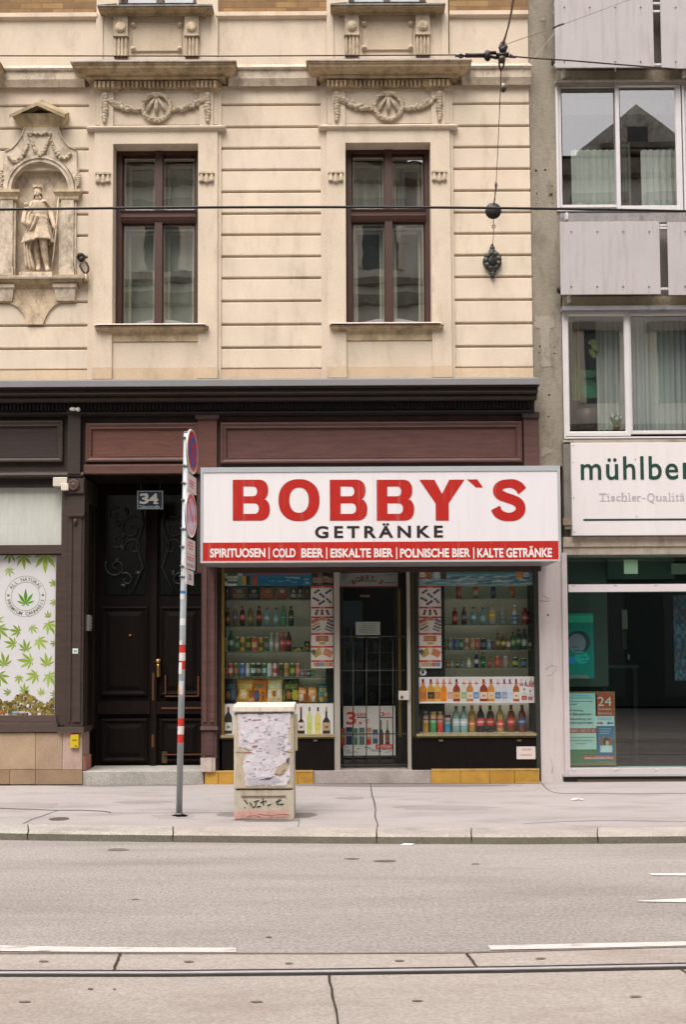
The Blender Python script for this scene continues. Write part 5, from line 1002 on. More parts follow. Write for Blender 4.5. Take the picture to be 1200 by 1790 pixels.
def goods(row, py, where):
    for i, (px, top_, w_, k, body, lab, cap, words) in enumerate(row):
        body = tuple(min(255, int(v * (1.15 if k == 'g' else .92))) for v in body); lab = tuple(min(255, int(v * (1.1 if k == 'g' else .95))) for v in lab)
        base = P(px, py, YI); zt = P(px, top_, YI).z; h = zt - base.z - .002; r = w_ * .5 * (YI - CAMY) / F * .97
        y = YI + random.uniform(-.015, .03); nm, cat, grp = KIND[k]
        if k == 'g': y = YI + .06
        t = root(nm, (base.x, y, base.z + .001), f'{words}, {where}', cat, grp); c = (base.x, y, base.z + .001)
        if k == 'b':
            q = h; R_ = lambda a: a * r
            m = MB(); m.lathe(c, [(R_(.8), 0), (R_(1), .03 * q), (R_(1), .26 * q), (R_(.93), .28 * q), (R_(.93), .56 * q), (R_(1), .58 * q), (R_(.97), .66 * q), (R_(.72), .76 * q), (R_(.42), .85 * q), (R_(.34), .91 * q)], body, 14); B(m, 'body', GLOSS, t)
            m = MB(); l0, l1 = (.29, .55) if i % 3 else (.20, .50)
            m.lathe(c, [(R_(.99) + .001, l0 * q), (R_(.99) + .001, l1 * q)], lab, 14, cap=False); zc = (l0 + l1) / 2 * q; m.lathe(c, [(R_(.995) + .0015, zc - .03 * q), (R_(.995) + .0015, zc + .035 * q)], jit(tuple((v + 255) // 2 for v in lab), 10), 14, cap=False)
            if i % 2 == 0: m.lathe(c, [(R_(.60), .805 * q), (R_(.44), .85 * q)], jit((206, 180, 80), 16), 14, cap=False)
            B(m, 'label', PRINT, t)
            m = MB(); m.lathe(c, [(R_(.44), .905 * q), (R_(.44), .99 * q), (R_(.36), q)], cap, 12); B(m, 'cap', PAINT, t)
        elif k == 'c':
            m = MB(); m.lathe(c, [(.78 * r, 0), (.97 * r, .04 * h), (r, .08 * h), (r, .28 * h), (1.003 * r, .285 * h), (1.003 * r, .62 * h), (r, .625 * h), (r, .88 * h), (.97 * r, .91 * h)], [(190, 190, 180), body, body, lab, lab, lab, body, body], 16)
            for q in range(5):
                a = -pi / 2 + random.uniform(-.5, .5); zz_ = h * random.uniform(.32, .58); s_ = r * random.uniform(.12, .3); m.add([(c[0] + (r * 1.01) * cos(a + dx * .25), c[1] + (r * 1.01) * sin(a + dx * .25), c[2] + zz_ + dz * s_) for dx, dz in ((-1, -1), (1, -1), (1, 1), (-1, 1))], [(0, 1, 2, 3)], random.choice([body, WH, (60, 50, 46)]))
            B(m, 'body', GLOSS, t)
            m = MB(); m.lathe(c, [(.97 * r, .91 * h), (.80 * r, .97 * h), (.80 * r, h), (.72 * r, h), (.70 * r, .975 * h)], (206, 196, 130) if i % 3 else (200, 200, 196), 16); B(m, 'lid', METAL, t)
        elif k == 't':
            m = MB(); m.lathe(c, [(r, 0), (r, .04 * h), (r, .30 * h), (r, .5 * h), (r, .66 * h), (r, .80 * h), (r, .96 * h)], [(200, 196, 180), body, jit(body, 20), tuple((v + 230) // 2 for v in body), (214, 170, 150), lab], 16)
            m.lathe((c[0], c[1] - .002, c[2]), [(r * 1.005, .62 * h), (r * 1.005, .66 * h)], (46, 34, 32), 16, cap=False); B(m, 'body', PRINT, t)
            m = MB(); m.lathe(c, [(r * 1.03, .955 * h), (r * 1.03, .995 * h), (r * .9, h)], (214, 206, 190), 16); B(m, 'lid', GLOSS, t)
        elif k == 'g':
            hw = r * 1.06; nu, nv = 18, 20; m = MB(); ph = random.random() * 6
            def f(u, v, sgn):
                e = (sin(pi * min(1, max(0, u))) ** .5) * (sin(pi * min(1, max(0, v * .94 + .03))) ** .6)
                wd = hw * (1 - .05 * sin(pi * v) + .012 * sin(9 * v + ph)); lean = .07 * h * v
                return (c[0] + (2 * u - 1) * wd, c[1] + lean - sgn * .038 * e + sgn * .006 * sin(u * 17 + ph) * sin(v * 13 + ph) * e, c[2] + h * v + .012 * h * sin(u * 5 + ph) * v)
            cols = []
            for j in range(nv):
                for i_ in range(nu):
                    u, v = (i_ + .5) / nu, (j + .5) / nv; q = body
                    e1 = .5 + .32 * sin(ph * 3); e2 = sin(u * 7 + ph * 2) * cos(v * 6 + ph)
                    if v > .94 or v < .04: q = jit(tuple(int(x * .85) for x in body), 4)
                    elif .60 < v < .82 and .12 < u < .88: q = jit(tuple((x + y_ + 60) // 2 - 20 for x, y_ in zip(body, lab)), 26)
                    elif v < .56 and e2 > .15: q = jit(lab, 26)
                    elif v < .5 and e2 < -.5: q = jit((176, 110, 50), 24)
                    else: q = jit(body, 12)
                    cols.append(q)
            m.grid(lambda u, v: f(u, v, 1), nu, nv, cols); m.grid(lambda u, v: f(u, v, -1), nu, nv, body); B(m, 'bag', GLOSS, t)
            m = MB(); m.box(c[0] - hw * .96, c[0] + hw * .96, c[1] + .066 * h - .002, c[1] + .072 * h + .002, c[2] + h * .985, c[2] + h * 1.03, jit(tuple(int(x * .8) for x in body), 4)); B(m, 'seal', GLOSS, t)
        else:
            m = MB(); m.box(c[0] - r, c[0] + r, c[1] - .02, c[1] + .03, c[2], c[2] + h, body); B(m, 'carton', PRINT, t, bevel=.002)
            m = MB(); m.box(c[0] - r * .8, c[0] + r * .8, c[1] - .022, c[1] - .0195, c[2] + h * .12, c[2] + h * .45, lab); m.ell(c[0] + r * .1, c[2] + h * .68, r * .4, h * .16, c[1] - .0215, jit(tuple((v + 210) // 2 for v in lab), 20), 12); B(m, 'print', PRINT, t)
goods(L1, 1047.6, 'top shelf of the left shop window'); goods(L2, 1094, 'second shelf of the left shop window'); goods(L3, 1138.7, 'third shelf of the left shop window'); goods(L4, 1183, 'fourth shelf of the left shop window'); goods(L5, 1228, 'bottom shelf of the left shop window')
goods(R1, 1047.5, 'top shelf of the right shop window'); goods(R2, 1093, 'second shelf of the right shop window'); goods(R3, 1136.7, 'third shelf of the right shop window'); goods(R4, 1168, 'fourth shelf of the right shop window'); goods(R5, 1282.5, 'on the sill of the right shop window')
# ------------------------------------------------------------------ posters stuck inside the shop windows
YPO = .045
def poster(px0, py0, px1, py1, col, y=YPO):
    m = MB(); x0, x1, z0, z1 = R(px0, py0, px1, py1, y); m.box(x0, x1, y, y + .004, z0, z1, col); return m
RD = (196, 58, 42)
def stripposter(px0, side):
    m = poster(px0, 1025, px0 + 39, 1168, (222, 216, 210)); y = YPO - .001; ox = px0 - 544
    for py in (1024.5, 1060.5, 1077.5, 1106.5, 1129, 1154):
        m.pbox(px0, py, px0 + 39, py + 3.2, y, y + .001, RD); m.pbox(px0 + 15, py + .5, px0 + 24, py + 2.6, y - .001, y, (226, 130, 110))
    def bar(px, py, L, w_, ang, c):
        v = P(px + ox, py, y); a = radians(ang); L *= PX; w_ *= PX; dx, dz = cos(a) * L / 2, sin(a) * L / 2; ex, ez = -sin(a) * w_ / 2, cos(a) * w_ / 2
        m.poly([(v.x - dx - ex, v.z - dz - ez), (v.x + dx - ex, v.z + dz - ez), (v.x + dx + ex, v.z + dz + ez), (v.x - dx + ex, v.z - dz + ez)], y - .0005 - random.random() * .0003, c)
        m.poly([(v.x - dx * .4 - ex * .6, v.z - dz * .4 - ez * .6), (v.x + dx * .5 - ex * .6, v.z + dz * .5 - ez * .6), (v.x + dx * .5 + ex * .5, v.z + dz * .5 + ez * .5), (v.x - dx * .4 + ex * .5, v.z - dz * .4 + ez * .5)], y - .001, jit(tuple((q + 150) // 2 for q in c), 14))
    for a in ((554, 1034, 11, 4, 35, (84, 84, 104)), (574.5, 1034, 13, 4, 35, (66, 70, 110)), (563.5, 1041, 12, 4, -38, (84, 80, 110)), (552.5, 1047.5, 13, 4, -28, (60, 54, 80)), (562.5, 1053.5, 13, 4, 32, (80, 70, 120)), (575, 1050, 12, 4, -45, (80, 90, 90))): bar(*a)
    for a in ((554, 1070.5, 10, 4, 70, (70, 50, 44)), (563.4, 1070.5, 10, 4, 90, (44, 46, 40)), (573, 1070.5, 10, 4, -65, (90, 50, 44))): bar(*a)
    for a in ((551, 1085, 13, 6, 25, (196, 90, 70)), (564, 1082.5, 12, 4, 0, (176, 140, 80)), (577, 1085, 11, 5, -25, (120, 104, 130)), (552, 1092, 16, 4, 28, (206, 176, 110)), (553, 1097.5, 15, 3, 28, (80, 50, 50)), (557, 1101, 11, 3, 25, (170, 190, 196)), (577, 1091, 12, 3.4, -25, (110, 90, 60)), (576, 1096.5, 13, 3, -25, (120, 80, 90)), (574, 1101, 13, 3, -22, (110, 124, 140))): bar(*a)
    for a in ((563.5, 1116, 22, 9, 0, (176, 110, 60)), (556, 1117, 7, 9, -8, (190, 120, 70)), (571, 1117, 7, 9, 8, (196, 104, 64)), (564, 1124.5, 12, 4, 0, (196, 170, 80))): bar(*a)
    for a in ((549, 1140, 7, 9, 35, (84, 70, 50)), (552, 1143, 8, 12, 30, (180, 160, 60)), (558, 1139, 7, 12, 15, (196, 156, 70)), (571, 1140, 9, 12, -18, (210, 130, 70)), (577, 1143, 8, 12, -30, (214, 120, 90))): bar(*a)
    for k in range(7): bar(549 + k * 5, 1161.5, 5, 7, random.uniform(-6, 6), random.choice([(206, 140, 90), (120, 140, 170), (196, 90, 70), (170, 170, 120)]))
    B(m, 'price_poster', PRINT, label=f'tall white poster with red price bars at the edge of the {side} shop window', cat='poster', group='price posters in the shop windows')
stripposter(544, 'left'); stripposter(733, 'right')
def pbot(m, px, py0, py1, w_, c, lab, capc, y, shape=.55):
    v0, v1 = P(px, py1, y), P(px, py0, y); h = v1.z - v0.z; r = w_ * PX / 2; n = .2
    pts = [(-r, 0), (r, 0), (r, h * shape), (r * .85, h * (shape + .08)), (r * n * 1.3, h * (shape + .2)), (r * n * 1.2, h), (-r * n * 1.2, h), (-r * n * 1.3, h * (shape + .2)), (-r * .85, h * (shape + .08)), (-r, h * shape)]
    m.poly([(v0.x + a, v0.z + b) for a, b in pts], y, c); m.poly([(v0.x - r * .9, v0.z + h * .12), (v0.x + r * .9, v0.z + h * .12), (v0.x + r * .9, v0.z + h * .42), (v0.x - r * .9, v0.z + h * .42)], y - .0004, lab)
    m.poly([(v0.x - r * .4, v0.z + h * .2), (v0.x + r * .5, v0.z + h * .2), (v0.x + r * .5, v0.z + h * .3), (v0.x - r * .4, v0.z + h * .3)], y - .0008, jit(tuple((q + c[i]) // 2 for i, q in enumerate(lab)), 10))
    m.poly([(v0.x - r * .28, v0.z + h * .84), (v0.x + r * .28, v0.z + h * .84), (v0.x + r * .28, v0.z + h), (v0.x - r * .28, v0.z + h)], y - .0006, capc)
# banners along the top
m = poster(391, 983, 545, 1024, (52, 122, 150)); y = YPO - .001
m.pbox(391, 983, 545, 994, y, y + .001, (74, 134, 152)); m.pbox(500, 983, 545, 1000, y - .0002, y + .001, (48, 76, 130)); m.pbox(391, 1010, 545, 1024, y, y + .001, (36, 110, 146)); m.pbox(391, 1000, 424, 1011, y - .0003, y, (176, 192, 190)); m.pbox(391, 1017, 414, 1024, y - .0004, y, (216, 216, 214))
m.ptext('EIS KALT', 428, 997.5, 458, 1004.5, y - .002, (190, 70, 62), .02); m.ptext('BIER UND GETRÄNKE', 461, 997.5, 539, 1004.5, y - .002, (190, 70, 62), .02)
for px in (402, 411): pbot(m, px, 988, 1020, 9, (44, 92, 60), (190, 196, 180), (200, 180, 70), y - .002)
for px, c in ((420, (96, 150, 110)), (427, (196, 140, 50)), (434, (50, 60, 60)), (440, (70, 120, 110)), (446, (196, 70, 56))): m.pbox(px - 3.2, 1007, px + 3.2, 1023, y - .0015, y, c)
for k in range(26): v = P(random.uniform(450, 543), random.uniform(1008, 1022), y); m.ell(v.x, v.z, random.uniform(.01, .05), random.uniform(.004, .010), y - .0012 - k * .00001, random.choice([(90, 150, 180), (26, 84, 120), (150, 190, 200)]), 8)
B(m, 'window_banner', PRINT, label='blue banner with red letters and bottles across the left shop window top', cat='banner')
m = poster(545, 984, 582, 1022, (60, 52, 46)); y = YPO - .001
for px, c in ((551, (70, 50, 40)), (560, (120, 96, 80)), (570, (26, 24, 24)), (578, (70, 52, 42))): pbot(m, px, 987 if px == 570 else 993, 1022, 9, c, (150, 130, 116), (190, 186, 180) if px == 570 else (60, 50, 44), y)
B(m, 'bottle_poster', PRINT, label='small dark poster of bottles above the left price poster', cat='poster')
m = poster(733, 983, 936, 1024, (56, 140, 146)); y = YPO - .001
m.pbox(733, 1003, 936, 1024, y, y + .001, (128, 164, 172)); m.pbox(733, 983, 936, 992, y, y + .001, (44, 128, 136))
for k in range(120): v = P(random.uniform(740, 930), random.uniform(1004, 1021), y); m.ell(v.x, v.z, random.uniform(.03, .11), random.uniform(.004, .012), y - .0006 - k * .000004, random.choice([(176, 196, 200), (96, 140, 156), (150, 180, 190), (74, 118, 140), (196, 206, 206)]), 8)
for t_, a, b in (('SCHNAPS', 784, 807), ('UND', 820, 828), ('ZU', 840, 847), ('JEDER', 860, 876), ('ZEIT', 888, 902)): m.ptext(t_, a, 988.5, b, 995, y - .002, (190, 84, 76), .02)
for px, c, l in ((739, (176, 60, 56), (230, 220, 214)), (750.5, (150, 84, 40), (176, 120, 60)), (764, (170, 196, 200), (196, 206, 206)), (776, (56, 44, 42), (96, 80, 70)), (909, (206, 160, 90), (196, 130, 60)), (921, (60, 90, 100), (196, 206, 206))): pbot(m, px, 985, 1012, 10, c, l, (60, 46, 44), y - .0025, .45)
B(m, 'window_banner', PRINT, label='turquoise banner with waves and bottles across the right shop window top', cat='banner')
# strips of printed bottles
m = poster(391, 1230, 584, 1285, (226, 222, 220)); y = YPO - .001
for px, w_, c, l, cp, sh in ((399.3, 13, (40, 34, 32), (214, 214, 210), (150, 40, 40), .6), (422, 13, (46, 36, 34), (206, 200, 190), (150, 44, 40), .55), (440, 12, (190, 190, 110), (210, 206, 160), (90, 90, 50), .5), (458, 12, (44, 40, 36), (206, 196, 180), (150, 130, 60), .5), (476, 13, (50, 40, 40), (200, 196, 186), (120, 40, 40), .55), (494, 12, (176, 186, 90), (214, 214, 196), (70, 90, 50), .55), (513, 12, (180, 140, 60), (216, 206, 190), (150, 120, 50), .5), (526.7, 12.4, (42, 34, 36), (222, 206, 200), (150, 60, 46), .36), (541.5, 9.6, (206, 210, 130), (190, 206, 110), (46, 46, 44), .6), (556.3, 10.6, (220, 206, 120), (206, 190, 100), (40, 40, 40), .6), (571, 13.4, (34, 36, 32), (190, 160, 120), (190, 160, 90), .42)): pbot(m, px, 1236, 1282.5, w_, c, l, cp, y, sh)
B(m, 'bottle_poster', PRINT, label='white strip with printed wine bottles along the left shop window foot', cat='poster')
m = poster(732, 1183, 937, 1229, (228, 222, 224)); y = YPO - .001
for px, w_, c, l, cp in ((740.3, 13.5, (196, 130, 40), (176, 110, 60), (36, 30, 28)), (754, 12.5, (206, 150, 40), (50, 54, 52), (34, 32, 30)), (765.5, 12, (214, 180, 90), (206, 120, 70), (206, 150, 80)), (776.6, 10, (216, 130, 30), (226, 140, 30), (196, 100, 50)), (787.5, 10, (226, 214, 206), (206, 150, 140), (206, 150, 120)), (799, 12.5, (150, 60, 30), (206, 170, 110), (40, 34, 32)), (811.6, 10, (216, 214, 200), (150, 180, 130), (220, 200, 190)), (822.4, 12, (196, 130, 60), (226, 206, 196), (220, 200, 180)), (833.5, 10.5, (220, 220, 220), (110, 150, 196), (220, 210, 190)), (846.6, 14, (150, 60, 36), (226, 206, 176), (150, 60, 36)), (859.6, 12, (206, 140, 60), (220, 200, 176), (60, 56, 56)), (871.6, 11, (210, 216, 220), (96, 130, 160), (190, 196, 200)), (882.8, 10, (206, 210, 222), (150, 160, 190), (40, 60, 130)), (892.6, 10, (214, 218, 228), (196, 206, 226), (50, 60, 150)), (903.5, 11, (170, 96, 40), (230, 222, 210), (40, 34, 30))): pbot(m, px, 1187, 1226, w_, c, l, cp, y)
pbot(m, 917.5, 1203, 1226, 10, (206, 200, 196), (176, 70, 50), (120, 100, 90), y); pbot(m, 912.5, 1187, 1200, 7, (206, 196, 200), (190, 80, 80), (190, 60, 60), y); pbot(m, 928, 1206, 1226, 9, (206, 206, 204), (130, 140, 150), (60, 60, 70), y); pbot(m, 929, 1186, 1199, 7, (180, 160, 150), (170, 110, 80), (180, 120, 90), y); pbot(m, 920, 1189, 1199, 5, (150, 150, 150), (110, 110, 120), (80, 80, 90), y); pbot(m, 935, 1187, 1198, 5, (160, 160, 160), (90, 100, 120), (60, 70, 80), y)
for px in (740.3, 754, 765.5, 776.6, 787.5, 799, 811.6, 822.4, 833.5, 846.6, 859.6, 871.6, 882.8, 892.6, 903.5): v = P(px, 1194.5, y); m.poly([(v.x + (.026 if k % 2 else .034) * cos(pi * k / 6), v.z + (.010 if k % 2 else .014) * sin(pi * k / 6)) for k in range(12)], y - .0012, (214, 110, 100))
for px, py in ((924, 1199), (931, 1199.5), (928, 1221)): v = P(px, py, y); m.ell(v.x, v.z, .028, .01, y - .0012, (206, 84, 70), 10)
B(m, 'bottle_poster', PRINT, label='white strip with printed spirit bottles across the right shop window', cat='poster')
m = MB(); c = P(740, 1175, .09); m.lathe((c.x, .09, c.z), [(.046, 0), (.046, .006), (.001, .006)], (222, 222, 220), 20, 'y', smooth=False, cap=False); m.ell(c.x, c.z - .004, .016, .02, .0825, (70, 74, 72), 12); m.ell(c.x, c.z + .02, .010, .008, .082, (70, 74, 72), 10); B(m, 'round_sticker', PRINT, label='round white sticker under the right price poster', cat='sticker')
m = MB(); x0, x1, z0, z1 = R(904, 1305, 937, 1327, -.028); m.box(x0, x1, -.028, -.023, z0, z1, (222, 210, 204)); m.ptext('ACHTUNG', 913, 1308.3, 929, 1312, -.029, (176, 96, 84), .01); m.ptext('STUFE BEACHTEN', 910, 1318, 930, 1321.4, -.029, (190, 104, 90), .01)
B(m, 'paper_notice', PRINT, label='small white paper notice with red words on the black panel', cat='notice')

# ------------------------------------------------------------------ shop door, grille and what stands behind it
m = MB(); YDR = .46; x0, x1, z0, z1 = R(594, 984, 697, 1345, YDR)
m.frame(x0, x1, z0, z1, [(0, YDR + .05), (0, YDR), (.045, YDR), (.05, YDR + .02)], (44, 42, 38), False); B(m, 'shop_door', PAINT, sf)
dr = bpy.data.objects['shop_door']
m = MB(); m.quad([(x0 + .03, YDR + .02, z0), (x1 - .03, YDR + .02, z0), (x1 - .03, YDR + .02, z1), (x0 + .03, YDR + .02, z1)], (200, 210, 205)); B(m, 'door_pane', SHOPGLASS, sf)
m = MB(); Rb(m, 697.5, 1208, 716, 1223.5, -.05, .05, (206, 200, 190)); c = P(703, 1218.5, -.05); m.lathe((c.x, -.05, c.z), [(.022, 0), (.018, .012), (.006, .014)], (80, 80, 74), 12, 'y'); B(m, 'lock_case', PAINT, sf, bevel=.005)
gr = root('security_grille', tuple(P(655, 1344, .05)), 'dark steel security grille with thin bars in the shop doorway', 'grille')
m = MB(); CG = (66, 66, 60)
for px in (617.8, 641, 664.2, 687.5): a, b = P(px, 1335, .08), P(px, 1115, .08); m.tube([a, b], .007, CG, 6)
B(m, 'bars', IRON, gr)
m = MB()
for py in (1113, 1172, 1283, 1337): m.pbox(594.5, py - 1, 712.5, py + 1, .075, .09, CG)
B(m, 'cross_rails', IRON, gr)
m = poster(593.5, 984, 696, 1027, (170, 176, 170), .455); y = .454
m.pbox(593.5, 1024.5, 696, 1027, y - .0004, y, (150, 50, 42)); c = P(643, 1048, y)
m.arc("BOBBY`S", c.x, c.z, .30, radians(128), radians(52), .085, y - .001, (130, 50, 44), .03); m.ptext('GETRÄNKE', 626, 1013.5, 659, 1017, y - .001, (54, 66, 70), .02)
for k, L in enumerate((28, 40, 30, 20, 16, 12, 8)): m.pbox(597, 986.5 + k * 4, 597 + L, 987.6 + k * 4, y - .0005, y, (84, 96, 96))
for k, L in enumerate((28, 14, 12, 20, 16)): m.pbox(693 - L, 986.5 + k * 4.4, 693, 987.6 + k * 4.4, y - .0005, y, (90, 102, 102))
m.pbox(672, 1018, 693, 1019.5, y - .0005, y, (90, 102, 102)); B(m, 'door_sign', PRINT, label='pale panel with arched red shop name at the top of the shop door', cat='sign')
m = poster(622, 1087, 665, 1110, (206, 218, 210), .46); y = .459
for k in range(6): m.pbox(628 + random.uniform(0, 6), 1090 + k * 3.1, 656 + random.uniform(-6, 4), 1090.9 + k * 3.1, y - .0006, y, (140, 156, 150))
m.pbox(624, 1114, 640, 1115.2, y, y + .004, (150, 170, 164)); m.pbox(643, 1114, 662, 1115.2, y, y + .004, (150, 170, 164)); B(m, 'paper_notice', PRINT, label='white sheet with typed lines on the shop door glass', cat='notice')
m = poster(597, 1234, 695, 1320.5, (206, 206, 200), .46); y = .459; RR = (196, 66, 54)
m.ptext('3', 606, 1244, 623, 1267, y - .001, RR, .03); m.ptext('00', 624, 1246, 640, 1252, y - .001, RR, .02); m.pbox(624, 1253, 640, 1255, y - .001, y, (90, 50, 44)); m.ptext('€', 637, 1257, 646, 1264, y - .001, (206, 110, 100), .02); v = P(630.5, 1264, y); m.ell(v.x, v.z, .022, .016, y - .001, RR, 12)
m.ptext('3', 665.5, 1245, 673, 1252, y - .001, RR, .03); m.ptext('00', 674, 1246, 683, 1251, y - .001, (206, 110, 100), .02); m.pbox(665, 1253, 686, 1255, y - .001, y, (110, 60, 50))
for a, b, t0, t1, c in ((595.5, 604, 1273, 1303, (150, 74, 54)), (605, 616.5, 1271, 1302, (44, 52, 84)), (619, 626, 1273, 1302, (66, 120, 84)), (628, 638, 1272, 1302, (90, 110, 106)), (641.5, 650, 1272, 1302, (176, 130, 96)), (652, 661, 1275, 1300, (70, 90, 110))):
    m.pbox(max(597, a), t0, b, t1, y - .0008, y, c); m.pbox(max(597, a) + 1, t0 + 8, b - 1, t0 + 16, y - .0012, y, jit(tuple((q + 200) // 2 for q in c), 20))
v = P(645, 1297, y); m.ell(v.x, v.z, .032, .04, y - .0012, (170, 56, 44), 12)
for px, c in ((667, (110, 50, 40)), (678, (150, 90, 50))): pbot(m, px, 1259, 1302, 8, (40, 74, 60), c, c, y - .001, .45)
m.pbox(657, 1301, 687, 1309, y - .0015, y, (196, 80, 72)); m.ptext('AKTION', 660, 1303, 684, 1307, y - .002, (226, 210, 206), .01)
for k in range(40): v = P(random.uniform(600, 692), random.uniform(1304, 1317), y); m.ell(v.x, v.z, random.uniform(.02, .05), random.uniform(.005, .012), y - .0004 - k * .000005, random.choice([(150, 170, 166), (120, 146, 144), (180, 190, 180)]), 8)
B(m, 'price_poster', PRINT, label='poster with big red 3.00 euro price low on the shop door', cat='poster')
m = MB(); Rb(m, 586, 985, 594, 1346, .06, .60, (40, 38, 35)); Rb(m, 713, 985, 721, 1346, .06, .60, (40, 38, 35)); Rb(m, 697, 985, 713, 1346, .47, .53, (40, 38, 35)); B(m, 'door_recess', PAINT, sf)
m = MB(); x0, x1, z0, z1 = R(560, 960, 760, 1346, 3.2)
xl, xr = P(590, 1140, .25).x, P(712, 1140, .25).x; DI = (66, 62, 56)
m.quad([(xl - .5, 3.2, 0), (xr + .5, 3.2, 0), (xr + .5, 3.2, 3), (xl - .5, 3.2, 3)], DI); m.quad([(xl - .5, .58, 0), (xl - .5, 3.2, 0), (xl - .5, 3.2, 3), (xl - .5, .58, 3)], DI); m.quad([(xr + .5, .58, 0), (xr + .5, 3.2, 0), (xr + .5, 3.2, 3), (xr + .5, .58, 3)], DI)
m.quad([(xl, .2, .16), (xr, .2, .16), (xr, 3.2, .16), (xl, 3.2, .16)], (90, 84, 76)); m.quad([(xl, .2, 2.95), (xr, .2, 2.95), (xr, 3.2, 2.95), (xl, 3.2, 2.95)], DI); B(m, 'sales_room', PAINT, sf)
fr = root('drinks_fridge', tuple(P(618, 1330, 1.2)), 'dim drinks fridge with coloured bottles inside the shop behind the door', 'fridge')
m = MB(); Rb(m, 599, 1050, 636, 1325, 1.2, 1.8, (70, 92, 100)); B(m, 'cabinet', PAINT, fr)
m = MB()
for j, py in enumerate((1122, 1158, 1196, 1240)):
    for k in range(6): q = 601 + k * 5.6; m.pbox(q, py - 22, q + 4.2, py, 1.10, 1.19, random.choice([(110, 104, 44), (54, 90, 92), (90, 54, 40), (70, 100, 68), (40, 54, 74)]))
B(m, 'bottles', GLOSS, fr)
rk = root('snack_rack', tuple(P(650, 1330, 1.5)), 'dim rack of packaged goods inside the shop behind the paper notice', 'rack')
m = MB(); Rb(m, 640, 1110, 690, 1328, 1.55, 1.9, (60, 64, 64))
for py in (1140, 1168, 1196, 1228): Rb(m, 638, py, 692, py + 2, 1.3, 1.6, (90, 100, 100))
B(m, 'shelving', PAINT, rk)
m = MB()
for py in (1140, 1168, 1196, 1228):
    for k in range(7): q = 640 + k * 7; m.pbox(q, py - random.uniform(9, 19), q + 6, py - .3, 1.36, 1.5, random.choice([(64, 96, 98), (90, 96, 54), (88, 54, 48), (38, 56, 74), (104, 110, 106)]))
B(m, 'packets', GLOSS, rk)
ld = root('led_sign', tuple(P(639, 1044, .24)), 'small amber opening hours sign above the paper on the shop door', 'sign')
m = MB(); Rb(m, 629, 1038, 649, 1045, .51, .54, (20, 18, 18)); B(m, 'case', PAINT, ld); m = MB(); m.ptext('10-24', 631, 1040, 647, 1043.6, .509, (220, 150, 70), .02); B(m, 'digits', PRINT, ld)

# ------------------------------------------------------------------ the big lightbox sign
YS0 = -.86; sg = root('shop_sign', tuple(P(665, 983, -.45)), 'wide white and red lightbox sign with the shop name in red capitals', 'sign')
x0, x1, z0, z1 = R(351, 815.5, 979, 982.5, YS0)
m = MB(); m.box(x0, x1, YS0 + .03, -.045, z0 + .012, z1 - .012, (150, 152, 156)); AL = (176, 180, 186)
m.box(x0 - .004, x1 + .004, YS0, YS0 + .05, z1 - .062, z1, AL); m.box(x0 - .004, x1 + .004, YS0, YS0 + .05, z0, z0 + .022, (190, 186, 184)); m.box(x0 - .004, x0 + .026, YS0, YS0 + .05, z0 + .022, z1 - .062, AL); m.box(x1 - .018, x1 + .004, YS0, YS0 + .05, z0 + .022, z1 - .062, AL); B(m, 'case', PAINT, sg)
for px in (400, 520, 640, 760, 880): 
    pass
m = MB(); xs = P(653, 880, YS0).x; yf = YS0 + .008
m.box(x0 + .024, xs - .001, yf, yf + .02, z0 + .02, z1 - .06, (233, 229, 231)); m.box(xs + .001, x1 - .016, yf, yf + .02, z0 + .02, z1 - .06, (231, 227, 230)); B(m, 'face', SIGNFACE, sg)
yl = yf - .002; m = MB(); a, b, c, d = R(354.5, 947, 977, 980.2, yl); m.box(a, xs - .0015, yl, yf, c, d, (186, 38, 30)); m.box(xs + .0015, b, yl, yf, c, d, (184, 38, 30)); B(m, 'red_band', SIGNFACE, sg)
m = MB(); SR = (182, 36, 28)
def bigtext(ch, a, t, b, q):
    vs, fs = big_letter(ch); X0, X1, Z0, Z1 = R(a, t, b, q, yl - .001)
    ax = min(v[0] for v in vs); bx = max(v[0] for v in vs); az = min(v[1] for v in vs); bz = max(v[1] for v in vs)
    m.add([(X0 + (v[0] - ax) / (bx - ax) * (X1 - X0), yl - .001, Z0 + (v[1] - az) / (bz - az) * (Z1 - Z0)) for v in vs], fs, SR)
for ch, a, b, t, q in (('B', 407, 472, 838.5, 910), ('O', 487, 559, 837.5, 911), ('B', 577, 642.5, 838.5, 910), ('B', 659, 724.5, 838.5, 910), ('Y', 734, 813, 838.5, 910), ('S', 859, 921, 837.5, 911)): bigtext(ch, a, t, b, q)
m.add([tuple(P(px, py, yl - .001)) for px, py in ((817, 838), (835, 838), (845, 852), (833, 852))], [(0, 1, 2, 3)], SR); B(m, 'shop_name', SIGNFACE, sg)
m = MB(); m.ptext('GETRÄNKE', 551, 914.5, 775, 940.5, yl - .001, (44, 38, 38), .030, 1.42)
B(m, 'subtitle', SIGNFACE, sg)
m = MB()
for t, a, b in (('SPIRITUOSEN', 367, 464), ('COLD', 477, 517), ('BEER', 527, 566), ('EISKALTE BIER', 578, 688), ('POLNISCHE BIER', 700, 823), ('KALTE GETRÄNKE', 835, 966)): m.ptext(t, a, 958.5 if 'Ä' not in t else 954.5, b, 974.5, yl - .003, (236, 226, 224), .034)
for px in (470.5, 571.5, 694, 829): m.pbox(px - 1, 957, px + 1, 977, yl - .003, yl - .0025, (236, 226, 224))
B(m, 'red_band_words', SIGNFACE, sg)

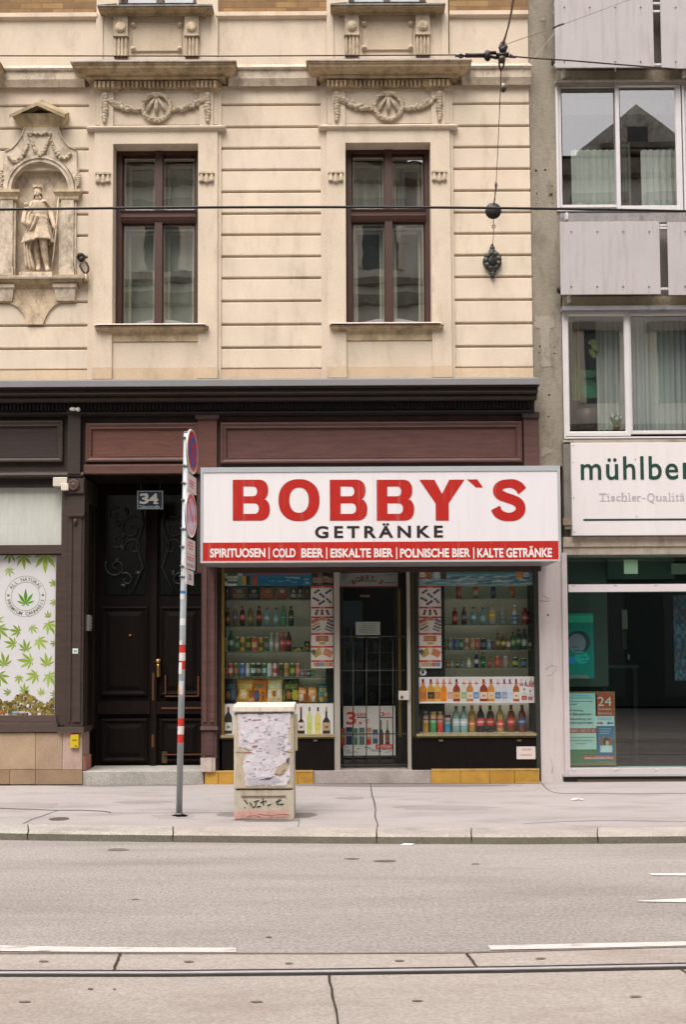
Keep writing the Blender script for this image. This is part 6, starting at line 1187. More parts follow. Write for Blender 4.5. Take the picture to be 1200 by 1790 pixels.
# ------------------------------------------------------------------ parking signs on their pole
B0 = G(313, 1425, 0); YPL = B0.y
pole = root('traffic_sign', tuple(B0), 'grey steel pole with two round parking signs and red white bands', 'traffic sign')
tp = P(326.5, 757, YPL); PV = tp - B0
def PP(py):
    z = P(318, py, YPL).z; t = (z - B0.z) / PV.z; return B0 + PV * t
m = MB(); r = .0325; m.tube([B0, tp], r, (184, 192, 196), 18); m.tube([tp, tp + PV.normalized() * .012], r * 1.08, (150, 150, 150), 18); m.tube([B0 + PV * .0, B0 + PV * .006], r * 1.3, (120, 116, 110), 14); B(m, 'pole', METAL, pole)
def band(py0, py1, c, name, a0=0, a1=2 * pi, k=1.02):
    p0, p1 = PP(py1), PP(py0); n = 20; vs = []
    for p in (p0, p1): vs += [(p.x + r * k * cos(a0 + (a1 - a0) * i / n), p.y + r * k * sin(a0 + (a1 - a0) * i / n), p.z) for i in range(n + 1)]
    m.add(vs, [(i, i + 1, n + 2 + i, n + 1 + i) for i in range(n)], c, True)
RB_ = (200, 56, 42)
m = MB(); band(1127, 1141, RB_, ''); band(1141, 1155, (226, 220, 216), ''); band(1155, 1170, RB_, ''); band(1255.5, 1269, RB_, ''); band(1269, 1283.5, (228, 220, 216), ''); band(1283.5, 1298, RB_, '')
B(m, 'reflective_band', PRINT, pole)
m = MB()
for a in ((1033, 1038, (40, 130, 190), -2.6, -.8, 1.03), (1038, 1048, (226, 228, 228), -2.8, -1.2, 1.04), (1081, 1093, (230, 228, 230), -2.7, -.6, 1.03), (1119, 1127, (226, 220, 222), -2.6, -1.6, 1.04), (1158, 1178, (228, 226, 230), -2.9, -1.5, 1.04), (1190, 1203, (206, 212, 226), -2.4, -.8, 1.03), (1196, 1212, (214, 180, 90), -3.0, -2.2, 1.04), (1200, 1214, (226, 206, 214), -2.0, -.9, 1.05)): band(a[0], a[1], a[2], '', a[3], a[4], a[5])
B(m, 'sticker', PRINT, pole)
NA = radians(85); ND = Vector((sin(NA), -cos(NA), 0)); TD = Vector((cos(NA), sin(NA), 0))   # facing direction and its sideways direction
OFF = .062
def plate_pt(c, s_, z_, d=0.0): return c + TD * s_ + Vector((0, 0, z_)) + ND * d
def disc(py0, py1, name, fn):
    c = (PP(py0) + PP(py1)) / 2; c = c + ND * OFF; rad = (PP(py0).z - PP(py1).z) / 2; m = MB(); n = 36
    for d0, d1, r0_, r1_, col in ((-.012, .0, 1, 1, (176, 176, 176)), (.0, .006, 1, .985, (222, 214, 212)), (.006, .006, .985, .90, (226, 206, 202)), (.006, .0055, .90, .70, RB_)):
        vs = [plate_pt(c, r0_ * rad * cos(2 * pi * k / n), r0_ * rad * sin(2 * pi * k / n), d0) for k in range(n)] + [plate_pt(c, r1_ * rad * cos(2 * pi * k / n), r1_ * rad * sin(2 * pi * k / n), d1) for k in range(n)]
        m.add(vs, [(k, (k + 1) % n, n + (k + 1) % n, n + k) for k in range(n)], col)
    m.add([plate_pt(c, rad * cos(2 * pi * k / n), rad * sin(2 * pi * k / n), -.012) for k in range(n)], [tuple(range(n))], (150, 150, 150))
    fn(m, c, rad, n); return B(m, name, GLOSS, pole)
def f_stop(m, c, rad, n):
    m.add([plate_pt(c, .70 * rad * cos(2 * pi * k / n), .70 * rad * sin(2 * pi * k / n), .0055) for k in range(n)], [tuple(range(n))], (70, 96, 176))
    for a in (pi / 4, -pi / 4):
        u = (cos(a), sin(a)); v = (-sin(a), cos(a)); q = [(-.74, -.09), (.74, -.09), (.74, .09), (-.74, .09)]
        m.add([plate_pt(c, rad * (u[0] * x + v[0] * z), rad * (u[1] * x + v[1] * z), .0062 + (.0002 if a > 0 else 0)) for x, z in q], [(0, 1, 2, 3)], RB_)
def f_park(m, c, rad, n):
    m.add([plate_pt(c, .70 * rad * cos(2 * pi * k / n), .70 * rad * sin(2 * pi * k / n), .0055) for k in range(n)], [tuple(range(n))], (170, 170, 206))
    a = -pi / 4; u = (cos(a), sin(a)); v = (-sin(a), cos(a))
    m.add([plate_pt(c, rad * (u[0] * x + v[0] * z), rad * (u[1] * x + v[1] * z), .0062) for x, z in ((-.74, -.1), (.74, -.1), (.74, .1), (-.74, .1))], [(0, 1, 2, 3)], (206, 96, 100))
disc(751, 829, 'no_stopping_disc', f_stop); o = disc(860, 940, 'no_parking_disc', f_park); o['label'] = 'sun-faded no parking disc'
def plate(py0, py1, wd, name, fn):
    p0, p1 = PP(py1) + ND * OFF, PP(py0) + ND * OFF; c = (p0 + p1) / 2; h = p1.z - p0.z; m = MB()
    vs = [plate_pt(c, sx * wd / 2, sz * h / 2, d) for d in (-.008, .004) for sx, sz in ((-1, -1), (1, -1), (1, 1), (-1, 1))]
    m.add(vs, [(0, 1, 2, 3), (4, 5, 6, 7), (0, 1, 5, 4), (1, 2, 6, 5), (2, 3, 7, 6), (3, 0, 4, 7)], (226, 214, 212))
    for z_, hh, w_, cc in fn:
        m.add([plate_pt(c, sx * w_ * wd / 2, h * (z_ + sz * hh / 2), .005) for sx, sz in ((-1, -1), (1, -1), (1, 1), (-1, 1))], [(0, 1, 2, 3)], cc)
    B(m, name, PRINT, pole)
PKC = (214, 130, 126)
plate(831, 861, .40, 'upper_plate', ((.12, .12, .5, PKC), (-.05, .12, .5, (206, 110, 110)), (-.22, .08, .5, PKC)))
plate(943, 995, .42, 'lower_plate', ((.38, .06, .5, PKC), (.28, .05, .6, PKC), (.18, .05, .5, PKC), (-.02, .03, .8, (200, 150, 160)), (-.12, .05, .8, PKC), (-.2, .04, .7, PKC), (-.36, .04, .8, (150, 146, 176)), (-.42, .03, .7, (160, 150, 180))))
plate(997, 1022, .32, 'tow_away_plate', ((.1, .22, .3, (130, 128, 140)), (-.12, .12, .45, (120, 118, 132))))
m = MB()
for py in (766, 815, 845, 875, 925, 956, 990, 1008):
    p = PP(py); m.tube([p - Vector((0, 0, .014)), p + Vector((0, 0, .014))], r * 1.12, (140, 146, 150), 14); q = p + ND * (OFF - .012); m.tube([p, q], .012, (110, 114, 116), 8); e = p - TD * r * 1.2 + Vector((-.01, 0, 0)); m.tube([e, e - TD * .012 - Vector((.02, 0, 0))], .008, (120, 124, 126), 6)
B(m, 'clamp', METAL, pole)

# ------------------------------------------------------------------ telecom cabinet with torn bills
CB0 = G(462, 1433, 0); YC = CB0.y; cab = root('utility_cabinet', (CB0.x, YC + .16, 0), 'beige plastic utility cabinet covered in torn white posters on the pavement', 'cabinet')
CC = (206, 197, 182); yb = YC + .34
def CR(m, a, b, c, d, yf, y2, col): return m.pbox(a, b, c, d, yf, y2, col)
m = MB(); x0, x1, z0, z1 = R(409.5, 1381, 514.5, 1434, YC); m.box(x0, x1, YC, yb, 0, z1, (200, 190, 172)); B(m, 'base', CABINET, cab, bevel=.008)
m = MB(); x0, x1, z0, z1 = R(409, 1246, 513.5, 1379, YC); m.box(x0, x1, YC - .004, yb, z0, z1, CC); B(m, 'housing', CABINET, cab, bevel=.008)
m = MB(); x0, x1, z0, z1 = R(412, 1250, 510.5, 1378, YC - .014); m.frame(x0, x1, z0, z1, [(0, YC), (0, YC - .012), (.008, YC - .016)], (202, 188, 164)); m.pbox(411, 1314, 513, 1315.2, YC - .019, YC - .0165, (150, 138, 118)); B(m, 'door', CABINET, cab)
m = MB(); x0, x1, z0, z1 = R(408.5, 1233.5, 511.5, 1243, YC - .03); m.extr([(YC - .03, z0 - .012), (YC - .034, z0), (YC - .03, z1 - .012), (YC - .015, z1), (yb, z1 + .02), (yb + .02, z0 - .01), (YC, z0 - .012)], x0 - .006, x1 + .02, (220, 211, 196)); B(m, 'lid', CABINET, cab, bevel=.005)
m = MB(); x0, x1, z0, z1 = R(424, 1395, 502, 1419, YC - .002); m.frame(x0, x1, z0, z1, [(0, YC - .002), (.006, YC + .006), (.02, YC + .006)], (186, 172, 148)); m.pbox(422, 1391, 500, 1393, YC - .006, YC, (120, 108, 90)); B(m, 'base_panel', CABINET, cab)
m = MB(); x0, x1, z0, z1 = R(514, 1248, 518, 1312, YC + .1); m.box(x1 - .03, x1 + .01, YC + .08, YC + .2, z0, z1, (206, 194, 160)); B(m, 'side_box', CABINET, cab, bevel=.004)
def torn(pts, y, c, rough=1.5):
    o = []; n = len(pts)
    for i in range(n):
        (ax, ay), (bx, by) = pts[i], pts[(i + 1) % n]; k = max(1, int(math.hypot(bx - ax, by - ay) / 4))
        for j in range(k): t = j / k; o.append((ax + (bx - ax) * t + random.uniform(-rough, rough), ay + (by - ay) * t + random.uniform(-rough, rough)))
    v = [P(px, py, y) for px, py in o]
    bm = bmesh.new(); q = [bm.verts.new((a.x, 0, a.z)) for a in v]; f = bm.faces.new(q); f.normal_update(); bmesh.ops.triangulate(bm, faces=[f]); bm.verts.index_update()
    vs = [(w_.co.x, y, w_.co.z) for w_ in bm.verts]; fs = [tuple(w_.index for w_ in fc.verts) for fc in bm.faces]; bm.free(); n = len(vs)
    m.add(vs + [(a, y + .0015, b) for a, _, b in vs], fs + [(i, (i + 1) % n, n + (i + 1) % n, n + i) for i in range(n)], c)
m = MB(); yp = YC - .0185
torn([(416, 1249), (508, 1247), (507, 1272), (503, 1290), (508, 1308), (500, 1312), (476, 1314), (446, 1313), (428, 1308), (417, 1306)], yp, (220, 214, 222))
torn([(430, 1314), (460, 1310), (500, 1314), (508, 1322), (498, 1334), (486, 1345), (480, 1356), (494, 1358), (507, 1338), (506, 1360), (502, 1373), (430, 1373), (428, 1355), (424, 1340)], yp - .002, (222, 216, 222))
torn([(462, 1292), (490, 1288), (497, 1306), (486, 1322), (470, 1318), (455, 1308)], yp - .0035, (206, 200, 206), 2)
torn([(430, 1358), (450, 1360), (480, 1357), (496, 1366), (480, 1372), (434, 1371)], yp - .0035, (190, 186, 196), 1.5)
torn([(420, 1256), (444, 1252), (470, 1256), (464, 1288), (440, 1300), (424, 1290)], yp - .003, (224, 218, 226), 2)
B(m, 'torn_posters', PAPER, cab)
m = MB()
for k in range(90):
    px, py = random.uniform(420, 504), random.uniform(1252, 1370)
    if 428 > px and py > 1306: continue
    c = random.choice([(160, 154, 166), (180, 176, 188), (150, 150, 164), (196, 186, 192), (206, 200, 206), (160, 166, 190)]); torn([(px, py), (px + random.uniform(1, 6), py - random.uniform(-.5, 2)), (px + random.uniform(1, 7), py + random.uniform(.5, 2)), (px, py + random.uniform(.4, 1.6))], yp - .0045 - k * .000005, c, .4)
for px, py, L in ((434, 1257, 4), (442, 1258, 14), (441, 1304, 9), (428, 1315, 13), (428, 1306, 2)): torn([(px, py), (px + L, py - 1), (px + L, py + 1), (px, py + 2)], yp - .006, (176, 104, 100), .5)
torn([(484, 1341), (496, 1334), (500, 1344), (488, 1354), (480, 1352)], yp - .006, (186, 166, 146), 1.4); torn([(501, 1327), (505, 1324), (505, 1334), (502, 1333)], yp - .006, (90, 84, 90), .6); torn([(464, 1360), (478, 1358), (472, 1362), (452, 1364)], yp - .006, (96, 90, 100), .8)
B(m, 'poster_scraps', PRINT, cab)
m = MB(); 
for pts in (((427, 1398), (433, 1405)), ((428, 1412), (429, 1411)), ((437, 1402), (440, 1408)), ((444, 1402), (453, 1399)), ((449, 1400), (446, 1410), (441, 1411)), ((449, 1411), (456, 1409)), ((455, 1403), (466, 1400)), ((459, 1395), (461, 1408)), ((467, 1408), (474, 1406)), ((482, 1402), (492, 1398)), ((489, 1397), (484, 1406), (493, 1406)), ((492, 1407), (496, 1405))):
    m.tube([P(px, py, YC - .006 if 424 < px < 502 else YC - .004) + Vector((0, .004, 0)) for px, py in pts], .0055, (44, 56, 50), 5)
B(m, 'graffiti', PRINT, cab)
m = MB(); torn([(413, 1419), (440, 1417), (470, 1418), (504, 1416), (506, 1427), (480, 1429), (440, 1430), (412, 1431)], YC - .003, (220, 166, 158), 1); B(m, 'pink_paint', CABINET, cab)
m = MB()
for pts in (((432, 1428), (445, 1425), (455, 1428)), ((452, 1423), (475, 1426), (490, 1423), (505, 1424))): m.tube([P(px, py, YC - .0035) for px, py in pts], .0025, (130, 104, 104), 4)
B(m, 'pen_line', PRINT, cab)
# ------------------------------------------------------------------ the concrete and panel house on the right
blk = root('apartment_block', (P(1090, 1362, 0).x, 0, 0), 'grey concrete apartment block with bolted cement panels and white window frames', 'building')
ALU = (218, 213, 213); BEI = (186, 172, 150); GRY = (150, 145, 138)
XB1 = P(2400, 600, 0).x
def bb(m, px0, py0, px1, py1, yf, yb, col): return m.pbox(px0, py0, px1, py1, yf, yb, col)
xs0, xs1 = XR + .004, P(980.5, 470, .03).x
m = MB(); m.box(xs0, xs1, .03, .5, P(957, 815, .03).z, P(950, -420, .03).z, (152, 143, 128)); B(m, 'concrete_strip', CONCRETE, blk)
m = MB()
for px, py, r_ in ((938, 298, 2.2), (954, 297, 2.2), (938.5, 325, 1.2), (965.5, 325, 1.4), (939, 338, 1.6), (964, 340, 3.4), (941, 346, 1.2), (939, 356, 1.2), (966.5, 356, 1.2), (943, 562, 2), (960, 562, 2.2), (945, 606, 2), (944, 616, 1.4), (970, 607, 1.2), (970, 618, 1.6), (961, 690, 2), (958, 638, 1.2), (960, 728, 1.4), (952, 745, 1.2), (928, 73, 1)):
    c = P(px, py, .028); m.poly([(c.x + r_ * PX * random.uniform(.7, 1.2) * cos(2 * pi * k / 9), c.z + r_ * PX * random.uniform(.7, 1.2) * sin(2 * pi * k / 9)) for k in range(9)], .0285, (46, 40, 34))
B(m, 'drill_holes', CONCRETE, blk)
m = MB()
for pts in (((937, 552), (969, 553), (971, 572), (962, 574), (961, 600), (966, 640), (948, 642), (947, 600), (944, 574), (936, 571)), ((947, 782), (958, 782), (967, 787), (966, 793), (955, 794), (950, 800), (946, 796)), ((946, 32), (954, 31), (952, 36), (947, 36))):
    torn(pts, .0255, (168, 158, 144), 1.2)
B(m, 'mortar_patches', CONCRETE, blk)
# parapet panels, rails and the beams behind them
YPN = -.20
m = MB(); bb(m, 972, -420, 2400, 120, -.02, .4, (120, 112, 104)); bb(m, 983, 383, 2400, 517, -.02, .4, (118, 112, 106)); B(m, 'parapet_wall', CONCRETE, blk)
for a, b, t, q in ((968.5, 1140, -330, 118), (1153, 1420, -330, 119), (1433, 1700, -330, 120), (1713, 2000, -330, 120), (980.5, 1155, 387, 514.5), (1169, 1440, 387.5, 515), (1454, 1720, 388, 516), (1734, 2010, 388, 516)):
    m = MB(); bb(m, a, t, b, q, YPN, YPN + .018, (186, 180, 181)); B(m, 'parapet_panel', PANEL, blk, bevel=.003); pn = bpy.data.objects[sorted(o.name for o in bpy.data.objects if o.name.startswith('parapet_panel'))[-1]]
    m = MB(); n = 4
    for k in range(n):
        for py in ((405, 501) if t > 0 else (13, 108)):
            px = a + (b - a) * (.11 + .26 * k); c = P(px, py, YPN); m.lathe((c.x, YPN, c.z), [(.011, 0), (.011, .004), (.006, .007)], (120, 96, 84), 10, 'y'); L = random.uniform(.03, .14); m.poly([(c.x - .007, c.z), (c.x + .006, c.z), (c.x + .002, c.z - L), (c.x - .002, c.z - L)], YPN - .0008, (168, 150, 140))
    B(m, 'screws', METAL, pn)
m = MB()
for py in (3, 17, 110, 391, 396, 502): bb(m, 970 if py < 200 else 984, py - 2, 2300, py + 1.5, YPN + .02, YPN + .06, (206, 202, 202))
B(m, 'panel_rails', PAINT, blk)
m = MB(); bb(m, 974, 120, 2400, 138, -.03, .4, (176, 164, 142)); bb(m, 973, 136, 2400, 140, -.08, .4, (150, 142, 132)); bb(m, 986, 515, 2400, 531, -.04, .4, (178, 164, 138)); bb(m, 984, 531, 2400, 538, -.10, .4, (150, 150, 152)); bb(m, 980, 369, 2400, 386, -.03, .4, (156, 152, 150)); bb(m, 985, 765, 2400, 772, -.06, .4, (170, 160, 146))
for px, py in ((985, 121), (1196, 122), (990, 371), (995, 515)): bb(m, px, py, px + 4, py + 12, -.12, -.02, (214, 210, 210))
B(m, 'lintel_beam', CONCRETE, blk)
m = MB(); c = P(979, 507, -.1); m.blob(c, (.04, .05, .05), (40, 36, 34), 0, 8, 6); c = P(967, 109, -.05); m.blob(c, (.02, .03, .05), (50, 44, 40), 0, 8, 6); B(m, 'drain_spout', IRON, blk)
def wframe(px0, py0, px1, py1, y, wpx, nm='window', par=None, c=ALU, parent=None, depth=.07):
    m = MB(); x0, x1, z0, z1 = R(px0, py0, px1, py1, y); w_ = wpx * PX
    m.frame(x0, x1, z0, z1, [(0, y + depth), (0, y), (w_ * .8, y), (w_, y + .018), (w_, y + depth)], c, False); return B(m, nm, PAINT, parent or blk)
def pane(px0, py0, px1, py1, y, par, mt=None):
    mt = mt or NEWGLASS
    _pane(px0, py0, px1, py1, y, par, mt)
def _pane(px0, py0, px1, py1, y, par, mt):
    m = MB(); x0, x1, z0, z1 = R(px0, py0, px1, py1, y); m.quad([(x0, y, z0), (x1, y, z0), (x1, y, z1), (x0, y, z1)], (220, 220, 220)); B(m, 'pane', mt, par)
def room(px0, py0, px1, py1, y, dep, par, wallc, floorc):
    m = MB(); x0, x1, z0, z1 = R(px0, py0, px1, py1, y); e = y + dep
    m.quad([(x0, e, z0), (x1, e, z0), (x1, e, z1), (x0, e, z1)], wallc); m.quad([(x0, y, z0), (x0, e, z0), (x0, e, z1), (x0, y, z1)], wallc); m.quad([(x1, y, z0), (x1, e, z0), (x1, e, z1), (x1, y, z1)], wallc)
    m.quad([(x0, y, z1), (x1, y, z1), (x1, e, z1), (x0, e, z1)], wallc); m.quad([(x0, y, z0), (x1, y, z0), (x1, e, z0), (x0, e, z0)], floorc); B(m, 'room', FABRIC, par)
def curtain(par, px0, px1, pt, pb_, y, c, waves, amp=.025):
    m = MB(); x0, x1, z0, z1 = R(px0, pt, px1, pb_, y)
    m.grid(lambda u, v: (x0 + (x1 - x0) * u, y + amp * sin(u * waves * 2 * pi + .8 * v) + amp * .4 * sin(u * waves * 5.1 * pi), z0 + (z1 - z0) * v), 60, 3, c); B(m, 'curtain', FABRIC, par)
for dx in (0, 222, 444):
    o = wframe(973.5 + dx, 140.5, 1193 + dx, 368, .0, 5); pane(984 + dx, 150, 1080 + dx, 359, .055, o); pane(1086 + dx, 150, 1186 + dx, 359, .025, o)
    wframe(978 + dx, 147, 1083 + dx, 362, .035, 5.5, 'sash', parent=o, depth=.04); wframe(1078 + dx, 143.5, 1191 + dx, 366, .003, 8, 'sash', parent=o, depth=.04)
    m = MB(); bb(m, 979 + dx, 144, 1079 + dx, 149, .02, .06, (140, 136, 126)); B(m, 'roller_slot', PAINT, o)
    room(975 + dx, 142, 1192 + dx, 366, .10, 2.5, o, (150, 150, 142), (80, 70, 60)); curtain(o, 1000 + dx, 1078 + dx, 262, 364, .3, (226, 228, 220), 7, .012); curtain(o, 1122 + dx, 1190 + dx, 262, 364, .3, (232, 232, 226), 6, .012); curtain(o, 978 + dx, 1190 + dx, 146, 200, .34, (206, 206, 200), 9, .01); curtain(o, 1088 + dx, 1104 + dx, 250, 362, .5, (160, 160, 150), 2)
for dx in (0, 236, 472):
    o = wframe(985.5 + dx, 539, 1221 + dx, 766, .0, 3.5); wframe(988 + dx, 543, 1102 + dx, 762, .004, 8.5, 'sash', parent=o, depth=.05); wframe(1100 + dx, 545, 1219 + dx, 758, .03, 6, 'sash', parent=o, depth=.05)
    pane(995 + dx, 548, 1095 + dx, 752, .03, o); pane(1104 + dx, 549, 1215 + dx, 754, .055, o); room(986 + dx, 540, 1220 + dx, 764, .10, 2.5, o, (92, 92, 84), (46, 38, 34))
    if dx == 0:
        curtain(o, 1044, 1092, 549, 752, .32, (214, 214, 208), 5); curtain(o, 1103, 1135, 549, 754, .32, (196, 206, 204), 4); curtain(o, 1132, 1222, 549, 754, .36, (206, 212, 208), 9); curtain(o, 1000, 1014, 550, 700, .42, (172, 176, 96), 2); curtain(o, 990, 1046, 610, 664, 1.3, (140, 136, 124), 2)
    else: curtain(o, 988 + dx, 1220 + dx, 549, 754, .36, (206, 212, 208), 16)
# plants behind the lower window
def leafshape(m, c, L, wd, ang, c_, tilt=.3):
    pts = [(0, 0), (.25, .8), (.5, 1), (.75, .7), (1, 0)]; vs = []
    for t, q in pts:
        for s_ in (-1, 1): lx, lz = t * L, s_ * q * wd / 2; vs.append((c[0] + lx * cos(ang) - lz * sin(ang), c[1] - .10 * sin(pi * t) * L + abs(q) * .02, c[2] + lx * sin(ang) + lz * cos(ang)))
    m.add(vs, [(2 * i, 2 * i + 1, 2 * i + 3, 2 * i + 2) for i in range(4)], c_, True)
big = root('house_plant', tuple(P(1026, 700, .5)), 'large dark green house plant behind the lower right window', 'plant')
m = MB()
for px, py, L, wd, an in ((1012, 652, .26, .12, -.1), (1035, 648, .22, .11, -.5), (1008, 668, .30, .16, -.2), (1030, 672, .22, .14, -1.0), (1016, 676, .26, .18, -.6), (1026, 682, .22, .20, 0.1), (1008, 684, .24, .16, -.6), (1040, 668, .16, .10, -.9), (1010, 660, .2, .12, .5), (1022, 690, .2, .14, .3)): leafshape(m, P(px, py, random.uniform(.34, .46)), L, wd, an, jit((46, 120, 78), 14))
B(m, 'leaves', LEAF, big)
m = MB(); c = P(1026, 706, .5); m.lathe((c.x, c.y, P(1026, 745, .5).z), [(.10, 0), (.14, .22)], (84, 60, 48), 14); m.tube([(c.x, c.y, P(1026, 725, .5).z), tuple(P(1022, 670, .45))], .012, (70, 80, 50), 6); B(m, 'pot', PAINT, big)
lim = root('house_plant', tuple(P(1035, 620, .9)), 'small lime green leafy plant high behind the lower right window', 'plant')
m = MB()
for px, py, L, wd, an in ((1028, 600, .16, .08, .2), (1034, 602, .14, .08, -.6), (1040, 598, .13, .07, -1.2), (1030, 610, .15, .07, -.8), (1036, 612, .12, .07, -1.3)): leafshape(m, P(px, py, .28), L, wd, an, jit((160, 176, 84), 12))
B(m, 'leaves', LEAF, lim)
tul = root('tulip_pot', tuple(P(1080, 748, .16)), 'pot of white tulips on the inner sill of the lower right window', 'plant')
m = MB(); c = P(1079, 748, .17)
for k in range(10): leafshape(m, (c.x + random.uniform(-.03, .03), c.y, c.z + .02), random.uniform(.12, .19), .035, pi / 2 + random.uniform(-.6, .6), jit((70, 120, 70), 14))
B(m, 'leaves', LEAF, tul)
m = MB()
for px, py in ((1072, 727.5), (1087, 730), (1079, 732)): q = P(px, py, .15); m.blob(q, (.016, .016, .024), (236, 236, 226), 0, 8, 6)
B(m, 'blossoms', FABRIC, tul); m = MB(); m.lathe((c.x, c.y, c.z - .03), [(.04, 0), (.052, .06), (.046, .062)], (150, 110, 84), 14); B(m, 'pot', PAINT, tul)
# shop storey: pier, fascia sign, shop window
m = MB(); x0 = P(944.5, 1200, -.01).x; x1 = P(985.5, 1150, -.01).x; z0 = 0; m.box(x0, x1, -.012, .5, z0, P(960, 815, .02).z - .004, (212, 202, 201)); B(m, 'pier', PANEL, blk)
m = MB()
for pts in (((948, 1040), (958, 1046), (962, 1045)), ((945, 1050), (955, 1051), (962, 1050.5)), ((964, 1325), (967, 1340), (966, 1352)), ((955, 1170), (965, 1163), (975, 1166), (968, 1178), (958, 1182))): m.tube([P(px, py, -.0125) for px, py in pts], .003, (168, 154, 146), 4)
c = P(959, 1075, -.013); m.blob(c, (.014, .004, .014), (110, 90, 84), 0, 8, 4); B(m, 'pier_cracks', CONCRETE, blk)
m = MB(); bb(m, 985.8, 769, 2400, 936, .03, .4, (150, 142, 128)); bb(m, 985.8, 935, 2400, 952, -.04, .4, (196, 182, 166)); bb(m, 985.8, 952, 2400, 966, -.02, .4, (186, 176, 162)); B(m, 'fascia_wall', CONCRETE, blk)
m = MB(); bb(m, 987, 773, 999, 925, -.06, .03, (128, 124, 116)); bb(m, 986, 905, 1001, 918, -.07, .03, (150, 134, 116)); B(m, 'fascia_side', CONCRETE, blk)
YM = -.12; ms = root('shop_sign', tuple(P(1100, 935, -.05)), 'white shop board with dark green lettering above the right shop window', 'sign')
m = MB(); bb(m, 1000.5, 772.5, 1640, 934.5, YM, -.0, (228, 222, 222)); B(m, 'board', SIGNFACE, ms, bevel=.004)
m = MB(); DG = (26, 66, 54)
m.ptext('mühlbe', 1016, 797.5, 1187, 839, YM - .003, DG, .012, 1.12); m.ptext('rger', 1195, 808, 1300, 851, YM - .003, DG, .012, 1.12); m.pbox(1021, 905.5, 1620, 909, YM - .002, YM + .001, (40, 66, 56)); B(m, 'lettering', PRINT, ms)
m = MB(); SC = (176, 170, 178); adv = 1048.0
txt = 'Tischler-Qualität'; wid = {'T': 12, 'i': 5.5, 's': 8, 'c': 8.4, 'h': 10, 'l': 5.5, 'e': 8.6, 'r': 7.4, '-': 7, 'Q': 14, 'u': 10, 'a': 9, 't': 6.4, 'ä': 9}
hgt = {'T': (862.5, 876), 'i': (862.5, 876), 's': (867, 876), 'c': (867, 876), 'h': (861.5, 876), 'l': (861.5, 876), 'e': (867, 876), 'r': (867, 876), '-': (870.5, 871.8), 'Q': (862, 880), 'u': (867, 876), 'a': (867, 876), 't': (864, 876), 'ä': (862.5, 876)}
tot = sum(wid[q] for q in txt); sc = 158.5 / tot
for q in txt:
    w_ = wid[q] * sc; t, b = hgt[q]; 
    if q in 'il':
        m.pbox(adv + w_ * .5 - .8, t if q == 'l' else 867, adv + w_ * .5 + .8, b, YM - .003, YM - .001, SC)
        if q == 'i': m.pbox(adv + w_ * .5 - .9, 862.5, adv + w_ * .5 + .9, 864.3, YM - .003, YM - .001, SC)
    else: m.ptext(q, adv + w_ * .10, t, adv + w_ * .90, b, YM - .003, SC, .0)
    if q in 'Tihlr': m.pbox(adv + w_ * .12, 875.2, adv + w_ * (.9 if q != 'r' else .6), 876, YM - .0035, YM - .001, SC)
    if q in 'ihlru': m.pbox(adv, t + (0 if q != 'i' else 4.6), adv + w_ * .4, t + .8 + (0 if q != 'i' else 4.6), YM - .0035, YM - .001, SC)
    if q == 'T': m.pbox(adv + .6, t, adv + 1.6, t + 3.2, YM - .0035, YM - .001, SC); m.pbox(adv + w_ - 1.6, t, adv + w_ - .6, t + 3.2, YM - .0035, YM - .001, SC)
    adv += w_
B(m, 'subtitle', PRINT, ms)
m = MB()
for px, py in ((1003, 779), (1003, 808.5), (1004, 870.5), (1004.5, 930), (1112, 803), (1114, 903)): c = P(px, py, YM); m.lathe((c.x, YM, c.z), [(.008, 0), (.006, .004)], (120, 110, 106), 8, 'y')
B(m, 'screws', METAL, ms)
m = MB(); FR = (206, 196, 196)
bb(m, 985.8, 966, 995, 1353, -.05, .2, FR); bb(m, 995, 1018, 2400, 1031, -.045, .12, (214, 206, 208)); bb(m, 995, 1340, 2400, 1350, -.06, .2, (206, 198, 200)); bb(m, 985.8, 1350, 2400, 1354, -.07, .2, (186, 180, 180)); bb(m, 985.8, 1354, 2400, 1362, -.02, .4, (44, 42, 38)); bb(m, 1010, 1359, 2400, 1367, -.03, .4, (120, 100, 84))
for px in (1001, 1074, 1145): 
    bb(m, px, 1023, px + 5, 1024.4, -.048, -.044, (150, 140, 140)); bb(m, px + 1, 1343, px + 6, 1346, -.068, -.05, (226, 220, 220))
o = B(m, 'shop_window', PAINT, blk)
pane(995, 966, 2400, 1019, .02, o, DARKGLASS); pane(995, 1031, 2400, 1341, .02, o, DARKGLASS)
room(986, 960, 2400, 1356, .2, 4.5, o, (32, 48, 47), (30, 40, 41))
m = MB(); bb(m, 986, 966, 1063, 1200, 1.2, 1.25, (104, 116, 104)); bb(m, 1063, 966, 1180, 1012, 1.0, 1.05, (96, 110, 96)); bb(m, 1175, 985, 1260, 1003, .6, .7, (170, 176, 156)); B(m, 'partition', PAINT, o)
m = MB(); bb(m, 1092, 978, 1116, 1003, .06, .07, (196, 190, 164)); B(m, 'note', PRINT, label='pale square note stuck behind the transom glass of the right shop', cat='note')
m = MB(); x0, x1, z0, z1 = R(975, 1072, 1039, 1186, .45); m.box(x0, x1, .45, .46, z0, z1, (20, 140, 130)); y = .449
m.pbox(990, 1076, 1038, 1088, y - .001, y, (60, 186, 150)); m.pbox(980, 1100, 1030, 1104, y - .001, y, (20, 150, 140)); v = P(1012, 1122, y); m.ell(v.x, v.z, .16, .15, y - .001, (60, 70, 76)); m.ell(v.x - .02, v.z - .02, .12, .13, y - .002, (150, 140, 160)); v = P(1018, 1150, y); m.ell(v.x, v.z, .1, .08, y - .0015, (40, 190, 176)); m.pbox(996, 1148, 1006, 1160, y - .003, y, (70, 150, 220))
for k in range(5): m.pbox(1000 + k * 5, 1130 + k * 6, 1012 + k * 5, 1132 + k * 6, y - .004, y, (70, 120, 130))
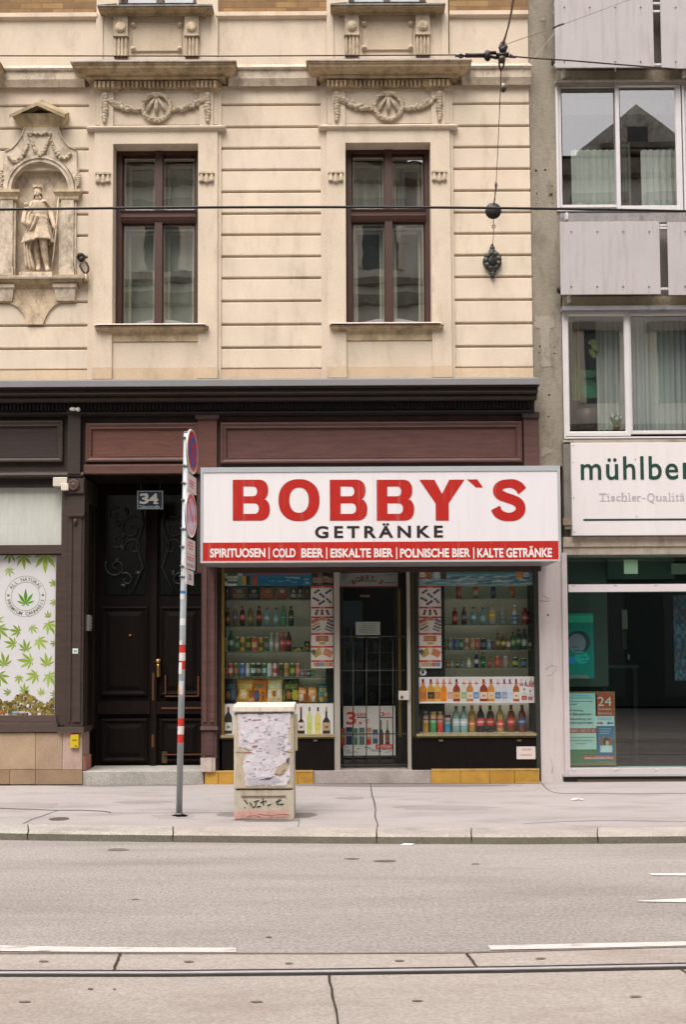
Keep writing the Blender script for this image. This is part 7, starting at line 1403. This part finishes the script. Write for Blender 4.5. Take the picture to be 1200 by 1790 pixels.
m.pbox(990, 1180, 1030, 1186, y - .001, y, (150, 140, 130)); B(m, 'advert_poster', PRINT, label='turquoise advertising poster with a picture hanging inside the right shop', cat='poster')
ad = root('advert_board', tuple(P(1037, 1338, .1)), 'leaning wooden-edged board advertising round the clock care inside the right shop window', 'board')
YA = .10; m = MB(); bb(m, 990, 1209, 1077, 1338, YA, YA + .02, (150, 122, 76)); B(m, 'frame', WOOD, ad)
m = MB(); y = YA - .001; A = lambda a, b, c, d, col, k=1: m.pbox(a, b, c, d, y - .0006 * k, y, col)
A(992, 1212, 1045, 1310, (206, 214, 208)); A(992, 1310, 1045, 1334, (62, 116, 66)); A(1042, 1210.5, 1074.5, 1252, (196, 78, 56)); A(1041.5, 1252, 1074.5, 1269, (224, 224, 228), 2); A(1044, 1269, 1075.5, 1330, (36, 104, 150)); A(992, 1273, 1044, 1281.5, (186, 70, 60), 2); A(992, 1212, 1041, 1222, (176, 200, 206), 2)
A(1020, 1320, 1075.5, 1328.5, (200, 76, 60), 3); A(1050, 1288.5, 1071.5, 1315, (206, 200, 206), 2); A(1050, 1288.5, 1071.5, 1303, (170, 92, 70), 3)
v = P(1061, 1296, y); m.ell(v.x, v.z, .042, .05, y - .003, (60, 46, 40), 14); v = P(1062.5, 1298.5, y); m.ell(v.x, v.z, .024, .034, y - .0036, (214, 176, 160), 12); m.poly([(P(px, py, y).x, P(px, py, y).z) for px, py in ((1052, 1315), (1053, 1306), (1060, 1303), (1065, 1303), (1071, 1306), (1071, 1315))], y - .003, (230, 226, 230))
m.ptext('24', 1046, 1218, 1070, 1234, y - .003, (232, 214, 200), .0); m.ptext('Stunden', 1046, 1236.5, 1070, 1241.5, y - .003, (232, 200, 186)); m.ptext('Betreuung', 1047, 1244.5, 1071, 1250, y - .003, (232, 200, 186)); m.ptext('SCHINDLER', 1045, 1254, 1071, 1259, y - .003, (80, 120, 170))
for sg_, x, c in ((1, 1050, (200, 84, 60)), (-1, 1067, (40, 96, 150))): m.poly([(P(x + sg_ * a, 1264 - b, y).x, P(x + sg_ * a, 1264 - b, y).z) for a, b in ((-6, -1.3), (1, -1.3), (1, -3.2), (6, 0), (1, 3.2), (1, 1.3), (-6, 1.3))], y - .003, c)
for i, (t, py) in enumerate((('Vermittlung', 1242), ('von Betreuerinnen', 1248), ('Hilfestellung bei', 1257), ('Förderungsanträgen', 1263.5))): m.ptext(t, 993, py - 2.4, 993 + len(t) * 2.45, py + 2.6, y - .003, (60, 70, 72), .01)
m.ptext('0800 / 400 70 40', 998, 1275, 1041, 1279.6, y - .003, (226, 190, 180)); m.ptext('www.schindler24.at', 1023, 1322, 1073, 1326.8, y - .005, (236, 220, 214), .01)
for py, a, b in ((1216, 1000, 1030), (1220, 996, 1036), (1226, 996, 1038), (1231, 996, 1010), (1289, 994, 1040), (1294.5, 996, 1036), (1300, 1008, 1026), (1274, 1049, 1070), (1278, 1050, 1068), (1282, 1050, 1066)): m.pbox(a, py - .7, b, py + .7, y - .003, y, (150, 176, 180) if py < 1225 or a > 1045 else (140, 150, 150))
B(m, 'print', PRINT, ad)
m = MB(); bb(m, 1089, 1066, 1098, 1100, 2.6, 2.62, (214, 206, 180)); bb(m, 1090, 1102, 1097, 1135, 2.6, 2.62, (90, 100, 96)); bb(m, 1099, 1144, 1102, 1153, 2.5, 2.52, (226, 230, 226)); B(m, 'mirror_strip', PRINT, label='narrow pale strip standing deep inside the dark right shop', cat='mirror')
tb = root('desk', tuple(P(1080, 1330, 2.0)), 'dark desk with a green mat deep inside the right shop', 'desk'); m = MB(); bb(m, 1055, 1163, 1118, 1168, 2.0, 2.6, (60, 90, 76)); B(m, 'top', PAINT, tb); m = MB()
for px in (1058, 1112): m.box(P(px, 1200, 2.1).x - .03, P(px, 1200, 2.1).x + .03, 2.1, 2.2, 0.05, P(px, 1168, 2.1).z, (40, 40, 38))
B(m, 'legs', PAINT, tb)
m = MB(); x0, x1, z0, z1 = R(1180, 1040, 1280, 1190, .8); m.grid(lambda u, v: (x0 + (x1 - x0) * u, .8 + .04 * sin(u * 20), z0 + (z1 - z0) * v), 30, 24, [jit(random.choice([(96, 116, 140), (120, 136, 156), (76, 92, 116), (130, 96, 96)]), 10) for k in range(30 * 24)]); B(m, 'patterned_cloth', FABRIC, label='blue patterned cloth hanging at the right inside the right shop', cat='cloth', solid=.006)

# ------------------------------------------------------------------ the houses across the street, mirrored in the panes
YO = -19.0; op = root('opposite_house', (0, YO, 0), 'stucco house across the street that the window panes mirror', 'building')
m = MB(); OC = (246, 238, 226)
m.box(-26, 26, YO - 9, YO, 0, 17.3, OC); B(m, 'wall', PLASTER, op)
m = MB()
for z, h, p in ((4.6, .5, .35), (8.6, .3, .2), (12.9, .35, .3), (13.6, .18, .15), (16.9, .5, .4)): m.box(-26.02, 26.02, YO, YO + p, z, z + h, (160, 150, 134))
B(m, 'cornice', OLDTRIM, op)
m = MB(); m.box(-26.01, 26.01, YO, YO + .008, 0, 4.55, (70, 84, 82)); B(m, 'ground_floor', STONE, op)
m = MB(); x = -24.6
while x < 25:
    for z, h in ((.3, 3.6), (5.8, 2.3), (9.6, 2.3), (14.1, 2.0)):
        m.box(x - .55, x + .55, YO, YO + .012, z, z + h, (96, 106, 106))
        if z < 1: continue
        m.box(x - .75, x - .56, YO, YO + .10, z, z + h, (240, 228, 210)); m.box(x + .56, x + .75, YO, YO + .10, z, z + h, (240, 228, 210)); m.box(x - .9, x + .9, YO, YO + .22, z + h, z + h + .28, (150, 140, 124)); m.box(x - .04, x + .04, YO, YO + .05, z, z + h, (90, 70, 60))
    x += 2.35
B(m, 'windows', PAINT, op)
m = MB(); x = -22.7
while x < 25:
    m.prism([(x - 1.9, 17.7), (x + 1.9, 17.7), (x, 19.2)], YO - 3, YO + .3, (236, 228, 216)); m.prism([(x - 1.3, 17.75), (x + 1.3, 17.75), (x, 18.8)], YO + .3, YO + .34, (226, 218, 206)); m.box(x - 1.2, x + 1.2, YO + .3, YO + .42, 17.75, 17.9, (150, 142, 130)); m.box(x - .3, x + .3, YO + .34, YO + .36, 17.95, 18.45, (110, 112, 110)); x += 4.6
m.extr([(YO - 9, 17.35), (YO, 17.7), (YO - 4.5, 19.6)], -26, 26, (150, 142, 134)); B(m, 'roof', OLDTRIM, op)
